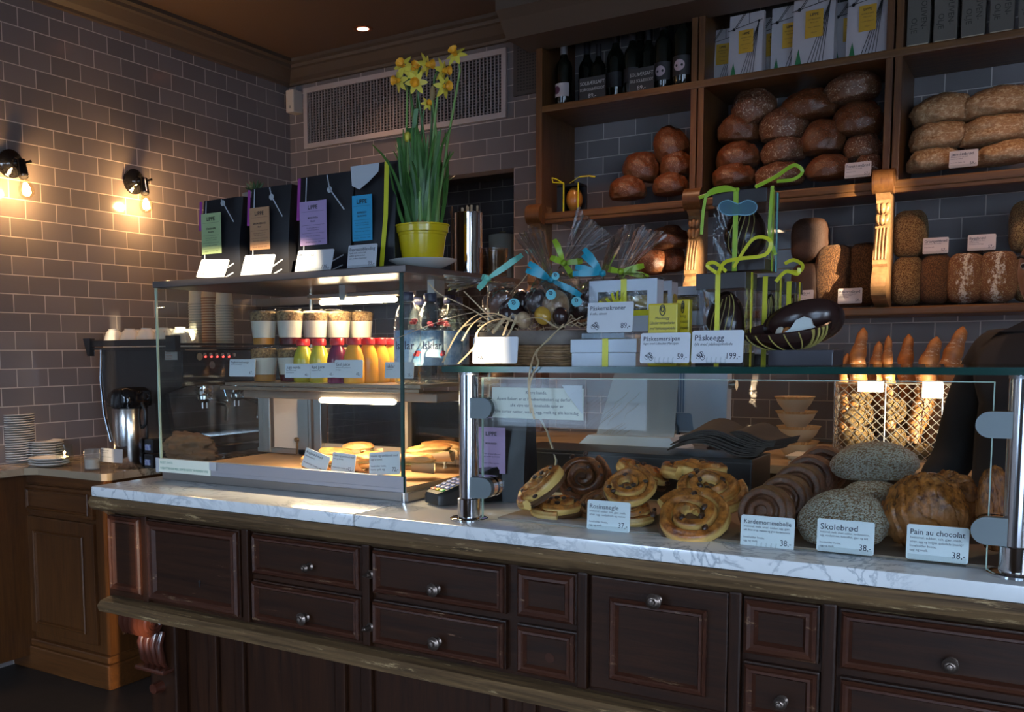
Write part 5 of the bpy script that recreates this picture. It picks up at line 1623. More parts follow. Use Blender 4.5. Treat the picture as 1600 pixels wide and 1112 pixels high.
# little plants behind the bags
for (px, py, Y, lb) in ((399, 287, 2.2, 'between the green and copper labelled bags'), (520, 279, 2.2, 'above the lilac labelled bag')):
    c = at(px, py, Y=Y)
    t = thing('small_succulent', 'tip of a small green succulent peeking %s' % lb, 'plant', (c.x, Y, TZ))
    part('pot', G().lathe([(.001, 0), (.03, 0), (.04, c.z - TZ - .03), (.001, c.z - TZ - .03)], (c.x, Y, TZ), 20), mat('small_pot', (.2, .18, .16), .6), t, True)
    g = G()
    for k in range(14):
        a = k * 2.4; e = .25 + .75 * (k / 14)
        d = Vector((cos(a) * (1.1 - e * .8), sin(a) * (1.1 - e * .8), e)).normalized()
        b0_ = Vector((c.x, Y, c.z - .03))
        g.tube([b0_, b0_ + d * .02, b0_ + d * .042], [.006, .0065, .0008], 6)
    part('leaves', g, mat('succulent_green', (.04, .09, .03), .5), t, True)
c = at(352, 300, Y=2.12)
t = thing('folded_cloth', 'grey white folded cloth lying behind the leftmost coffee bag', 'cloth', (c.x, 2.14, TZ))
part('cloth', G().ico((c.x, 2.15, TZ + .115), (.075, .05, .115), 4, fn=noisy(.10, 2, 77, -5)), mat('grey_cloth', (.30, .28, .27), .9), t, True, sharp=80)
part('fold', G().ribbon([(c.x - .07, 2.12, TZ + .19), (c.x - .03, 2.105, TZ + .215), (c.x + .03, 2.10, TZ + .222), (c.x + .07, 2.11, TZ + .21)], (0, .01, .006), .002), mat('grey_cloth', (0, 0, 0)), t, True)

# ------------------------------------------------------------------ daffodils
PX, PY = -1.292, 2.005
SZ = TZ + .001
t = tag(part('saucer', G().lathe([(.001, .002), (.035, .002), (.038, 0), (.045, .002), (.082, .020), (.084, .023), (.080, .022), (.045, .008), (.001, .006)], (PX, PY, SZ), 36), WHITEC, None, True), 'white saucer under the yellow daffodil pot', 'saucer')
t.name = 'white_saucer'
pot = thing('potted_daffodils', 'tall flowering daffodils in a yellow plastic pot on the display case', 'plant', (PX, PY, SZ + .0086))
pz = SZ + .0086
part('pot', G().lathe([(.001, 0), (.046, 0), (.048, .004), (.058, .072), (.0595, .073), (.0595, .078), (.063, .080), (.064, .094), (.0665, .095), (.0665, .098), (.062, .098), (.061, .085), (.001, .084)], (PX, PY, pz), 40), POTY, pot, True)
part('soil', G().lathe([(.001, .094), (.030, .092), (.058, .085), (.060, .080), (.001, .080)], (PX, PY, pz), 24), SOIL, pot, True)
bz_ = pz + .090
g = G()
rnd = random.Random(4)
for k in range(9):
    a = rnd.uniform(0, 2 * pi); r_ = rnd.uniform(.01, .045)
    g.lathe([(.004, 0), (.012, .004), (.013, .012), (.007, .026), (.004, .034)], (PX + r_ * cos(a), PY + r_ * sin(a), bz_ - .006), 12)
part('bulbs', g, mat('bulb_skin', (.20, .10, .05), .7), pot, True)
g = G(); pale = G()
for k in range(62):
    a = rnd.uniform(0, 2 * pi); r0 = rnd.uniform(.005, .044); L_ = rnd.uniform(.13, .245)
    lean = rnd.uniform(-.01, .035); bend = rnd.choice([0, 0, 0, .03, .06, .10]) * rnd.uniform(.4, 1)
    p0 = Vector((PX + r0 * cos(a), PY + r0 * sin(a), bz_ - .005))
    out = Vector((cos(a), sin(a), 0)); sw_ = Vector((-sin(a), cos(a), 0)) * rnd.uniform(-.015, .015)
    pts = []
    for i in range(9):
        f = i / 8
        pts.append(p0 + Vector((0, 0, L_ * f - bend * .25 * f ** 4)) + out * (lean * f + bend * f ** 3 + .012 * sin(f * pi)) + sw_ * f * f)
    wd = Vector((-sin(a), cos(a), 0)).lerp(Vector((cos(YAW), sin(YAW), 0)), .5).normalized()
    ws = [wd * (.0085 * (0.65 + .5 * sin(pi * min(1, f_ / 8 + .25))) if f_ < 8 else .002) for f_ in range(9)]
    g.ribbon(pts, ws, .0009)
for (pts_, ww) in (([(-.03, 350), (-.045, 300), (-.052, 260), (-.064, 215)], .012), ([(0, 350), (.005, 290), (-.01, 240), (-.035, 200)], .014), ([(.02, 350), (.03, 300), (.012, 250), (-.015, 200)], .013), ([(.035, 350), (.045, 300), (.05, 240), (.056, 205)], .008), ([(-.01, 350), (-.02, 270), (-.022, 210), (-.012, 170)], .010)):
    P3 = []
    for dx, py in pts_:
        q = at(657 + dx * 530, py, Y=PY - .02)
        P3.append(q)
    g.ribbon(P3, Vector((cos(YAW), sin(YAW), 0)) * ww, .001)
part('leaves', g, GREEN_L, pot, True, sharp=60)
for k in range(16):
    a = rnd.uniform(0, 2 * pi); r0 = rnd.uniform(.01, .048)
    p0 = Vector((PX + r0 * cos(a), PY + r0 * sin(a), bz_ - .005))
    pale.tube([p0, p0 + Vector((cos(a) * .004, sin(a) * .004, .05)), p0 + Vector((cos(a) * .006, sin(a) * .006, .12))], [.0065, .005, .003], 8)
part('leaf_sheaths', pale, GREEN_S, pot, True)


def flower():
    f = G()
    for k in range(6):
        a = k * pi / 3
        d = Vector((cos(a), sin(a), 0)); s_ = Vector((-sin(a), cos(a), 0))
        z0 = .001 * (k % 2)
        f.v += []
        pts = [Vector((0, 0, z0)) + d * .003, d * .010 + s_ * .0065 + Vector((0, 0, z0 - .001)), d * .020 + s_ * .004 + Vector((0, 0, -.004)), d * .026 + Vector((0, 0, -.006)), d * .020 - s_ * .004 + Vector((0, 0, -.004)), d * .010 - s_ * .0065 + Vector((0, 0, z0 - .001))]
        n_ = len(f.v)
        up = [p + Vector((0, 0, .0007)) for p in pts]
        f.ring([pts, up])
    tr_ = G(); rings = []
    for (r_, z_) in ((.0045, 0), (.0055, .008), (.007, .013), (.0098, .017)):
        rings.append([((r_ + (.001 if (j % 2 and z_ > .012) else 0)) * cos(2 * pi * j / 18), (r_ + (.001 if (j % 2 and z_ > .012) else 0)) * sin(2 * pi * j / 18), z_) for j in range(18)])
    rings += [[(v[0] * .86, v[1] * .86, v[2] - .001) for v in rings[-1]], [(.0035 * cos(2 * pi * j / 18), .0035 * sin(2 * pi * j / 18), .003) for j in range(18)]]
    tr_.ring(rings, True, True, True)
    return f, tr_
fl_, tr_ = flower()
stems = []
for i, (px, py, dy, ux, uz) in enumerate(((630, 103, -.01, -.3, .5), (645, 108, .0, .25, .6), (666, 101, .01, .9, .15), (712, 86, .0, -.35, .9), (692, 110, .01, .95, .05), (624, 126, -.02, -.8, .1), (650, 129, -.03, -.1, .05), (694, 135, -.02, .5, .1), (668, 162, 0, .3, .3))):
    c = at(px, py, Y=PY + dy)
    view = (CAM - c).normalized(); rgt = Vector((cos(YAW), sin(YAW), 0))
    fd = (view * .75 + rgt * ux * 1.2 + Vector((0, 0, uz * .8))).normalized()
    q = fd.to_track_quat('Z', 'Y').to_matrix().to_4x4()
    M = Matrix.Translation(c) @ q @ Matrix.Scale((1.0 if i != 8 else .6) * 1.12, 4)
    b_ = part('blossom', xf(fl_, M), PETAL, pot, False)
    part('trumpet', xf(tr_, M), TRUMP, b_, True, sharp=70)
    a = i * 2.1
    base = Vector((PX + .03 * cos(a), PY + .03 * sin(a), bz_ - .004))
    if i == 3: base = Vector((PX + .035, PY, bz_))
    neck = c - fd * .012
    mid = base.lerp(neck, .55) + Vector((.004 * cos(a), 0, .0))
    top = neck - fd * .012 + Vector((0, 0, -.018))
    part('stem', G().tube([base, base.lerp(mid, .5), mid, top, neck - fd * .003, neck + fd * .010], [.0034, .0032, .0030, .0026, .0020, .003], 8), GREEN_S if i % 2 else GREEN_L, pot, True)
c = at(676, 146, Y=PY)
part('bud', G().ico(c, (.007, .007, .018), 2), mat('papery_bud', (.38, .26, .12), .6), pot, True)
part('stem', G().tube([(PX + .01, PY, bz_), (c.x + .01, PY, c.z - .10), (c.x, PY, c.z - .015)], [.003, .003, .0025], 8), GREEN_S, pot, True)
c = at(637, 214, Y=PY - .03)
part('bud', G().ico(c, (.010, .010, .013), 2), PETAL, pot, True)
part('stem', G().tube([(PX - .02, PY - .03, bz_), c], .0025, 8), GREEN_S, pot, True)

# steel cylinder with stir sticks, ribbed glass vase
c = at(732, 380, Y=2.28)
t = thing('stirrer_canister', 'tall shiny steel canister of wooden stir sticks right of the daffodils', 'canister', (c.x, 2.28, TZ))
top_z = at(732, 333, Y=2.28).z - TZ
part('canister', G().lathe([(.001, 0), (.037, 0), (.0375, .003), (.0375, top_z - .003), (.0385, top_z), (.036, top_z), (.035, top_z - .05), (.001, top_z - .05)], (c.x, 2.28, TZ), 40), CHROME, t, True)
g = []
for k in range(11):
    a = k * 2.4; r_ = .006 + .0022 * k
    part('stir_stick', G().box((c.x + r_ * cos(a), 2.28 + r_ * sin(a), TZ + top_z - .02 + .006 * (k % 3)), (.006, .0016, .055), rot=R(0, random.uniform(-5, 5), random.uniform(0, 90)), bev=.0007), mat('birch_stick', (.55, .38, .22), .6), t)
c = at(716, 375, Y=2.30)
t = thing('wooden_skewers', 'thin crossed wooden sticks leaning left of the steel canister', 'sticks', (c.x - .02, 2.33, TZ))
for k, (a, b) in enumerate((((705, 440), (706, 322)), ((716, 400), (704, 330)), ((708, 440), (712, 345)))):
    A = at(*a, Y=2.33); B = at(*b, Y=2.33); A.z = max(A.z, TZ + .002)
    part('stick', G().cyl(A, B, .0026, seg=8), mat('brown_stick', (.22, .11, .05), .6), t, True)
c = at(772, 410, Y=2.33)
t = thing('ribbed_glass_vase', 'short ribbed glass tumbler standing right of the steel canister', 'glass', (c.x, 2.33, TZ))
zt_ = at(772, 389, Y=2.33).z - TZ
n = 48; rings = []
for r_, z_ in ((.001, .002), (.032, .002), (.034, .006), (.036, zt_ - .01), (.038, zt_), (.036, zt_), (.033, zt_ - .01), (.031, .010), (.001, .010)):
    rings.append([((r_ + (.0012 if (j % 2 and r_ > .02 and z_ < zt_ - .005) else 0)) * cos(2 * pi * j / n) + c.x, (r_ + (.0012 if (j % 2 and r_ > .02 and z_ < zt_ - .005) else 0)) * sin(2 * pi * j / n) + 2.33, z_ + TZ) for j in range(n)])
part('glass', G().ring(rings), glass_mat('ribbed_glass', (.86, .74, .62), 1.6, .03), t, True)
part('rim', G().lathe([(.0345, zt_ - .002), (.0385, zt_ - .001), (.0385, zt_ + .001), (.0345, zt_ + .001)], (c.x, 2.33, TZ), 40, False, False), glass_mat('rim_glass', (.8, .75, .7), 2.0, film=.15), t, True)
# ------------------------------------------------------------------ glass counter guard
GZ = 1.270
gd = thing('counter_glass_guard', 'glass guard shelf on steel posts standing over the pastries', 'glass guard', (-.5, 1.75, CT))
gx0 = at(691, 574, Y=1.70).x
part('top_glass', G().b2((gx0, 1.703, GZ - .010), (.30, 2.10, GZ)), glass_mat('shelf_glass', (.80, .92, .88), 1.0), gd, label='horizontal glass shelf with dark green edge')
part('glass_edge', G().b2((gx0 - .001, 1.699, GZ - .011), (.30, 1.7029, GZ + .0005)).b2((gx0 - .001, 1.699, GZ - .011), (gx0, 2.10, GZ + .0005)), GEDGE, gd, label='dark green front edge of the glass shelf')
part('front_glass', G().b2((-.984, 1.752, CT + .002), (-.077, 1.758, 1.246)), GLASS, gd, label='upright front pane')
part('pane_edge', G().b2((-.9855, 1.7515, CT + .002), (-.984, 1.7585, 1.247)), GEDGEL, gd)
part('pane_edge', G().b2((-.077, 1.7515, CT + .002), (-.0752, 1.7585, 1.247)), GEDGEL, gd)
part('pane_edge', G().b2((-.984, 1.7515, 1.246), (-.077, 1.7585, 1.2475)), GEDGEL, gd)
for (x, pane) in ((-1.008, 1), (-.036, -1)):
    po = part('post', G().lathe([(.001, 0), (.0205, 0), (.0205, GZ - .011 - CT), (.001, GZ - .011 - CT)], (x, 1.738, CT), 48), mat('polished_post', (.70, .70, .72), .14, 1.0), gd, True)
    part('base_flange', G().lathe([(.001, 0), (.040, 0), (.040, .004), (.036, .006), (.024, .007), (.024, .045), (.0205, .047), (.001, .047)], (x, 1.738, CT), 48), CHROME, po, True)
    part('top_cap', G().lathe([(.001, 0), (.0215, 0), (.0215, .005), (.001, .005)], (x, 1.738, GZ - .017), 40), SATIN, po, True)
    for (ya, yb_) in (((621, 653), (745, 777)) if pane > 0 else ((642, 683), (806, 849))):
        za = at(750 if pane > 0 else 1545, ya, Y=1.735).z; zb_ = at(750 if pane > 0 else 1545, yb_, Y=1.735).z
        zc = (za + zb_) / 2; r_ = (za - zb_) / 2
        xe = x + pane * .062
        pl = [(x + pane * .004, zc - r_), (xe - pane * r_, zc - r_)] + [(xe - pane * r_ + pane * r_ * sin(pi * k / 12), zc - r_ * cos(pi * k / 12)) for k in range(1, 12)] + [(xe - pane * r_, zc + r_), (x + pane * .004, zc + r_)]
        cl = part('glass_clamp', G().prism(pl, 1.722, 1.735), mat('clamp_steel', (.13, .15, .155), .45, .6), po, False)
        part('clamp_back', G().prism(pl, 1.7595, 1.772), CHROME, cl, False)
        part('clamp_pad', G().prism([(a, b) for a, b in pl], 1.736, 1.7515), CHROME, cl, False)

# message sign on the pane
A = at(768, 652, Y=1.745); B = at(911, 607, Y=1.745)
t = thing('allergen_notice', 'cream notice beginning Kjære kunde, hanging on the glass pane', 'notice', ((A.x + B.x) / 2, 1.747, A.z))
y = 1.7475
part('paper', G().b2((A.x, y, A.z), (B.x, y + .0012, B.z)), CREAMP, t)
W = B.x - A.x; H = B.z - A.z; xm = (A.x + B.x) / 2
g = merge(*[text_geo(s_, .0088, xm, A.z + H * f, W * .93, 'c') for s_, f in (('Kjære kunde,', .80), ('Åpent Bakeri er et håndverksbakeri og derfor kan', .585), ('alle våre varer inneholde spor av', .38), ('alle sorter nøtter, sesam, egg, melk og alle kornslag.', .17))])
for v in g.v: v.y = y - .0006
part('lettering', g, mat('navy_ink', (.01, .012, .03), .6), t)
part('clear_sleeve', G().b2((A.x - .002, y - .0014, A.z - .008), (B.x + .006, y - .0008, B.z + .008)), glass_mat('sleeve', (.97, .98, .98), .5, film=.03), t)
part('folded_corner', G().add([(B.x - .045, y - .002, B.z + .006), (B.x - .002, y - .002, B.z + .006), (B.x - .001, y - .002, A.z + .012), (B.x - .028, y - .006, B.z - .016)], [(0, 1, 3), (1, 2, 3)]), mat('fold_film', (.55, .60, .62), .3), t)

# ------------------------------------------------------------------ pastries
def snail_geo(turns=2.6, r0=.10, R1=1.0, seed=0, hgt=.30, per=26):
    g = G(); pts = []; rad = []
    n_ = int(turns * per)
    for i in range(n_ + 1):
        f = i / n_; a = f * turns * 2 * pi + seed
        r = r0 + (R1 - .14 - r0) * f ** .9
        q = Vector((cos(a), sin(a), 0)) * r
        dome = hgt * (1 - (r / R1) ** 2) * .75
        w_ = noise.noise(Vector((cos(a) * 1.5, sin(a) * 1.5, f * 4 + seed * 3)))
        pts.append(q * (1 + .05 * w_) + Vector((0, 0, dome + .04 * w_)))
        rad.append((.165 + .03 * w_) * (.55 + .45 * min(1, f * 6)) * (1 if f < .97 else .8))
    g.tube(pts, rad, 24, flat=(.92, 1.25), up=(0, 0, 1))
    for i, p in enumerate(pts):
        for j in range(24):
            v = g.v[i * 24 + j]; d = v - p
            f = i / len(pts)
            rg = sin(j / 24 * 2 * pi * 5 + f * turns * 5 + seed) * .5 + .5
            k = 1 - .17 * (1 - rg) ** 3 + .12 * noise.noise(p * 3.5 + Vector((seed, j * .15, 0))) + .05 * noise.noise(v * 14)
            g.v[i * 24 + j] = p + d * k
    return g


def snail(seed, m, fil):
    t = thing('raisin_snail', 'x', 'pastry')
    d = part('dough', snail_geo(seed=seed, turns=2.4 + .2 * (seed % 2)), m, t, True, sharp=80)
    part('custard_filling', G().lathe([(.001, -.05), (.80, -.12), (.82, -.02), (.5, .12), (.001, .20)], seg=30), fil, t, True)
    rr = random.Random(seed)
    for k in range(7):
        a = rr.uniform(0, 2 * pi); r_ = rr.choice([.32, .60, .84]) + rr.uniform(-.04, .04)
        part('raisin', G().ico((r_ * cos(a), r_ * sin(a), .15 + .24 * (1 - r_ ** 2)), (.095, .07, .06), 2, fn=noisy(.2, 3, k, -5)), mat('raisin', (.035, .012, .008), .3), t, True)
    return Proto(t)
FIL = mat('dark_filling', (.09, .035, .014), .45, bump=.5, bscale=60)
SN = [snail(1, SNAIL, FIL), snail(2, SNAIL, FIL)]
SND = [snail(3, SNAILD, FIL)]


def put_snail(P_, px, py, wpx, Y, rot, label, thick=1.0, group='raisin snails behind the glass'):
    c = at(px, py, Y=Y); s = px2m(px, py, Y) * wpx / 2 * 1.02
    o = P_.place(c, label, [radians(a) for a in rot], (s, s, s * thick), group)
    o.rotation_mode = 'ZYX'
    o.rotation_euler = [radians(a) for a in rot]
    return o
put_snail(SN[0], 872, 797, 92, 1.86, (8, 0, 20), 'raisin snail lying flat, lowest of the left pile')
put_snail(SN[1], 849, 762, 98, 1.83, (30, -30, 0), 'glossy raisin snail leaning to the left on top of the left pile')
put_snail(SND[0], 912, 748, 92, 1.97, (62, 10, 40), 'dark raisin snail standing behind the leaning one')
put_snail(SN[1], 982, 803, 88, 1.85, (14, 5, 90), 'raisin snail half hidden behind the Rosinsnegle card')
put_snail(SN[0], 981, 764, 92, 1.83, (36, 6, 200), 'raisin snail resting above the Rosinsnegle card')
put_snail(SND[0], 940, 790, 84, 1.90, (30, -8, 10), 'dark raisin snail filling the gap left of the card')
put_snail(SN[1], 1004, 745, 96, 1.97, (-4, 22, 60), 'pale raisin snail seen edge on behind the middle pile')
put_snail(SN[1], 1086, 741, 112, 1.97, (-2, 2, 0), 'pale raisin snail seen from the side, top of the right pile')
put_snail(SN[0], 1109, 770, 116, 1.88, (28, 12, 130), 'raisin snail in the middle of the right pile')
put_snail(SN[1], 1081, 813, 128, 1.80, (38, 4, 260), 'large raisin snail at the front, its spiral facing out')

# cardamom rolls: a leaning row
t = thing('cardamom_roll', 'x', 'pastry')
g = G()
for i in range(4):
    pass
g = snail_geo(turns=1.9, seed=5, r0=.16, hgt=.45)
part('dough', g, CARD_P, t, True, sharp=80)
part('rolled_core', G().lathe([(.001, -.75), (.62, -.72), (.86, -.45), (.93, -.1), (.80, .08), (.4, .22), (.001, .34)], seg=36), CARD_P, t, True, sharp=80)
KR = Proto(t)
for i, (px, py, w_, Y, lb) in enumerate(((1197, 800, 92, 1.815, 'frontmost of the row, above its card'), (1226, 783, 92, 1.89, 'second in the row'), (1248, 764, 88, 1.96, 'third in the row'), (1266, 748, 84, 2.04, 'fourth in the row'), (1286, 733, 80, 2.12, 'rearmost under the white papers'))):
    c = at(px, py, Y=Y); s = px2m(px, py, Y) * w_ / 2
    c.z = max(c.z, CT + s * .98)
    KR.place(c, 'dark cardamom roll standing on edge, %s' % lb, (radians(82), 0, radians(-8 + 5 * i)), (s, s, s * .85), 'row of cardamom rolls')


def bun(name_, m, seed, flat=-.5):
    t = thing(name_, 'x', 'pastry')
    off = Vector((seed, seed * 2, 1))

    def fn(p):
        q = p * (1 + .05 * noise.noise(p * 1.8 + off) + .018 * noise.noise(p * 9 + off) + .012 * noise.noise(p * 24 + off))
        if q.z < flat: q.z = flat + (q.z - flat) * .3
        return q
    part('bun', G().ico((0, 0, 0), (1, 1, 1), 6, fn=fn), m, t, True, sharp=85)
    return t
tc_ = bun('coconut_bun', COCO, 3)
part('bare_side', G().ico((.25, .30, -.30), (.80, .66, .30), 4, fn=noisy(.06, 2, 3, -1.5)), mat('bun_side', (.60, .40, .18), .6), tc_, True)
CB = Proto(tc_)
for (px, py, w_, h_, Y, rz, lb) in ((1318, 815, 134, 92, 1.84, 0, 'largest at the front left, behind the Skolebrød card'), (1362, 796, 112, 84, 1.94, 40, 'middle one leaning behind the front bun'), (1366, 724, 126, 60, 2.02, 10, 'flat one on top of the pile')):
    c = at(px, py, Y=Y); s = px2m(px, py, Y)
    CB.place(c, 'coconut covered bun, %s' % lb, (radians(6), radians(-4), radians(rz)), (w_ * s / 2, w_ * s / 2 * .9, h_ * s / 2 * 1.1), 'coconut buns')


def layered(seed):
    t = thing('chocolate_croissant', 'x', 'pastry')
    off = Vector((seed * 3, 0, seed))

    def fn(p):
        th = atan2(p.z, p.y)
        u_ = p.x * 2.3 + p.z * .5 + noise.noise(p * 1.3 + off) * .9; u_ -= math.floor(u_); ridge = 1.6 * (u_ ** .6) - 1.2
        r = 1 + .07 * ridge + .07 * noise.noise(p * 2.2 + off) + .03 * noise.noise(Vector((p.x * 16, p.y * 4, p.z * 4)) + off)
        q = Vector((p.x * r, p.y * r, p.z * r))
        q.z *= 1 - .12 * abs(q.x)
        if q.z < -.75: q.z = -.75 + (q.z + .75) * .3
        return q
    part('layered_dough', G().ico((0, 0, 0), (1, .95, 1), 6, fn=fn), CHOCP, t, True, sharp=85)
    g = G()
    g.tube([(.55 + .4 * sin(k * .3) * .6, -.62 + k * .10, .35 - abs(k - 5) * .10) for k in range(11)], [.05] * 11, 8)
    part('pastry_fold', g, CHOCP, t, True, sharp=85)
    return Proto(t)
LP = [layered(1), layered(4)]
for i, (px, py, w_, h_, Y, rz, lb) in enumerate(((1446, 803, 124, 134, 1.86, 20, 'large one behind the Pain au chocolat card'), (1486, 778, 84, 90, 1.97, -30, 'second one behind and to the right of the large one'), (1556, 800, 64, 150, 1.86, 60, 'right one seen between the clamp and the steel post'), (1520, 800, 60, 90, 2.02, 0, 'rear one in the gap beside the pane edge'), (1612, 790, 80, 140, 1.92, 30, 'far right one behind the steel post'))):
    c = at(px, py, Y=Y); s = px2m(px, py, Y)
    hz = h_ * s / 2
    c.z = max(c.z, CT + hz * .8)
    LP[i % 2].place(c, 'golden brown chocolate croissant, %s' % lb, (0, radians(-8), radians(rz)), (w_ * s / 2, w_ * s / 2 * .8, hz), 'chocolate croissants')
gP = 'price cards before the pastries'
card('price_card', 'white card reading Rosinsnegle 37,-', (917, 783, 984, 829), 1.764, 'Rosinsnegle', ING + ['', 'Inneholder hvete,', 'egg og melk'], '37,-', ts=.22, ls=.095, group=gP, tilt=-4)
card('price_card', 'white card reading Kardemommebolle 38,-', (1157, 807, 1241, 857), 1.764, 'Kardemommebolle', ['hvetemel, melk, smør, sukker, egg, gjær,', 'salt, brun sirup, maizena og grov kardemomme', '', 'Inneholder hvete,', 'egg og melk'], '38,-', ts=.20, ls=.09, group=gP, tilt=-4, holder='clip')
card('price_card', 'white card reading Skolebrød 38,-', (1276, 813, 1366, 864), 1.764, 'Skolebrød', ['hvetemel, melk, smør, sukker, kardemomme,', 'egg, vaniljekrem, kokosflak, gjær og salt', '', 'Inneholder hvete,', 'egg og melk'], '38,-', ts=.26, ls=.085, group=gP, tilt=-4)
card('price_card', 'white card reading Pain au chocolat 38,-', (1416, 822, 1514, 877), 1.764, 'Pain au chocolat', ['hvetemel, sukker, salt, gjær, melk,', 'smør, egg og belgisk sjokolade (mørk)*', 'Inneholder hvete,', 'egg og melk'], '38,-', ts=.22, ls=.095, group=gP, tilt=-4)
# board / paper under the pastries
t = part('pastry_board', G().b2((-.96, 1.775, CT + .0004), (.25, 2.16, CT + .004)), mat('brown_tray_liner', (.20, .14, .10), .7), None)
tag(t, 'thin brown tray liner under the rows of pastries', 'tray liner')

# ------------------------------------------------------------------ behind the pastries
A = at(800, 712, Y=2.19); B = at(1168, 790, Y=2.19)
zt_ = 1.058
t = thing('black_counter_box', 'long black box behind the pastries carrying the dark napkins', 'box', (-.83, 2.26, CT))
part('box', G().b2((A.x, 2.19, CT), (-.548, 2.36, zt_), bev=.003), mat('black_box', (.014, .014, .016), .3), t)
part('lid_edge', G().b2((A.x - .002, 2.187, zt_ - .012), (-.546, 2.19, zt_ - .009)), mat('box_seam', (.05, .05, .055), .3), t)
# napkins
def napkins(name_, label, base, w_, d_, n_, fanx, seed, rz=0, bend=.03):
    t = thing(name_, label, 'napkins', base)
    rr = random.Random(seed)
    M0 = Matrix.Translation(base) @ Matrix.Rotation(radians(rz), 4, 'Z')
    for k in range(n_):
        sx = rr.uniform(-.006, .006) + fanx * k; ph = rr.uniform(-.02, .02)

        def fn(u, v, k=k, sx=sx, ph=ph):
            x = (u - .5) * w_ + sx; y = (v - .5) * d_
            z = .003 + k * .0042 + bend * (.5 - .5 * cos(u * 2 * pi * .95 + 1.1 + ph * .3)) * (.6 + .4 * v)
            return M0 @ Vector((x, y, z))
        g = G().grid(fn, 16, 3)
        nb = len(g.v); g2 = G().grid(lambda u, v: fn(u, v) + Vector((0, 0, .0032)), 16, 3)
        g.add(g2.v, g2.f)
        # side skirts
        for j in (0, 3):
            for i in range(16):
                a = i * 4 + j; g.f.append((a, a + 4, a + 4 + nb, a + nb))
        for i in (0, 16):
            for j in range(3):
                a = i * 4 + j; g.f.append((a, a + 1, a + 1 + nb, a + nb))
        part('napkin', g, mat('charcoal_napkin', (.060, .050, .044), .8, var=.3, vscale=30), t, True, sharp=60)
    return t
c = at(1120, 700, Y=2.24)
napkins('napkin_stack', 'wavy stack of dark charcoal napkins on the black box', Vector((c.x, 2.26, zt_)), .20, .13, 8, .003, 3, rz=4, bend=.045)
c = at(1215, 700, Y=2.24)
napkins('napkin_fan', 'fanned dark napkins at the right end of the black box', Vector((-.575, 2.27, zt_ + .012)), .13, .12, 7, .005, 8, rz=-12, bend=.03)

# white till display back
Y2 = 2.64
A = at(1040, 674, Y=Y2); B = at(1137, 560, Y=Y2)
TILL = mat('pale_blue_grey_plastic', (.46, .54, .64), .4)
t = thing('till_monitor', 'pale blue grey back of a till monitor behind the glass', 'monitor', ((A.x + B.x) / 2, Y2 + .03, CT))
x0, x1, z0, z1 = A.x - .02, B.x, A.z, 1.262
part('rear_cover', G().prism(rounded_rect(x0, z0, x1, z1, .008), Y2, Y2 + .045), TILL, t)
g = G()
for k in range(7):
    g.b2((x0 + .022 + k * .0075, Y2 - .0022, z0 + .055), (x0 + .0255 + k * .0075, Y2, z1 - .01))
part('cooling_ribs', g, mat('rib_blue', (.12, .20, .32), .5), t)
rc = [(x0 + .016, z0 + .004), (x0 + .10, z0 + .004), (x0 + .096, z0 + .020), (x0 + .092, z0 + .050), (x0 + .086, z0 + .053), (x0 + .016, z0 + .053)]
part('cable_recess', G().prism(rc, Y2 - .0015, Y2 + .001), mat('recess_blue', (.16, .25, .38), .5), t)
part('cable', G().tube([(x0 + .05, Y2 - .004, z0 + .052), (x0 + .048, Y2 - .004, z0 + .03), (x0 + .055, Y2 - .004, z0 + .01), (x0 + .054, Y2 - .003, z0 - .02)], .003, 8), mat('dark_cable', (.05, .09, .14), .5), t, True)
part('screws', G().cyl((x1 - .012, Y2 - .003, z0 + .010), (x1 - .012, Y2, z0 + .010), .004).cyl((x0 + .022, Y2 - .003, z0 + .012), (x0 + .022, Y2, z0 + .012), .0025).cyl((x0 + .022, Y2 - .003, z0 + .045), (x0 + .022, Y2, z0 + .045), .0025), mat('dark_screw', (.04, .05, .06), .4), t, True)
part('stand', G().b2((x0 + .03, Y2 + .005, CT - .02), (x1 - .004, Y2 + .03, z0), bev=.004), CHROME, t)
part('stand_foot', G().b2((x0, Y2 - .06, CT - .06), (x1 + .02, Y2 + .10, CT - .02), bev=.004), SATIN, t)
c = at(1146, 601, Y=Y2 + .01)
part('lock_knob', G().cyl((x1, Y2 + .02, c.z), (x1 + .012, Y2 + .02, c.z), .012).cyl((x1 + .012, Y2 + .02, c.z), (x1 + .020, Y2 + .02, c.z), .015), mat('brass_grey_knob', (.5, .45, .38), .25, .9), t, True)
# lower work shelf carrying the till
tw = thing('till_shelf', 'low dark work bench behind the counter under the tills', 'bench', (-.8, 2.55, 0))
part('board', G().b2((-2.60, 2.39, CT - .09), (-.25, 2.82, CT - .06)), COUNTERW, tw)
part('side', G().b2((-2.60, 2.39, 0), (-2.57, 2.70, CT - .09)), COUNTERV, tw)
part('side', G().b2((-.28, 2.39, 0), (-.25, 2.75, CT - .09)), COUNTERV, tw)
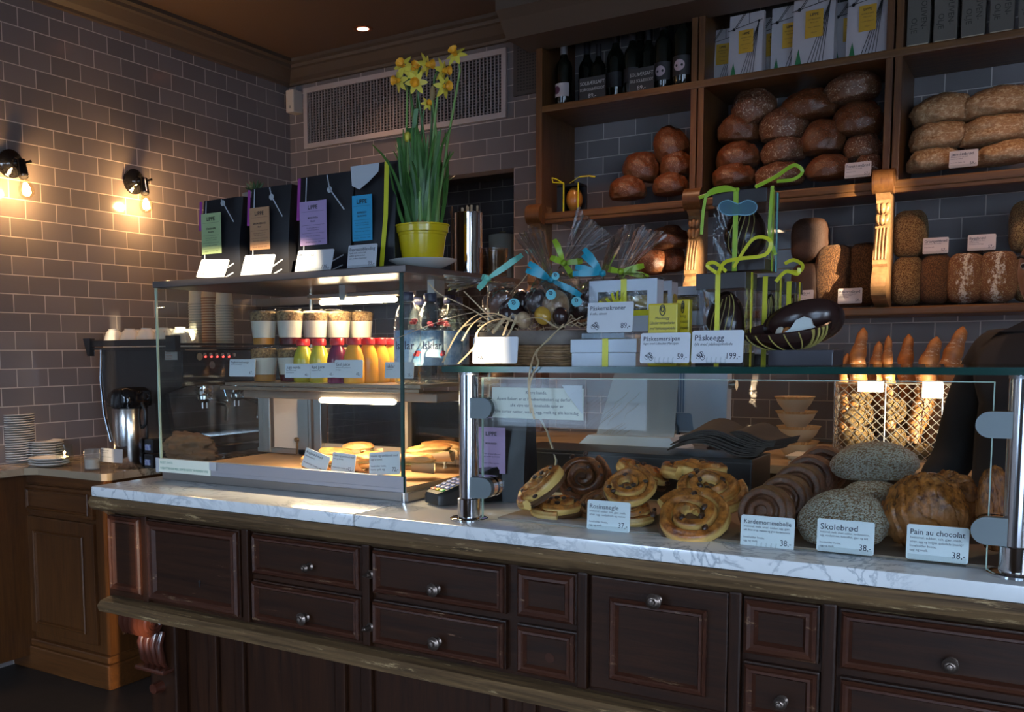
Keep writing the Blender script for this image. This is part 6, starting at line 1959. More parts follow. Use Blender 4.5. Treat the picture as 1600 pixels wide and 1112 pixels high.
# second, sloping white terminal with translucent shade
A = at(900, 704, Y=2.44); B = at(1064, 690, Y=2.44)
t = thing('white_receipt_terminal', 'white sloping customer terminal with a milky upright plastic sheet', 'terminal', ((A.x + B.x) / 2, 2.5, CT - .06))
x0, x1 = A.x, B.x; zb_ = A.z
pl = [(x0, zb_), (x0 + .055, zb_), (x0 + .064, zb_ + .010), (x1 - .11, zb_ + .012), (x1 - .098, zb_), (x1, zb_), (x1 - .01, zb_ + .035), (x0 + .02, zb_ + .035)]
part('base', G().prism([(x0, zb_), (x0 + .075, zb_), (x0 + .085, zb_ + .018), (x0 + .13, zb_ + .018), (x0 + .14, zb_), (x1, zb_), (x1 - .004, zb_ + .016), (x1 - .03, zb_ + .045), (x0 + .035, zb_ + .045), (x0 + .003, zb_ + .016)], 2.44, 2.56), mat('white_terminal', (.62, .70, .80), .35), t)
part('pedestal', G().b2((x0 + .02, 2.46, CT - .06), (x1 - .02, 2.56, zb_), bev=.004), mat('white_terminal', (0, 0, 0)), t)
part('milky_sheet', G().add([(x0 + .045, 2.475, zb_ + .045), (x1 - .030, 2.475, zb_ + .045), (x1 - .034, 2.52, 1.258), (x0 + .082, 2.52, 1.258), (x0 + .045, 2.478, zb_ + .045), (x1 - .030, 2.478, zb_ + .045), (x1 - .034, 2.523, 1.258), (x0 + .082, 2.523, 1.258)], [(0, 1, 2, 3), (4, 7, 6, 5), (0, 4, 5, 1), (1, 5, 6, 2), (2, 6, 7, 3), (3, 7, 4, 0)]), glass_mat('milky_plastic', (.75, .78, .80), 1.5, .15, film=.45, filmc=(.55, .60, .66)), t)
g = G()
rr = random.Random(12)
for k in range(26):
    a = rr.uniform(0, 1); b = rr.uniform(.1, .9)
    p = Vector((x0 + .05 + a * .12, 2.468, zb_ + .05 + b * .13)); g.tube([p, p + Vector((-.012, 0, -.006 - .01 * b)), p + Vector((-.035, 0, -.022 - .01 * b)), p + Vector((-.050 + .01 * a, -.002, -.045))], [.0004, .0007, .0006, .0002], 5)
part('grass_reflection', g, mat('reflected_grass', (.16, .12, .10), .8), t, kind='stuff')  # modelled strands imitate the grass reflected in the sheet
# black coffee bag with lilac label behind the pane
c = at(790, 735, Y=2.02)
t = thing('coffee_bag', 'black coffee bag with lilac LIPPE label behind the glass pane', 'coffee bag', (-1.06, 2.05, CT))
bx0_, bx1_ = at(735, 700, Y=1.99).x, at(812, 700, Y=1.99).x
part('bag', xf(puffy(bx1_ - bx0_ + .02, .08, .20, top=.55, seed=3), Matrix.Translation(((bx0_ + bx1_) / 2, 2.03, CT))), BLACKFOIL, t, True, sharp=60)
a_, b_ = at(747, 737, Y=1.985), at(790, 668, Y=1.985)
lb = part('label', G().b2((a_.x, 1.983, a_.z), (b_.x, 1.9845, b_.z)), mat('lilac_label', (0, 0, 0)), t)
xm = (a_.x + b_.x) / 2; wl = b_.x - a_.x
tg = merge(text_geo('LIPPE', .0135, xm, b_.z - .020, wl * .6, 'c', bold=.02), text_geo('MOKANISA', .006, xm, b_.z - .040, wl * .6, 'c', bold=.02), text_geo('En mild og søtlig kaffe med', .0045, xm, b_.z - .064, wl * .8, 'c'), text_geo('toner av bær og sjokolade', .0045, xm, b_.z - .070, wl * .7, 'c'), text_geo('Passer til filter og press', .0045, xm, a_.z + .022, wl * .8, 'c'), text_geo('250 gram', .004, xm, a_.z + .008, wl * .5, 'c'))
for v in tg.v: v.y = 1.9822
part('lettering', tg, BLACKP, lb)
# two small black cups and cable behind the pane
for px, sc, lb in ((848, 1.0, 'left of two'), (877, .9, 'right of two')):
    c = at(px, 700, Y=2.42)
    t = thing('black_cup', 'small dark cup behind the glass pane, %s' % lb, 'cup', (c.x, 2.42, CT - .06), 'dark cups by the terminal')
    part('cup', G().lathe([(.001, 0), (.018 * sc, 0), (.024 * sc, .118), (.022 * sc, .118), (.016 * sc, .004)], (c.x, 2.42, CT - .06), 20), BLACKP, t, True)
    part('lid', G().lathe([(.001, .119), (.025 * sc, .119), (.025 * sc, .123), (.001, .124)], (c.x, 2.42, CT - .06), 20), mat('grey_lid', (.10, .12, .14), .4), t, True)
t = tag(part('loose_cable', G().tube([(-1.08, 2.2, 1.15), (-1.05, 2.2, 1.10), (-1.02, 2.19, 1.03), (-.99, 2.10, .962), (-.96, 2.02, .958)], .0028, 8), mat('pale_cable', (.30, .34, .32), .5), None, True), 'thin pale cable hanging behind the lilac labelled bag', 'cable')

# ------------------------------------------------------------------ things on the glass shelf
def at_g(px, py, Y): p = at(px, py, Y=Y); return p


# wicker basket
bx0, bx1 = at(722, 560, Y=1.80).x, at(906, 560, Y=1.80).x
t = thing('wicker_basket', 'oval wicker basket with grey brown rim, full of cellophane bags', 'basket', ((bx0 + bx1) / 2, 1.89, GZ))
bcx, bcy = (bx0 + bx1) / 2, 1.89; ra, rbb = (bx1 - bx0) / 2, .085
g = G(); n = 72
rows_ = 7
for r_ in range(rows_):
    z = GZ + .004 + r_ * .0060
    ring = []
    for j in range(n + 1):
        a = 2 * pi * j / n; k = 1 + (.018 if (j // 2 + r_) % 2 else -.006)
        ring.append((bcx + ra * .96 * k * cos(a), bcy + rbb * .96 * k * sin(a), z + .0006 * sin(j * 1.3)))
    g.tube(ring, .0032, 6)
part('weave', g, mat('wicker', (.30, .17, .08), .55, var=.5, vscale=60), t, True)
g = G(); rings = []
for z, s_ in ((GZ + .044, .985), (GZ + .050, 1.0), (GZ + .070, 1.02), (GZ + .073, 1.0), (GZ + .070, .97), (GZ + .045, .95)):
    rings.append([(bcx + ra * s_ * cos(2 * pi * j / n), bcy + rbb * s_ * sin(2 * pi * j / n), z) for j in range(n)])
g.ring(rings, True, False, False)
part('rim_band', g, mat('grey_wood_rim', (.17, .135, .11), .6, var=.4, vscale=20), t, True)
part('bottom', G().ring([[(bcx + ra * .93 * cos(2 * pi * j / n), bcy + rbb * .93 * sin(2 * pi * j / n), z) for j in range(n)] for z in (GZ + .0005, GZ + .004)]), mat('wicker', (0, 0, 0)), t)
# raffia in the basket
g = G(); rr = random.Random(5)
for k in range(70):
    a = rr.uniform(pi * .95, pi * 2.05); r_ = rr.uniform(.5, 1.05)
    p = Vector((bcx + ra * r_ * cos(a), bcy + rbb * r_ * sin(a), GZ + .074 + rr.uniform(0, .018)))
    d = Vector((rr.uniform(-1, 1), rr.uniform(-.3, .3), rr.uniform(-.15, .25))) * rr.uniform(.03, .07)
    g.ribbon([p, p + d * .5 + Vector((0, 0, .008)), p + d], (0, .001, .0026), .0005)
part('raffia_filling', g, RAFFIA, t, kind='stuff')
# loose raffia strands hanging over the edge
def strand(label, pts, w_, Y, m=RAFFIA):
    P3 = [at(px, py, Y=Y + dy) for px, py, dy in pts]
    # smooth
    Q = []
    for i in range(len(P3) - 1):
        for k in range(4):
            f = k / 4; p0 = P3[max(i - 1, 0)]; p1 = P3[i]; p2 = P3[i + 1]; p3 = P3[min(i + 2, len(P3) - 1)]
            Q.append(.5 * ((2 * p1) + (p2 - p0) * f + (2 * p0 - 5 * p1 + 4 * p2 - p3) * f * f + (3 * p1 - p0 - 3 * p2 + p3) * f ** 3))
    Q.append(P3[-1])
    t_ = part('raffia_strand', G().ribbon(Q, Vector((cos(YAW), sin(YAW), .25)).normalized() * w_, .0005), m, None, True)
    tag(t_, label, 'raffia', 'loose raffia strands on the basket')
strand('raffia strand arching from the basket down the left, outermost', [(800, 500, 0), (775, 490, 0), (745, 492, 0), (718, 516, 0), (701, 545, 0), (692, 566, 0)], .0045, 1.74)
strand('raffia strand arching left, second from outside, broad at its end', [(812, 504, 0), (785, 498, 0), (760, 505, 0), (745, 520, 0), (742, 540, 0), (716, 568, 0)], .005, 1.735)
strand('short raffia strand hanging between the two left arches', [(775, 492, 0), (752, 496, 0), (735, 510, 0), (722, 532, 0)], .004, 1.75)
strand('raffia loop standing up above the blank white card', [(786, 524, 0), (795, 500, 0), (800, 492, 0), (806, 494, 0), (800, 512, 0), (792, 526, 0)], .005, 1.745)
strand('raffia strand crossing to the right above the basket rim', [(780, 506, 0), (820, 498, 0), (846, 497, 0), (872, 512, 0), (893, 503, 0), (910, 494, 0)], .004, 1.76)
strand('forked raffia strand dangling in front of the shelf edge, left prong', [(880, 506, 0), (858, 530, 0), (838, 548, 0), (829, 575, -.055), (826, 600, -.055), (829, 645, -.055)], .0035, 1.75)
strand('forked raffia strand dangling in front of the shelf edge, right prong', [(880, 508, 0), (850, 536, 0), (838, 552, 0), (841, 568, -.055), (832, 585, -.055), (827, 612, -.055), (835, 655, -.055)], .004, 1.748)
strand('dark raffia straw sticking out to the upper left', [(768, 505, 0), (745, 488, 0), (710, 470, 0), (685, 458, 0), (669, 441, 0)], .003, 1.80)
strand('thin dark straw above the left arches', [(772, 500, 0), (755, 485, 0), (738, 468, 0), (725, 455, 0)], .003, 1.80)
strand('thin pale straw crossing the green glass edge', [(745, 487, 0), (715, 493, 0), (670, 508, 0), (606, 534, 0)], .0022, 1.80)
strand('short raffia curl above the middle of the basket', [(790, 470, 0), (800, 455, 0), (815, 440, 0), (826, 425, 0)], .0025, 1.86)

# cellophane bags of chocolate eggs
EYEL = mat('yellow_foil_egg', (.50, .28, .04), .22)
EORG = mat('caramel_egg', (.30, .11, .03), .25)
EMARB = mat('marbled_egg', (.55, .40, .24), .3, col2=(.20, .10, .05), vscale=30)


def fan(base, tipL, tipR, Y, seed, folds=5, d=.03):
    """gathered cellophane: from a neck it fans out to a wide pleated sheet"""
    B = at(*base, Y=Y); L_ = at(*tipL, Y=Y); R_ = at(*tipR, Y=Y)
    rr = random.Random(seed)

    def fn(u, v):
        tip = L_.lerp(R_, u)
        nk = B + (R_ - L_) * (u - .5) * .10
        p = nk.lerp(tip, v ** .9)
        w_ = sin(u * folds * 2 * pi + seed + 1.5 * noise.noise(Vector((u * 3, v, seed)))) * (.003 + .010 * v) + noise.noise(Vector((u * 3, v * 1.5, seed))) * .02 * v
        return p + Vector((.2, -.9, 0)) * w_ + Vector((0, 0, noise.noise(Vector((u * 9, 3, seed))) * .010 * v))
    g = G().grid(fn, folds * 14, 9)
    g2 = G().grid(lambda u, v: fn(1 - u * .9, v * .96) + Vector((.006, .016 * v + .002, -.003)), folds * 10, 9)
    return g, g2


def bow(c, m_list, scale=1.0, seed=0, tails=2, par=None):
    g = G(); rr = random.Random(seed)
    rgt = Vector((cos(YAW), sin(YAW), 0)); up = Vector((0, 0, 1)); fw = Vector((sin(YAW) * .8, -cos(YAW) * .8, 0))
    for (dx, dz) in m_list:
        tip = c + (rgt * dx + up * dz) * scale
        side = (rgt * -dz + up * dx).normalized()
        wd = side * .011 * scale
        g.ribbon([c, c.lerp(tip, .3) + fw * .008, c.lerp(tip, .7) + fw * .012, tip], [wd * .5, wd, wd * 1.2, wd * .9], .0005)
    g.ico(c + fw * .006, (.008 * scale, .008 * scale, .008 * scale), 1)
    return g


def egg_bag(label, body, rx, rz, Y, neck, tipL, tipR, ribbon, tails, eggs, seed, sticker=None):
    c = at(*body, Y=Y)
    t = thing('cellophane_egg_bag', label, 'gift bag', (c.x, Y, c.z - rz), 'cellophane bags of chocolate eggs')
    nk = at(*neck, Y=Y)
    g = G().ico(c, (rx, .045, rz), 4, fn=noisy(.22, 2.4, seed, -5))
    g.tube([c + Vector((0, 0, rz * .6)), c.lerp(nk, .7), nk], [rx * .6, .016, .006], 18)
    part('cellophane', g, CELLO, t, True, sharp=85)
    f1, f2 = fan(neck, tipL, tipR, Y - .005, seed)
    part('gathered_top', merge(f1, f2), FANC, t, True, sharp=85)
    part('ribbon', bow(nk + Vector((.006, -.012, 0)), tails, 1.0, seed), ribbon, t, True)
    for i, (px, py, r_, dy, m_) in enumerate(eggs):
        e = at(px, py, Y=Y + dy); s = px2m(px, py, Y + dy)
        part('egg', G().ico(e, (r_ * s, r_ * s * .9, r_ * s * 1.15), 3, rot=R(0, (i * 47) % 60 - 30, 0)), m_, t, True)
    if sticker:
        for (px, py, r_) in sticker:
            s = px2m(px, py, Y - .05); e = at(px, py, Y=Y - .052)
            q = (CAM - e).normalized().to_track_quat('Z', 'Y').to_matrix()
            st = part('round_sticker', G().lathe([(.0001, 0), (r_ * s, 0), (r_ * s, .0008), (.0001, .0012)], e, 24, rot=q), mat('teal_sticker', (.06, .40, .46), .4), t, True)
            g = G(); pts = []
            for k in range(22):
                a = k * .42; rr_ = .0004 + r_ * s * .42 * k / 22
                pts.append(e + q @ Vector((rr_ * cos(a) - r_ * s * .1, rr_ * sin(a) + r_ * s * .22, .0022)))
            g.tube(pts, .0009, 6)
            part('spiral_logo', g, mat('sticker_ink', (.01, .03, .05), .5), st, True)
    return t
CHE = DARKCH
egg_bag('cellophane bag on its side, mint ribbon, leftmost in the basket', (792, 478), .052, .040, 1.86, (762, 436), (694, 430), (702, 452), MINT, [(-.012, .004), (.075, .050), (.055, .035), (-.02, -.022)], [(800, 492, 22, -.02, CHE), (780, 470, 20, .0, mat('milk_chocolate', (.13, .05, .025), .25)), (816, 474, 18, .0, CHE)], 3, [(803, 475, 9)])
egg_bag('cellophane bag with broad blue ribbon, fan rising to the left', (858, 474), .050, .052, 1.84, (860, 438), (803, 372), (838, 350), TEAL, [(-.045, .035), (-.05, .02), (.062, -.032), (.055, -.028)], [(848, 493, 13, -.045, EYEL), (836, 470, 18, 0, CHE), (868, 478, 22, -.01, EMARB), (876, 494, 13, -.035, CHE), (818, 500, 12, -.04, EMARB)], 5, [(861, 460, 8), (868, 431, 6)])
egg_bag('cellophane bag with green ribbon and the tallest fan', (880, 460), .045, .045, 1.93, (880, 412), (903, 326), (962, 372), LIME, [(-.028, .012), (.04, .004), (-.02, .05), (.02, -.03)], [(880, 470, 22, 0, CHE), (900, 480, 16, 0, EORG)], 9)
egg_bag('cellophane bag with teal bow standing up, in the middle', (918, 478), .040, .045, 1.90, (940, 428), (948, 380), (975, 352), TEAL, [(-.038, .050), (-.040, .038), (-.055, .014), (-.06, .0)], [(905, 480, 18, -.02, CHE), (925, 470, 18, 0, CHE)], 11, [(901, 471, 8)])
egg_bag('wide cellophane bag with olive ribbon behind the white boxes', (985, 455), .050, .040, 1.98, (968, 425), (975, 352), (1038, 362), LIME, [(.05, .012), (.06, -.012), (-.03, .005)], [(975, 462, 20, 0, CHE), (1005, 460, 18, 0, mat('milk_chocolate', (0, 0, 0)))], 13)
t = tag(part('tissue_tube', G().tube([at(770, 520, Y=1.80), at(790, 495, Y=1.80)], .004, 6), RAFFIA, None), 'short rolled raffia knot by the basket rim', 'raffia')

card('price_card', 'blank sunlit white card before the wicker basket', (738, 526, 808, 567.5), 1.742, ' ', (), '', tilt=-6, holder='clip', eggs=True)

# white macaroon boxes
WB = mat('white_gift_box', (.66, .74, .84), .4)
def macaroon_upright(px0, px1, y0, y1, Y, label, dz=0, bow_=True, name_='macaroon_box'):
    A = at(px0, y1, Y=Y); B = at(px1, y0, Y=Y)
    zb_ = max(A.z, GZ + .0005)
    t = thing(name_, label, 'gift box', ((A.x + B.x) / 2, Y + .02, zb_), 'windowed white macaroon boxes')
    W, H, D = B.x - A.x, B.z - zb_, .035
    wx0, wx1, wz0, wz1 = A.x + W * .13, B.x - W * .14, zb_ + H * .36, B.z - H * .22
    g = G().b2((A.x, Y, zb_), (B.x, Y + .002, wz0)).b2((A.x, Y, wz1), (B.x, Y + .002, B.z)).b2((A.x, Y, wz0), (wx0, Y + .002, wz1)).b2((wx1, Y, wz0), (B.x, Y + .002, wz1))
    g.b2((A.x, Y + .002, zb_), (A.x + .002, Y + D, B.z)).b2((B.x - .002, Y + .002, zb_), (B.x, Y + D, B.z)).b2((A.x, Y + D, zb_), (B.x, Y + D + .002, B.z)).b2((A.x, Y + .002, B.z - .002), (B.x, Y + D, B.z)).b2((A.x, Y + .002, zb_), (B.x, Y + D, zb_ + .002))
    part('box', g, WB, t)
    part('inner_lining', G().b2((A.x + .003, Y + D - .003, zb_ + .003), (B.x - .003, Y + D - .001, B.z - .003)), BLACKP, t)
    n_ = 3
    for k in range(n_):
        cx_ = wx0 + (wx1 - wx0) * (k + .5) / n_
        part('macaroon', G().tube([(cx_ - .019, Y + .017, (wz0 + wz1) / 2 - .002), (cx_ - .008, Y + .017, (wz0 + wz1) / 2), (cx_ + .008, Y + .017, (wz0 + wz1) / 2), (cx_ + .019, Y + .017, (wz0 + wz1) / 2 + .002)], [.010, .014, .014, .010], 16), mat('lemon_macaroon', (.55, .38, .06), .5, var=.4, vscale=70), t, True)
    part('window_film', G().b2((wx0, Y + .0005, wz0), (wx1, Y + .0009, wz1)), CELLO, t)
    if bow_:
        xm = A.x + W * .52
        g = G().b2((xm - .006, Y - .0012, wz0 - .0), (xm + .006, Y - .0002, B.z + .001))
        g.b2((xm, Y - .0012, wz0 - .006), (B.x + .001, Y - .0002, wz0 + .005))
        k_ = Vector((xm - .004, Y - .004, wz0 + .004))
        for (dx, dz_) in ((-.030, .026), (-.018, .036), (-.006, .040), (.006, .036), (-.045, .020)):
            g.ribbon([k_, k_ + Vector((dx * .6, -.012, dz_ * .6)), k_ + Vector((dx, -.004, dz_))], (.004, 0, .004), .0005)
        part('ribbon', g, YEL, t, True)
    return t
macaroon_upright(1052, 1100, 446, 508, 1.99, 'greyish macaroon box rearmost, behind the yellow packets', bow_=False)
macaroon_upright(1005, 1050, 438, 508, 1.94, 'macaroon box standing second, behind the ribboned one', bow_=False)
macaroon_upright(920, 1027, 434, 519, 1.875, 'upright white macaroon box with yellow ribbon, window facing out')
# flat white box with lid below
A = at(891, 568, Y=1.80); B = at(984, 529, Y=1.80)
t = thing('white_gift_box', 'flat white lidded box with a yellow band on the glass shelf', 'gift box', ((A.x + B.x) / 2, 1.86, GZ))
part('box', G().b2((A.x + .002, 1.802, GZ), (B.x + .012, 1.94, GZ + .026), bev=.001), WB, t)
part('lid', G().b2((A.x, 1.80, GZ + .0265), (B.x + .014, 1.942, B.z), bev=.0015), WB, t)
xm = A.x + (B.x - A.x) * .60
part('ribbon', G().b2((xm - .006, 1.7985, GZ), (xm + .006, 1.8, B.z + .001)).b2((xm - .006, 1.7985, B.z), (xm + .006, 1.943, B.z + .0012)), YEL, t)
t = tag(part('clear_card_stand', G().b2((at(912, 525, Y=1.81).x, 1.80, B.z + .0015), (at(978, 525, Y=1.81).x, 1.86, B.z + .012)), glass_mat('stand_plastic', (.8, .85, .9), 1.5, film=.15, filmc=(.5, .6, .7)), None), 'clear plastic stand on the flat white box', 'card stand')
card('price_card', 'white card reading Påskemakroner 89,- on the flat white box', (917, 471.5, 988.5, 519), 1.797, 'Påskemakroner', ['6 stk., sitron'], '89,-', ts=.20, ls=.12, eggs=True, tilt=-6, holder=False, italic=.2)
card('price_card', 'white card reading Påskesmarsipan 59,-', (1000, 519.5, 1077.5, 567), 1.742, 'Påskesmarsipan', ['laget med Lübecker Marzipan'], '59,-', ts=.20, ls=.10, eggs=True, tilt=-6, holder='clip', italic=.2)
card('price_card', 'white card reading Påskeegg 199,-', (1080, 515.5, 1161, 567), 1.742, 'Påskeegg', ['fylt med påskesjokolade'], '199,-', ts=.25, ls=.12, eggs=True, tilt=-6, holder='clip', italic=.2)


# yellow marzipan packets
def packet(px0, px1, y0, y1, Y, label):
    A = at(px0, y1, Y=Y); B = at(px1, y0, Y=Y); zb_ = GZ + .0005
    t = thing('marzipan_packet', label, 'packet', ((A.x + B.x) / 2, Y, zb_), 'yellow marzipan packets')
    part('wrapper', G().b2((A.x, Y, zb_), (B.x, Y + .018, B.z), bev=.003), mat('yellow_wrapper', (.60, .47, .02), .35), t)
    xm = (A.x + B.x) / 2; W = B.x - A.x; H = B.z - at(px0, y1, Y=Y).z
    g = merge(text_geo('Mandelegg', H * .13, xm, B.z - H * .52, W * .5, 'c', shear=.3), text_geo('Lübecker marsipanhjerter', H * .15, xm, B.z - H * .68, W * .85, 'c', shear=.3), text_geo('med Valrhonasjokolade', H * .15, xm, B.z - H * .86, W * .85, 'c', shear=.3))
    pts = [(xm + W * .09 * cos(a), 0, B.z - H * .22 + H * .17 * sin(a)) for a in [k * 2 * pi / 20 for k in range(21)]]
    g.tube(pts, .0009, 5); g.tube([(xm + W * .05 * cos(a), 0, B.z - H * .19 + H * .08 * sin(a)) for a in [k * 2 * pi / 16 for k in range(17)]], .0009, 5)
    for v in g.v: v.y += Y - .0012
    part('print', g, BLACKP, t)
packet(1012, 1059, 473, 522, 1.785, 'yellow marzipan packet in front, behind the Påskesmarsipan card')
packet(1056, 1078, 467, 522, 1.83, 'yellow marzipan packet partly hidden behind the first one')


# clear gift boxes with chocolate eggs
def gift(label, px0, px1, y0, y1, Y, D, lidh, rib, ribx, bowpts, cyan=False, egg=True, zb_=None, seed=0):
    A = at(px0, y1, Y=Y); B = at(px1, y0, Y=Y)
    z0 = zb_ if zb_ is not None else max(A.z, GZ + .0005)
    t = thing('clear_gift_box', label, 'gift box', ((A.x + B.x) / 2, Y + D / 2, z0), 'clear egg gift boxes')
    H = B.z - z0
    DKB = mat('dark_brown_card', (.022, .014, .014), .35)
    part('lid', G().b2((A.x - .001, Y - .001, B.z - lidh), (B.x + .001, Y + D + .001, B.z), bev=.001), DKB, t)
    part('base', G().b2((A.x, Y, z0), (B.x, Y + D, z0 + lidh * .8), bev=.001), DKB, t)
    part('clear_body', G().ring([[(A.x + .001, Y + .001, z), (B.x - .001, Y + .001, z), (B.x - .001, Y + D - .001, z), (A.x + .001, Y + D - .001, z)] for z in (z0 + lidh * .5, B.z - lidh * .5)], True, False, False), glass_mat('gift_film', (.86, .88, .90), 1.8, .02, bump=.15, bscale=12), t)
    if egg:
        c = Vector(((A.x + B.x) / 2, Y + D / 2, z0 + lidh + (H - 2 * lidh) * .48))
        e = part('chocolate_egg', G().ico(c, ((B.x - A.x) * .40, D * .38, (H - 2 * lidh) * .50), 4, fn=lambda p: Vector((p.x * (1 - .12 * p.z), p.y * (1 - .12 * p.z), p.z))), DARKCH, t, True)
        g = G()
        for k in (-2, -1, 0, 1, 2):
            pts = []
            for i in range(13):
                th = -.9 + 1.8 * i / 12 + .1 * k; ph = k * .28 + .25 * sin(th * 1.4)
                r_ = cos(th) * (1 - .12 * sin(th))
                pts.append(c + Vector(((B.x - A.x) * .405 * r_ * sin(ph), -D * .385 * r_ * cos(ph), (H - 2 * lidh) * .505 * sin(th))))
            g.tube(pts, .0010, 5)
        part('icing_lines', g, mat('gold_icing', (.45, .36, .10), .4), e, True)
    g = G()
    for f in ribx:
        xr = A.x + (B.x - A.x) * f
        g.b2((xr - .0045, Y - .0025, z0), (xr + .0045, Y - .0012, B.z + .001)).b2((xr - .0045, Y - .002, B.z + .0002), (xr + .0045, Y + D, B.z + .0014))
    yr = Y + D * .5
    g.b2((B.x + .0012, yr - .005, z0), (B.x + .0026, yr + .005, B.z + .001))
    part('ribbon', g, rib, t)
    if cyan:
        part('second_ribbon', G().b2((B.x + .0012, Y + D * .78, z0), (B.x + .0026, Y + D * .86, B.z)), mat('cyan_ribbon', (.18, .55, .60), .4), t)
    for pts in bowpts:
        P3 = [at(px, py, Y=Y + dy) for px, py, dy in pts]
        Q = []
        for i in range(len(P3) - 1):
            for k in range(5):
                f = k / 5; p0 = P3[max(i - 1, 0)]; p1 = P3[i]; p2 = P3[i + 1]; p3 = P3[min(i + 2, len(P3) - 1)]
                Q.append(.5 * ((2 * p1) + (p2 - p0) * f + (2 * p0 - 5 * p1 + 4 * p2 - p3) * f * f + (3 * p1 - p0 - 3 * p2 + p3) * f ** 3))
        Q.append(P3[-1])
        ws = []
        for i, q in enumerate(Q):
            d = (Q[min(i + 1, len(Q) - 1)] - Q[max(i - 1, 0)]).normalized()
            vw = (CAM - q).normalized()
            ws.append((d.cross(vw).normalized() * .0062 + Vector((0, .002, .0))))
        part('bow_loop', G().ribbon(Q, ws, .0005), rib, t, True)
    return t
gift('clear gift box with dark lid, lower front, pale wavy film and lime bow', 1086, 1165, 424, 566, 1.845, .080, .030, YEL, (.45,), [
    [(1122, 428, -.005), (1105, 415, -.01), (1116, 410, -.01), (1135, 424, -.005)], [(1122, 428, -.005), (1132, 410, -.01), (1155, 404, -.01), (1195, 398, 0), (1204, 378, 0), (1190, 370, 0), (1172, 378, 0), (1146, 418, -.004)]], zb_=GZ)
zlow = at(1120, 424, Y=1.845).z
gift('clear gift box with dark lid, lower rear right, ribbon down its side', 1178, 1212, 432, 560, 1.94, .07, .026, YEL, (.5,), [[(1212, 440, 0), (1228, 424, 0), (1246, 428, 0), (1249, 418, 0)]], zb_=GZ)
gift('narrow clear gift box at the back beside the chocolate bowl', 1216, 1243, 440, 560, 2.01, .06, .022, YEL, (.6,), [[(1226, 412, 0), (1240, 406, 0), (1254, 414, 0), (1250, 424, 0), (1236, 424, 0)]], zb_=GZ)
gift('tall clear gift box on top of the others with a large lime bow', 1112, 1198, 292, 428, 1.87, .095, .026, LIME, (.44,), [
    [(1150, 297, -.006), (1132, 292, -.01), (1108, 300, -.012), (1100, 322, -.012), (1096, 366, -.012)], [(1092, 309, -.01), (1125, 298, -.01), (1155, 296, -.004)],
    [(1180, 292, -.004), (1212, 276, -.01), (1240, 258, -.02), (1254, 268, -.02), (1240, 280, -.02), (1214, 283, -.01)], [(1207, 290, -.01), (1204, 330, -.012), (1203, 370, -.012), (1212, 398, -.012)]], cyan=True, zb_=zlow + .001)
st = thing('heart_sticker', 'pale blue blob shaped sticker on the tall clear gift box', 'sticker', (-.57, 1.868, 1.58))
pts = [at(1153 + 30 * cos(a) * (1), 323 + (11 + 5 * abs(cos(a))) * sin(a) * (1.1 if sin(a) > 0 else .9 - .5 * math.exp(-(cos(a) / .3) ** 2)), Y=1.866) for a in [k * 2 * pi / 36 for k in range(36)]]
g = G().add(pts + [p + Vector((0, .0008, 0)) for p in pts], [tuple(range(36))])
part('film', g, glass_mat('sticker_film', (.5, .7, .8), 1.5, film=.35, filmc=(.25, .5, .65)), st)
part('outline', G().tube(pts + [pts[0]], .0011, 5), mat('pale_blue_line', (.25, .48, .60), .5), st, True)

# dark box and chocolate half egg bowl with candies
A = at(1200, 569, Y=1.82); B = at(1302, 546, Y=1.82)
t = thing('dark_flat_box', 'flat dark brown box under the chocolate egg bowl', 'box', ((A.x + B.x) / 2, 1.86, GZ))
part('box', G().b2((A.x, 1.82, GZ + .0003), (B.x, 1.92, B.z), bev=.002), mat('dark_box_card', (.045, .040, .050), .3), t)
part('lid_lip', G().b2((A.x - .001, 1.819, B.z - .004), (B.x + .001, 1.921, B.z - .0008)), mat('dark_box_card', (0, 0, 0)), t)
ec = at(1238, 508, Y=1.865); s = px2m(1238, 508, 1.865)
ew, eh = 67 * s, 34 * s
t = thing('chocolate_egg_bowl', 'large dark chocolate half egg with golden lines, open like a bowl', 'chocolate', (ec.x, 1.865, B.z))
M = Matrix.Translation((ec.x, 1.865, ec.z - .002)) @ Matrix.Rotation(radians(-6), 4, 'Y') @ Matrix.Rotation(radians(14), 4, 'X')


def half_egg(r_in, zdir=-1):
    rings = []
    for i in range(13):
        th = (pi / 2) * i / 12
        rings.append([((ew * r_in) * cos(th) * cos(a) * (1 - .14 * cos(a)), (.060 * r_in) * cos(th) * sin(a), -(.042 * r_in) * sin(th)) for a in [2 * pi * j / 40 for j in range(40)]])
    return rings
g = G().ring(half_egg(1.0) , True, False, True)
g2 = half_egg(.93)
g.ring(g2, True, False, True)
g.ring([half_egg(1.0)[0], [(x, y, z + .002) for x, y, z in half_egg(.965)[0]], half_egg(.93)[0]], True, False, False)
part('shell', xf(g, M), DARKCH, t, True)
g = G()
for k in range(7):
    a0 = -2.6 + k * .33
    pts = []
    for i in range(10):
        th = (pi / 2) * i / 11; a = a0 + .02 * i
        pts.append(M @ Vector((ew * 1.008 * cos(th) * cos(a) * (1 - .14 * cos(a)), .0605 * cos(th) * sin(a), -.0424 * sin(th))))
    g.tube(pts, .0012, 5)
for k in range(4):
    a0 = -.9 + k * .16
    g.tube([M @ Vector((ew * 1.01 * cos(th) * cos(a0) * (1 - .14 * cos(a0)), .0606 * cos(th) * sin(a0), -.0426 * sin(th))) for th in [i * .1 for i in range(12)]], .0022, 5)
part('golden_lines', g, mat('gold_icing', (0, 0, 0)), t, True)
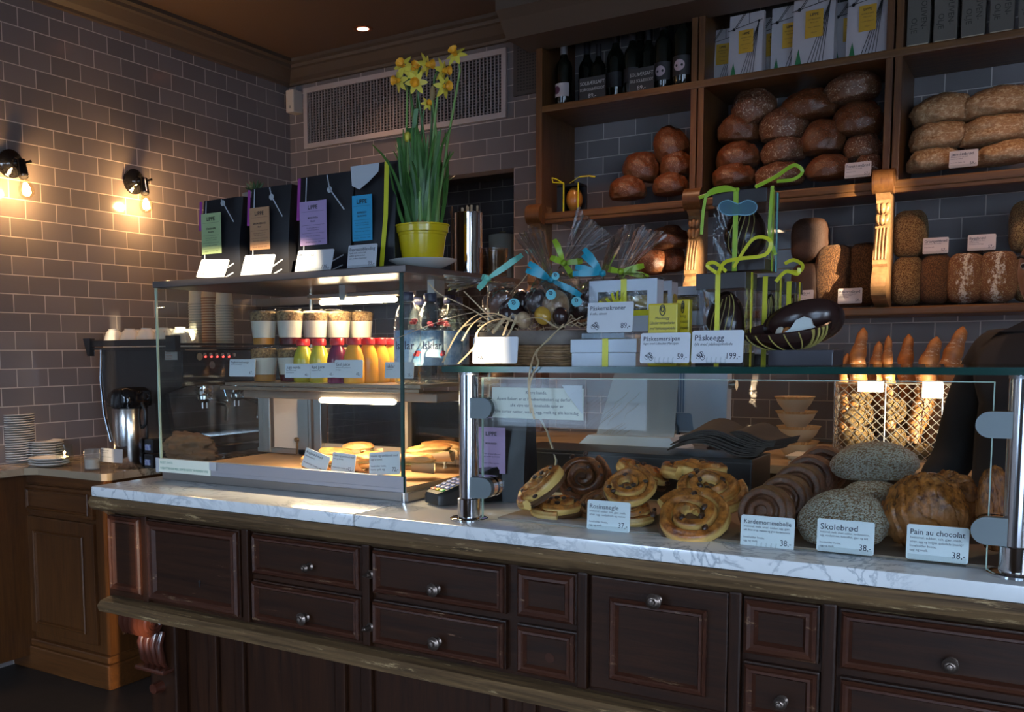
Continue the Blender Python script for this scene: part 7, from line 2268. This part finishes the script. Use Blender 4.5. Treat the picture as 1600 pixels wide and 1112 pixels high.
# second shell standing behind as raised lid
M2 = Matrix.Translation((ec.x + .020, 1.905, ec.z + .010)) @ Matrix.Rotation(radians(-12), 4, 'Y') @ Matrix.Rotation(radians(-48), 4, 'X')
g = G().ring([[(x * .92, y * .8, z) for x, y, z in r_] for r_ in half_egg(1.0)], True, False, True)
part('raised_shell', xf(g, M2), DARKCH, t, True)
for i, (px, py, r_, m_, lb) in enumerate(((1228, 519, 8, EORG, 'striped caramel candy in the chocolate bowl'), (1218, 518, 7, mat('cream_candy', (.62, .58, .48), .4), 'small cream candy at the left in the bowl'))):
    e = at(px, py, Y=1.845); q = part('candy', G().ico(e, (r_ * s * .8, r_ * s * .7, r_ * s * 1.2), 3, rot=R(0, 30, 0)), m_, None, True); tag(q, lb, 'candy')
e = at(1253, 508, Y=1.84)
pl = [(-.030, -.012), (-.020, -.006), (-.010, .010), (.004, .016), (.016, .012), (.020, .000), (.032, -.010), (.030, -.016), (.010, -.012), (.0, -.016), (-.02, -.014)]
q = part('white_candy', G().ring([[(e.x + a * .95, e.y + dy, e.z + b * .95) for a, b in pl] for dy in (-.004, .004)]), mat('white_chocolate_piece', (.66, .72, .70), .4), None, True, sharp=50)
tag(q, 'flat white animal shaped chocolate piece in the dark bowl', 'candy')
# ------------------------------------------------------------------ side counter things
SC_Z = .851


def plate_proto(r, name_='white_plate'):
    t = part(name_, G().lathe([(.001, .0035), (r * .52, .0035), (r * .56, .001), (r * .62, .001), (r * .94, .010), (r, .0125), (r * .99, .0145), (r * .9, .0125), (r * .6, .0055), (.001, .0055)], seg=48), WHITEC, None, True)
    tag(t, 'x', 'plate')
    return Proto(t)
pb, ps_ = plate_proto(.095), plate_proto(.080)
def ordinal(n):
    return str(n) + {1: 'st', 2: 'nd', 3: 'rd'}.get(n if n < 20 else n % 10, 'th')
cb = at(22, 721, Z=.851)
px_, py_ = -3.44, 2.375
c = at(22, 700, X=-3.50)
# tall stack
def stack(P_, cx_, cy_, n_, dz, what, group, z0=SC_Z):
    for k in range(n_):
        P_.place((cx_, cy_, z0 + k * dz), 'white plate in %s, %s from its top' % (what, ordinal(n_ - k)), group=group)
a = at(20, 660, X=-3.50)
stack(pb, at(20, 721, Y=2.47).x, 2.47, 20, .0100, 'the tall stack at the left edge', 'tall stack of white plates')
stack(ps_, at(70, 712, Y=2.56).x, 2.56, 8, .0105, 'the middle stack', 'middle stack of white plates')
stack(ps_, at(68, 722, Y=2.42).x, 2.445, 3, .0110, 'the low front stack', 'low front stack of white plates')
# tea light
c = at(101, 712, Y=2.50)
t = thing('tea_light_glass', 'small clear glass with a burning tea light beside the plates', 'candle', (c.x, 2.50, SC_Z))
part('glass', G().lathe([(.001, .002), (.022, .001), (.030, .006), (.036, .03), (.034, .085), (.032, .085), (.034, .03), (.028, .009), (.001, .007)], (c.x, 2.50, SC_Z), 28), GLASS, t, True)
part('candle', G().lathe([(.001, .010), (.018, .010), (.019, .026), (.0175, .026), (.001, .023)], (c.x, 2.50, SC_Z), 20), mat('tin_wax', (.65, .60, .50), .35), t, True)
part('flame', G().lathe([(.0005, .026), (.0035, .031), (.003, .037), (.0003, .046)], (c.x, 2.50, SC_Z), 10), mat('flame', (1, .7, .3), emit=(1, .55, .2), es=40), t, True)
lamp('POINT', (c.x, 2.50, SC_Z + .05), .12, (1, .6, .3), .006, name='candle_light')
# milk glass
c = at(144, 724, Y=2.45)
t = thing('milk_mug', 'ribbed glass mug half full of milk', 'mug', (c.x, 2.45, SC_Z))
part('glass', G().lathe([(.001, .001), (.030, .001), (.031, .003), (.031, .082), (.029, .082), (.0285, .006), (.001, .006)], (c.x, 2.45, SC_Z), 32), glass_mat('mug_glass', (.93, .93, .92), 2.0, .03, film=.10, filmc=(.7, .7, .68)), t, True)
part('milk', G().lathe([(.001, .007), (.028, .007), (.028, .043), (.001, .043)], (c.x, 2.45, SC_Z), 32), mat('milk', (.80, .76, .68), .3), t, True)
part('handle', G().tube([(c.x + .03, 2.45, SC_Z + .068), (c.x + .046, 2.45, SC_Z + .062), (c.x + .048, 2.45, SC_Z + .036), (c.x + .031, 2.45, SC_Z + .028)], .004, 8), GLASS, t, True)
card('info_card', 'small white information card between the milk mug and the airpot', (157, 701, 191, 722), 2.50, 'Påfyll av kaffe', ['Filterkaffe 35,-', '', 'Melk står ved siden av'], '', pm=mat('grey_white_card', (.55, .52, .50), .5), ts=.15, ls=.12, eggs=False, tilt=-4, holder=False)
# airpot
c = at(205, 700, Y=2.60)
t = thing('airpot', 'tall brushed steel pump coffee thermos with black top', 'thermos', (c.x, 2.60, SC_Z))
h_ = at(205, 634, Y=2.60).z - SC_Z; h2 = at(205, 604, Y=2.60).z - SC_Z; r_ = px2m(205, 680, 2.60) * 27
part('body', G().lathe([(.001, .0), (r_ * .96, 0), (r_, .006), (r_, h_ - .004), (r_ * .97, h_), (.001, h_)], (c.x, 2.6, SC_Z), 48), mat('airpot_steel', (.55, .52, .50), .2, 1.0, bump=.04, bscale=300, stretch=(1, 1, .05)), t, True)
g = G()
hd = [(-r_ * 1.1, 0), (-r_ * 1.16, (h2 - h_) * .35), (-r_ * .9, (h2 - h_) * .72), (-r_ * .3, (h2 - h_) * .98), (r_ * .6, h2 - h_), (r_ * 1.0, (h2 - h_) * .8), (r_ * 1.08, (h2 - h_) * .3), (r_ * 1.02, 0)]
rings = []
for i in range(9):
    a = pi * i / 8; w_ = sin(a) ** .6 if 0 < i < 8 else .05
    yy = -cos(a) * r_ * 1.02
    rings.append([(c.x + u * (w_ * .55 + .45 if w_ > .3 else w_ + .3), 2.6 + yy, SC_Z + h_ + v * (.75 + .25 * w_)) for u, v in hd])
part('pump_head', G().ring(rings), BLACKG, t, True, sharp=50)
part('head_collar', G().lathe([(r_ * 1.03, -.008), (r_ * 1.05, 0), (r_ * 1.03, .010), (r_ * .9, .012)], (c.x, 2.6, SC_Z + h_), 40, False, False), BLACKG, t, True)
part('spout', G().b2((c.x - r_ * 1.28, 2.585, SC_Z + h_ + .002), (c.x - r_ * .9, 2.615, SC_Z + h_ + .018), bev=.004), BLACKG, t, True)
part('handle', G().tube([(c.x + r_ * 1.0, 2.6, SC_Z + h_ + .015), (c.x + r_ * 1.32, 2.6, SC_Z + h_ - .02), (c.x + r_ * 1.30, 2.6, SC_Z + h_ * .72), (c.x + r_ * 1.05, 2.6, SC_Z + h_ * .66)], .007, 10), BLACKP, t, True)
# little blue white packets right of the thermos
for i, (px, py, lb) in enumerate(((238, 690, 'upper of two beside the thermos'), (238, 723, 'lower of two beside the thermos'))):
    c2 = at(px, py, Y=2.62)
    t = thing('sugar_dispenser', 'small black holder with blue white packet, %s' % lb, 'holder', (c2.x, 2.62, SC_Z + (0 if i else .06)))
    z0 = SC_Z if i else SC_Z + .060
    part('holder', G().b2((c2.x - .025, 2.60, z0), (c2.x + .025, 2.68, z0 + .055), bev=.004), BLACKP, t)
    part('packet', G().b2((c2.x - .017, 2.596, z0 + .012), (c2.x + .013, 2.600, z0 + .034)), mat('blue_white_packet', (.60, .65, .75), .5, col2=(.02, .06, .40), vscale=60), t)

# ------------------------------------------------------------------ espresso machine
mx0, mx1, my0, my1 = -3.36, -2.90, 2.72, 3.42
t = thing('espresso_machine', 'large dark steel espresso machine with glowing red buttons', 'espresso machine', (-3.13, 3.1, SC_Z))
DKS = mat('dark_machine_steel', (.055, .050, .048), .28, .7)
zt1 = 1.325
part('side_panel', G().prism([(mx0 + .02, .93), (mx1 - .06, .93), (mx1 - .10, 1.14), (mx1, 1.17), (mx1, zt1), (mx0 - .02, zt1 + .0), (mx0 - .03, 1.20)], my0, my0 + .02), DKS, t)
part('side_panel', G().prism([(mx0 + .02, .93), (mx1 - .06, .93), (mx1 - .10, 1.14), (mx1, 1.17), (mx1, zt1), (mx0 - .02, zt1 + .0), (mx0 - .03, 1.20)], my1 - .02, my1), DKS, t)
part('side_trim', G().tube([(mx0 - .022, my0 - .002, zt1), (mx0 - .034, my0 - .002, 1.20), (mx0 - .02, my0 - .002, 1.05), (mx0 + .02, my0 - .002, .93)], .005, 8), CHROME, t, True)
part('upper_body', G().b2((mx0, my0 + .02, 1.17), (mx1, my1 - .02, zt1 - .01), bev=.008), DKS, t)
part('backsplash', G().b2((mx0 + .03, my0 + .02, .95), (mx1 - .14, my1 - .02, 1.17)), mat('machine_steel', (.20, .17, .15), .25, .9), t)
part('lower_body', G().b2((mx0 + .02, my0 + .02, .89), (mx1 + .05, my1 - .02, .965), bev=.006), mat('machine_steel', (0, 0, 0)), t)
g = G()
yy = my0 + .05
while yy < my1 - .04:
    g.box((mx1 - .03, yy, .970), (.15, .007, .005), rot=R(0, 0, 25)); yy += .034
part('drip_grille', g, CHROME, t)
part('front_rail', G().tube([(mx1 + .055, my0 + .03, .93), (mx1 + .075, my0 + .15, .925), (mx1 + .075, my1 - .15, .925), (mx1 + .055, my1 - .03, .93)], .007, 8), CHROME, t, True)
for xx, yy in ((mx0 + .05, my0 + .05), (mx1 - .0, my0 + .05), (mx0 + .05, my1 - .05), (mx1 - .0, my1 - .05)):
    part('foot', G().cyl((xx, yy, SC_Z), (xx, yy, .89), .02), CHROME, t, True)
for i, yy in enumerate((my0 + .16, my0 + .35, my0 + .54)):
    gh = part('group_head', G().lathe([(.001, 0), (.034, 0), (.038, .01), (.036, .04), (.001, .05)], (mx1 - .04, yy, 1.13), 24), CHROME, t, True)
    part('portafilter', G().lathe([(.001, -.005), (.022, 0), (.034, .012), (.034, .026), (.001, .028)], (mx1 - .04, yy, 1.102), 20).tube([(mx1 - .02, yy, 1.116), (mx1 + .04, yy - .01, 1.108), (mx1 + .12, yy - .025, 1.095)], [.008, .011, .013], 10).cyl((mx1 - .04, yy - .012, 1.075), (mx1 - .04, yy - .012, 1.10), .005).cyl((mx1 - .04, yy + .012, 1.075), (mx1 - .04, yy + .012, 1.10), .005), CHROME, gh, True)
    part('steam_wand', G().tube([(mx1 - .01, yy + .08, 1.17), (mx1 + .01, yy + .085, 1.10), (mx1 + .0, yy + .085, 1.02)], .0045, 8), CHROME, t, True)
pn = part('button_panel', G().b2((mx1, my0 + .0, 1.185), (mx1 + .006, my1 - .0, 1.315), bev=.002), mat('panel_black', (.02, .02, .022), .18), t)
for i in range(6):
    p_ = at(320 + i * 9.2, 554, X=mx1 + .008)
    b_ = part('button', G().cyl((mx1 + .006, p_.y, p_.z), (mx1 + .011, p_.y, p_.z), .0075, seg=14), mat('button_chrome', (.6, .55, .5), .3, .6), pn, True)
    if i < 5:
        part('button_light', G().cyl((mx1 + .006, p_.y + .003, p_.z - .008), (mx1 + .0115, p_.y + .003, p_.z - .008), .004, seg=10), mat('red_glow', (1, .05, .04), emit=(1, .06, .05), es=4), b_, True)
p_ = at(312, 557, X=mx1 + .008)
part('round_badge', G().cyl((mx1 + .006, p_.y, p_.z), (mx1 + .010, p_.y, p_.z), .015, seg=24), mat('badge_gold', (.50, .42, .28), .4, .3), pn, True)
p_ = at(330, 570, X=mx1 + .008)
part('pressure_gauge', G().cyl((mx1 + .006, p_.y, p_.z), (mx1 + .014, p_.y, p_.z), .016, seg=24), CHROME, pn, True)
# top tray with rail
part('cup_tray', G().b2((mx0 - .05, my0 - .03, zt1 - .004), (mx1 + .005, my1, zt1 + .004)), DKS, t)
g = G().b2((mx0 - .05, my0 - .035, zt1 + .010), (mx1 + .01, my0 - .025, zt1 + .036), bev=.003).b2((mx1 + .0, my0 - .03, zt1 + .010), (mx1 + .01, my1, zt1 + .020), bev=.002)
part('tray_rail', g, DKS, t)
part('rail_corner', G().prism([(mx0 - .085, zt1 + .045), (mx0 - .040, zt1 + .045), (mx0 - .045, zt1 - .03), (mx0 - .06, zt1 - .03)], my0 - .045, my0 - .02), BLACKP, t)
part('rail_block', G().b2((mx1 - .035, my0 - .05, zt1 - .015), (mx1 + .02, my0 - .02, zt1 + .050), bev=.003), BLACKP, t)
p0 = at(267, 555, Y=my0 - .003)
stc = part('white_sticker', G().b2((p0.x - .035, my0 - .002, p0.z - .018), (p0.x + .035, my0, p0.z + .018)), mat('sticker_white', (.50, .46, .42), .5), t)
g = merge(text_geo('SERVICE', .008, p0.x - .03, p0.z + .006, .035), text_geo('Tlf 22 00 00 00', .006, p0.x - .03, p0.z - .004, .04), text_geo('Kaffemaskiner', .006, p0.x - .03, p0.z - .013, .04))
for v in g.v: v.y = my0 - .0028
part('lettering', g, mat('red_print', (.35, .02, .02), .5), stc)


def cup(r=.047, h=.078):
    t = thing('upturned_cup', 'x', 'cup')
    part('cup', G().lathe([(r, 0), (r * .99, .006), (r * .88, h * .45), (r * .66, h * .82), (r * .45, h * .94), (r * .46, h), (r * .40, h), (r * .38, h * .97), (.001, h * .97)], seg=32), WHITEC, t, True)
    part('handle', G().tube([(r * .93, 0, h * .28), (r * 1.35, 0, h * .22), (r * 1.45, 0, h * .5), (r * 1.15, 0, h * .76), (r * .72, 0, h * .78)], .0036, 8), WHITEC, t, True)
    return Proto(t)
cp = cup()
k = 0
for j, yy in enumerate((my0 + .04, my0 + .16, my0 + .28, my0 + .40)):
    for i, xx in enumerate((mx0 + .01, mx0 + .112, mx0 + .214, mx0 + .316, mx0 + .415)):
        if j >= 1 and i >= 3 or j == 3: continue
        cp.place((xx, yy, zt1 + .006), 'upturned white cup on the espresso machine, row %s from the front, %s from the left' % (['one', 'two', 'three', 'four'][j], ['first', 'second', 'third', 'fourth', 'fifth'][i]), (0, 0, radians(random.uniform(-40, 200) if i < 4 else -20)), group='upturned cups on the espresso machine')
        k += 1


def paper_cup(m, band):
    t = thing('paper_cup', 'x', 'paper cup')
    part('cup', G().lathe([(.039, 0), (.0405, .001), (.0405, .004), (.039, .005), (.030, .095), (.028, .096), (.001, .096)], seg=28, cap0=False), m, t, True)
    part('rim', G().lathe([(.039, -.001), (.0415, .001), (.0415, .004), (.039, .005)], seg=28, cap0=False, cap1=False), band, t, True)
    return Proto(t)
pw = paper_cup(mat('white_paper_cup', (.56, .54, .47), .55), mat('grey_rim', (.38, .39, .36), .5))
pbn = paper_cup(mat('brown_cup', (.50, .36, .25), .6), mat('brown_rim', (.24, .11, .055), .6))
for i, (px, P_, nm_, n_) in enumerate(((309, pw, 'left white stack', 17), (329, pbn, 'brown rimmed stack', 19), (351, pw, 'right white stack', 16))):
    c = at(px, 500, Y=3.12)
    for k in range(n_):
        P_.place((c.x, 3.12, zt1 + .007 + k * .0118), 'upturned paper cup in the %s, %s from its top' % (nm_, ordinal(n_ - k)), group='paper cups, %s' % nm_)
# cups on the hood rail above (dim)
t = thing('hanging_hood', 'dim steel shelf behind the case with cups hanging under it', 'shelf', (-2.9, 4.1, 1.55))
A = at(440, 470, Y=4.10); B = at(640, 462, Y=4.10)
part('shelf', G().b2((A.x - .5, 3.95, A.z - .02), (B.x, YB, A.z)), mat('brown_shelf', (.16, .10, .06), .4, .3), t)
part('edge', G().b2((A.x - .5, 3.94, A.z - .035), (B.x, 3.95, A.z + .005)), STEEL, t)
# ladle handle + brown cloth by the machine foot
c = at(285, 708, Y=2.55)
t = thing('brown_cloth', 'crumpled brown cloth seen through the left end of the display case', 'cloth', (c.x, 2.58, CT - .06))
part('cloth', G().ico((c.x, 2.58, CT + .0), (.12, .07, .055), 5, fn=noisy(.30, 2.2, 9, -5)), mat('brown_cloth', (.16, .09, .05), .9), t, True, sharp=80)
part('cloth_fold', G().ico((c.x + .07, 2.56, CT - .028), (.09, .05, .030), 4, fn=noisy(.30, 2.2, 19, -5)), mat('brown_cloth', (0, 0, 0)), t, True, sharp=80)

# ------------------------------------------------------------------ person behind the counter
def skin_fig(name_, verts, edges, m, parent, sub=2, root=0, smooth_=True):
    me = bpy.data.meshes.new(name_)
    me.from_pydata([v[:3] for v in verts], edges, [])
    ob = bpy.data.objects.new(name_ + '_tmp', me); COL.objects.link(ob)
    md = ob.modifiers.new('s', 'SKIN')
    for i, v in enumerate(verts):
        sv = me.skin_vertices[0].data[i]
        sv.radius = (v[3], v[4] if len(v) > 4 else v[3])
        sv.use_root = (i == root)
    sb = ob.modifiers.new('b', 'SUBSURF'); sb.levels = sub; sb.render_levels = sub
    dg = bpy.context.evaluated_depsgraph_get()
    e = ob.evaluated_get(dg)
    m2 = bpy.data.meshes.new_from_object(e)
    g = G(); g.v = [v.co.copy() for v in m2.vertices]; g.f = [tuple(p.vertices) for p in m2.polygons]
    bpy.data.objects.remove(ob); bpy.data.meshes.remove(m2)
    return g


PCX, PCY = .022, 2.66
per = thing('person', 'person in a black shirt behind the counter, cut off by the right edge', 'person', (PCX, PCY, 0))
SKINM = mat('skin', (.46, .24, .16), .5, sub=.15)
fwd = Vector((-.55, -.835, 0)); lft = Vector((-.835, .55, 0))   # facing the camera's left; lft = the person's right side, seen at the picture's left


def W_(r_, f_, z):  # r_ along lft, f_ forward
    p = Vector((PCX, PCY, 0)) + lft * r_ + fwd * f_
    return (p.x, p.y, z)
def V(r_, f_, z, a, b=None): return (*W_(r_, f_, z), a, b or a)
verts = [V(0, 0, .90, .135, .10), V(0, .0, 1.02, .125, .09), V(0, .01, 1.15, .14, .10), V(0, .01, 1.27, .15, .095), V(0, 0, 1.345, .075, .06), V(0, .01, 1.375, .050, .050), V(0, .02, 1.41, .050, .052),
         V(.10, 0, .84, .085), V(.11, .02, .48, .058), V(.11, 0, .09, .038), V(.11, .12, .035, .032, .022), V(-.10, 0, .84, .085), V(-.11, .02, .48, .058), V(-.11, 0, .09, .038), V(-.11, .12, .035, .032, .022),
         V(.165, 0, 1.285, .058), V(.225, -.01, 1.20, .050), V(.265, .0, 1.02, .040), V(.255, .10, .95, .034), V(.235, .20, .935, .026), V(.230, .24, .930, .030, .018),
         V(-.165, 0, 1.285, .058), V(-.225, -.01, 1.20, .050), V(-.265, .0, 1.02, .040), V(-.255, .10, .95, .034), V(-.235, .20, .935, .026), V(-.230, .24, .930, .030, .018)]
edges = [(0, 1), (1, 2), (2, 3), (3, 4), (4, 5), (5, 6), (0, 7), (7, 8), (8, 9), (9, 10), (0, 11), (11, 12), (12, 13), (13, 14), (3, 15), (15, 16), (16, 17), (17, 18), (18, 19), (19, 20), (3, 21), (21, 22), (22, 23), (23, 24), (24, 25), (25, 26)]
for sgn, wr in ((1, 20), (-1, 26)):
    for k, (sp, ln) in enumerate(((-.018, .075), (-.006, .085), (.007, .080), (.019, .062))):
        base_r = sgn * (.230 + sp)
        n0 = len(verts)
        verts += [V(base_r, .262, .930, .0095), V(base_r + sgn * sp * .2, .262 + ln * .5, .928, .0085), V(base_r + sgn * sp * .3, .262 + ln * .85, .918, .0080), V(base_r + sgn * sp * .3, .262 + ln, .908, .0070)]
        edges += [(wr, n0), (n0, n0 + 1), (n0 + 1, n0 + 2), (n0 + 2, n0 + 3)]
    n0 = len(verts)
    verts += [V(sgn * .205, .235, .925, .011), V(sgn * .190, .262, .920, .0095), V(sgn * .184, .285, .914, .008)]
    edges += [(wr - 0, n0), (n0, n0 + 1), (n0 + 1, n0 + 2)]
body = skin_fig('body', verts, edges, SKINM, per)
# head sculpted with brow, nose, lips and chin, joined to the neck
HC = Vector(W_(0, .035, 1.468))
Rh = Matrix((-lft, fwd, Vector((0, 0, 1)))).transposed()    # local x = person's left, y = forward, z up


def headfn(p):
    q = p.copy()
    y, x, z = p.y, p.x, p.z
    q.x *= .80 - .16 * max(0, -z) ** 1.3
    q.y *= 1.0 - (.10 if z < 0 and y < 0 else 0) * abs(z)
    q.z *= 1.18
    if y > 0:
        nose = math.exp(-(x / .16) ** 2) * math.exp(-((z + .08) / .20) ** 2); q.y += .26 * nose
        q.y += .05 * math.exp(-(x / .10) ** 2) * math.exp(-((z - .16) / .14) ** 2)
        eye = sum(math.exp(-((x - s_ * .36) / .16) ** 2) for s_ in (-1, 1)) * math.exp(-((z - .10) / .10) ** 2); q.y -= .14 * eye
        q.y += .05 * math.exp(-((z - .26) / .08) ** 2) * math.exp(-(x / .6) ** 4)
        q.y += .06 * math.exp(-(x / .26) ** 2) * (math.exp(-((z + .40) / .05) ** 2) + math.exp(-((z + .52) / .06) ** 2))
        q.y += .08 * math.exp(-(x / .3) ** 2) * math.exp(-((z + .80) / .14) ** 2)
    return q
g = G().ico((0, 0, 0), (.092, .098, .100), 5, fn=headfn)
for s_ in (-1, 1):
    g.ico((s_ * .076, -.008, -.004), (.012, .020, .032), 3, rot=R(0, 0, s_ * 15))
g.v = [HC + Rh @ v for v in g.v]
body.add(g.v, g.f)
bd = part('body', body, SKINM, per, True, sharp=85)
for s_ in (-1, 1):
    e0 = HC + Rh @ Vector((s_ * .030, .0735, .013))
    ey = part('eye', G().ico(e0, (.0115, .0115, .0105), 3), mat('eye_white', (.70, .68, .65), .2), per, True)
    part('iris', G().ico(e0 + fwd * .0075, (.0055, .0055, .0055), 2), mat('iris', (.03, .02, .015), .15), ey, True)
    part('eyebrow', G().tube([HC + Rh @ Vector((s_ * x_, y_, z_)) for x_, y_, z_ in ((.014, .094, .028), (.030, .093, .034), (.048, .078, .030))], [.003, .0038, .0018], 8), mat('eyebrow', (.05, .03, .02), .8), per, True)
part('lips', G().tube([HC + Rh @ Vector((x_, y_, -.049 - abs(x_) * .08)) for x_, y_ in ((-.024, .086), (-.012, .098), (0, .101), (.012, .098), (.024, .086))], [.002, .0052, .0058, .0052, .002], 8), mat('lips', (.36, .13, .10), .4), per, True)


def hairfn(p):
    q = headfn(p) if False else p.copy()
    q.x *= .86; q.z *= 1.20
    q = q * (1.06 + .03 * noise.noise(p * 6))
    if p.y > .25 and p.z < .55:
        q = q * .80
    if p.z < -.2: q = q * (.86)
    return q
g = G().ico((0, -.010, .012), (.095, .100, .100), 5, fn=hairfn); g.v = [HC + Rh @ v for v in g.v]
g.ico(HC + Rh @ Vector((0, -.115, .03)), (.035, .035, .035), 3)
part('hair', g, mat('brown_hair', (.10, .055, .025), .6, bump=.6, bscale=160, stretch=(1, 1, .2)), per, True, sharp=85)
# clothes: shirt follows torso and arms
sv = [V(0, 0, .84, .20, .15), V(0, .0, 1.02, .19, .14), V(0, .01, 1.15, .185, .14), V(0, .01, 1.262, .175, .115), V(0, 0, 1.335, .110, .085), V(0, .012, 1.375, .066, .062),
      V(.165, 0, 1.282, .072), V(.225, -.01, 1.20, .064), V(.268, .0, 1.02, .054), V(.258, .09, .955, .046), V(-.165, 0, 1.282, .072), V(-.225, -.01, 1.20, .064), V(-.268, .0, 1.02, .054), V(-.258, .09, .955, .046)]
se = [(0, 1), (1, 2), (2, 3), (3, 4), (4, 5), (3, 6), (6, 7), (7, 8), (8, 9), (3, 10), (10, 11), (11, 12), (12, 13)]
part('shirt', skin_fig('shirt', sv, se, None, per), mat('black_shirt', (.012, .012, .014), .8), per, True, sharp=85)
tv = [V(0, 0, .88, .145, .115), V(.10, 0, .80, .098), V(.11, .02, .48, .074), V(.11, 0, .10, .055), V(-.10, 0, .80, .098), V(-.11, .02, .48, .074), V(-.11, 0, .10, .055)]
part('trousers', skin_fig('trousers', tv, [(0, 1), (1, 2), (2, 3), (0, 4), (4, 5), (5, 6)], None, per), mat('dark_trousers', (.015, .018, .03), .85), per, True, sharp=85)
part('shoe', G().ico(W_(.11, .06, .045), (.05, .11, .045), 3), BLACKP, per, True)
part('shoe', G().ico(W_(-.11, .06, .045), (.05, .11, .045), 3), BLACKP, per, True)
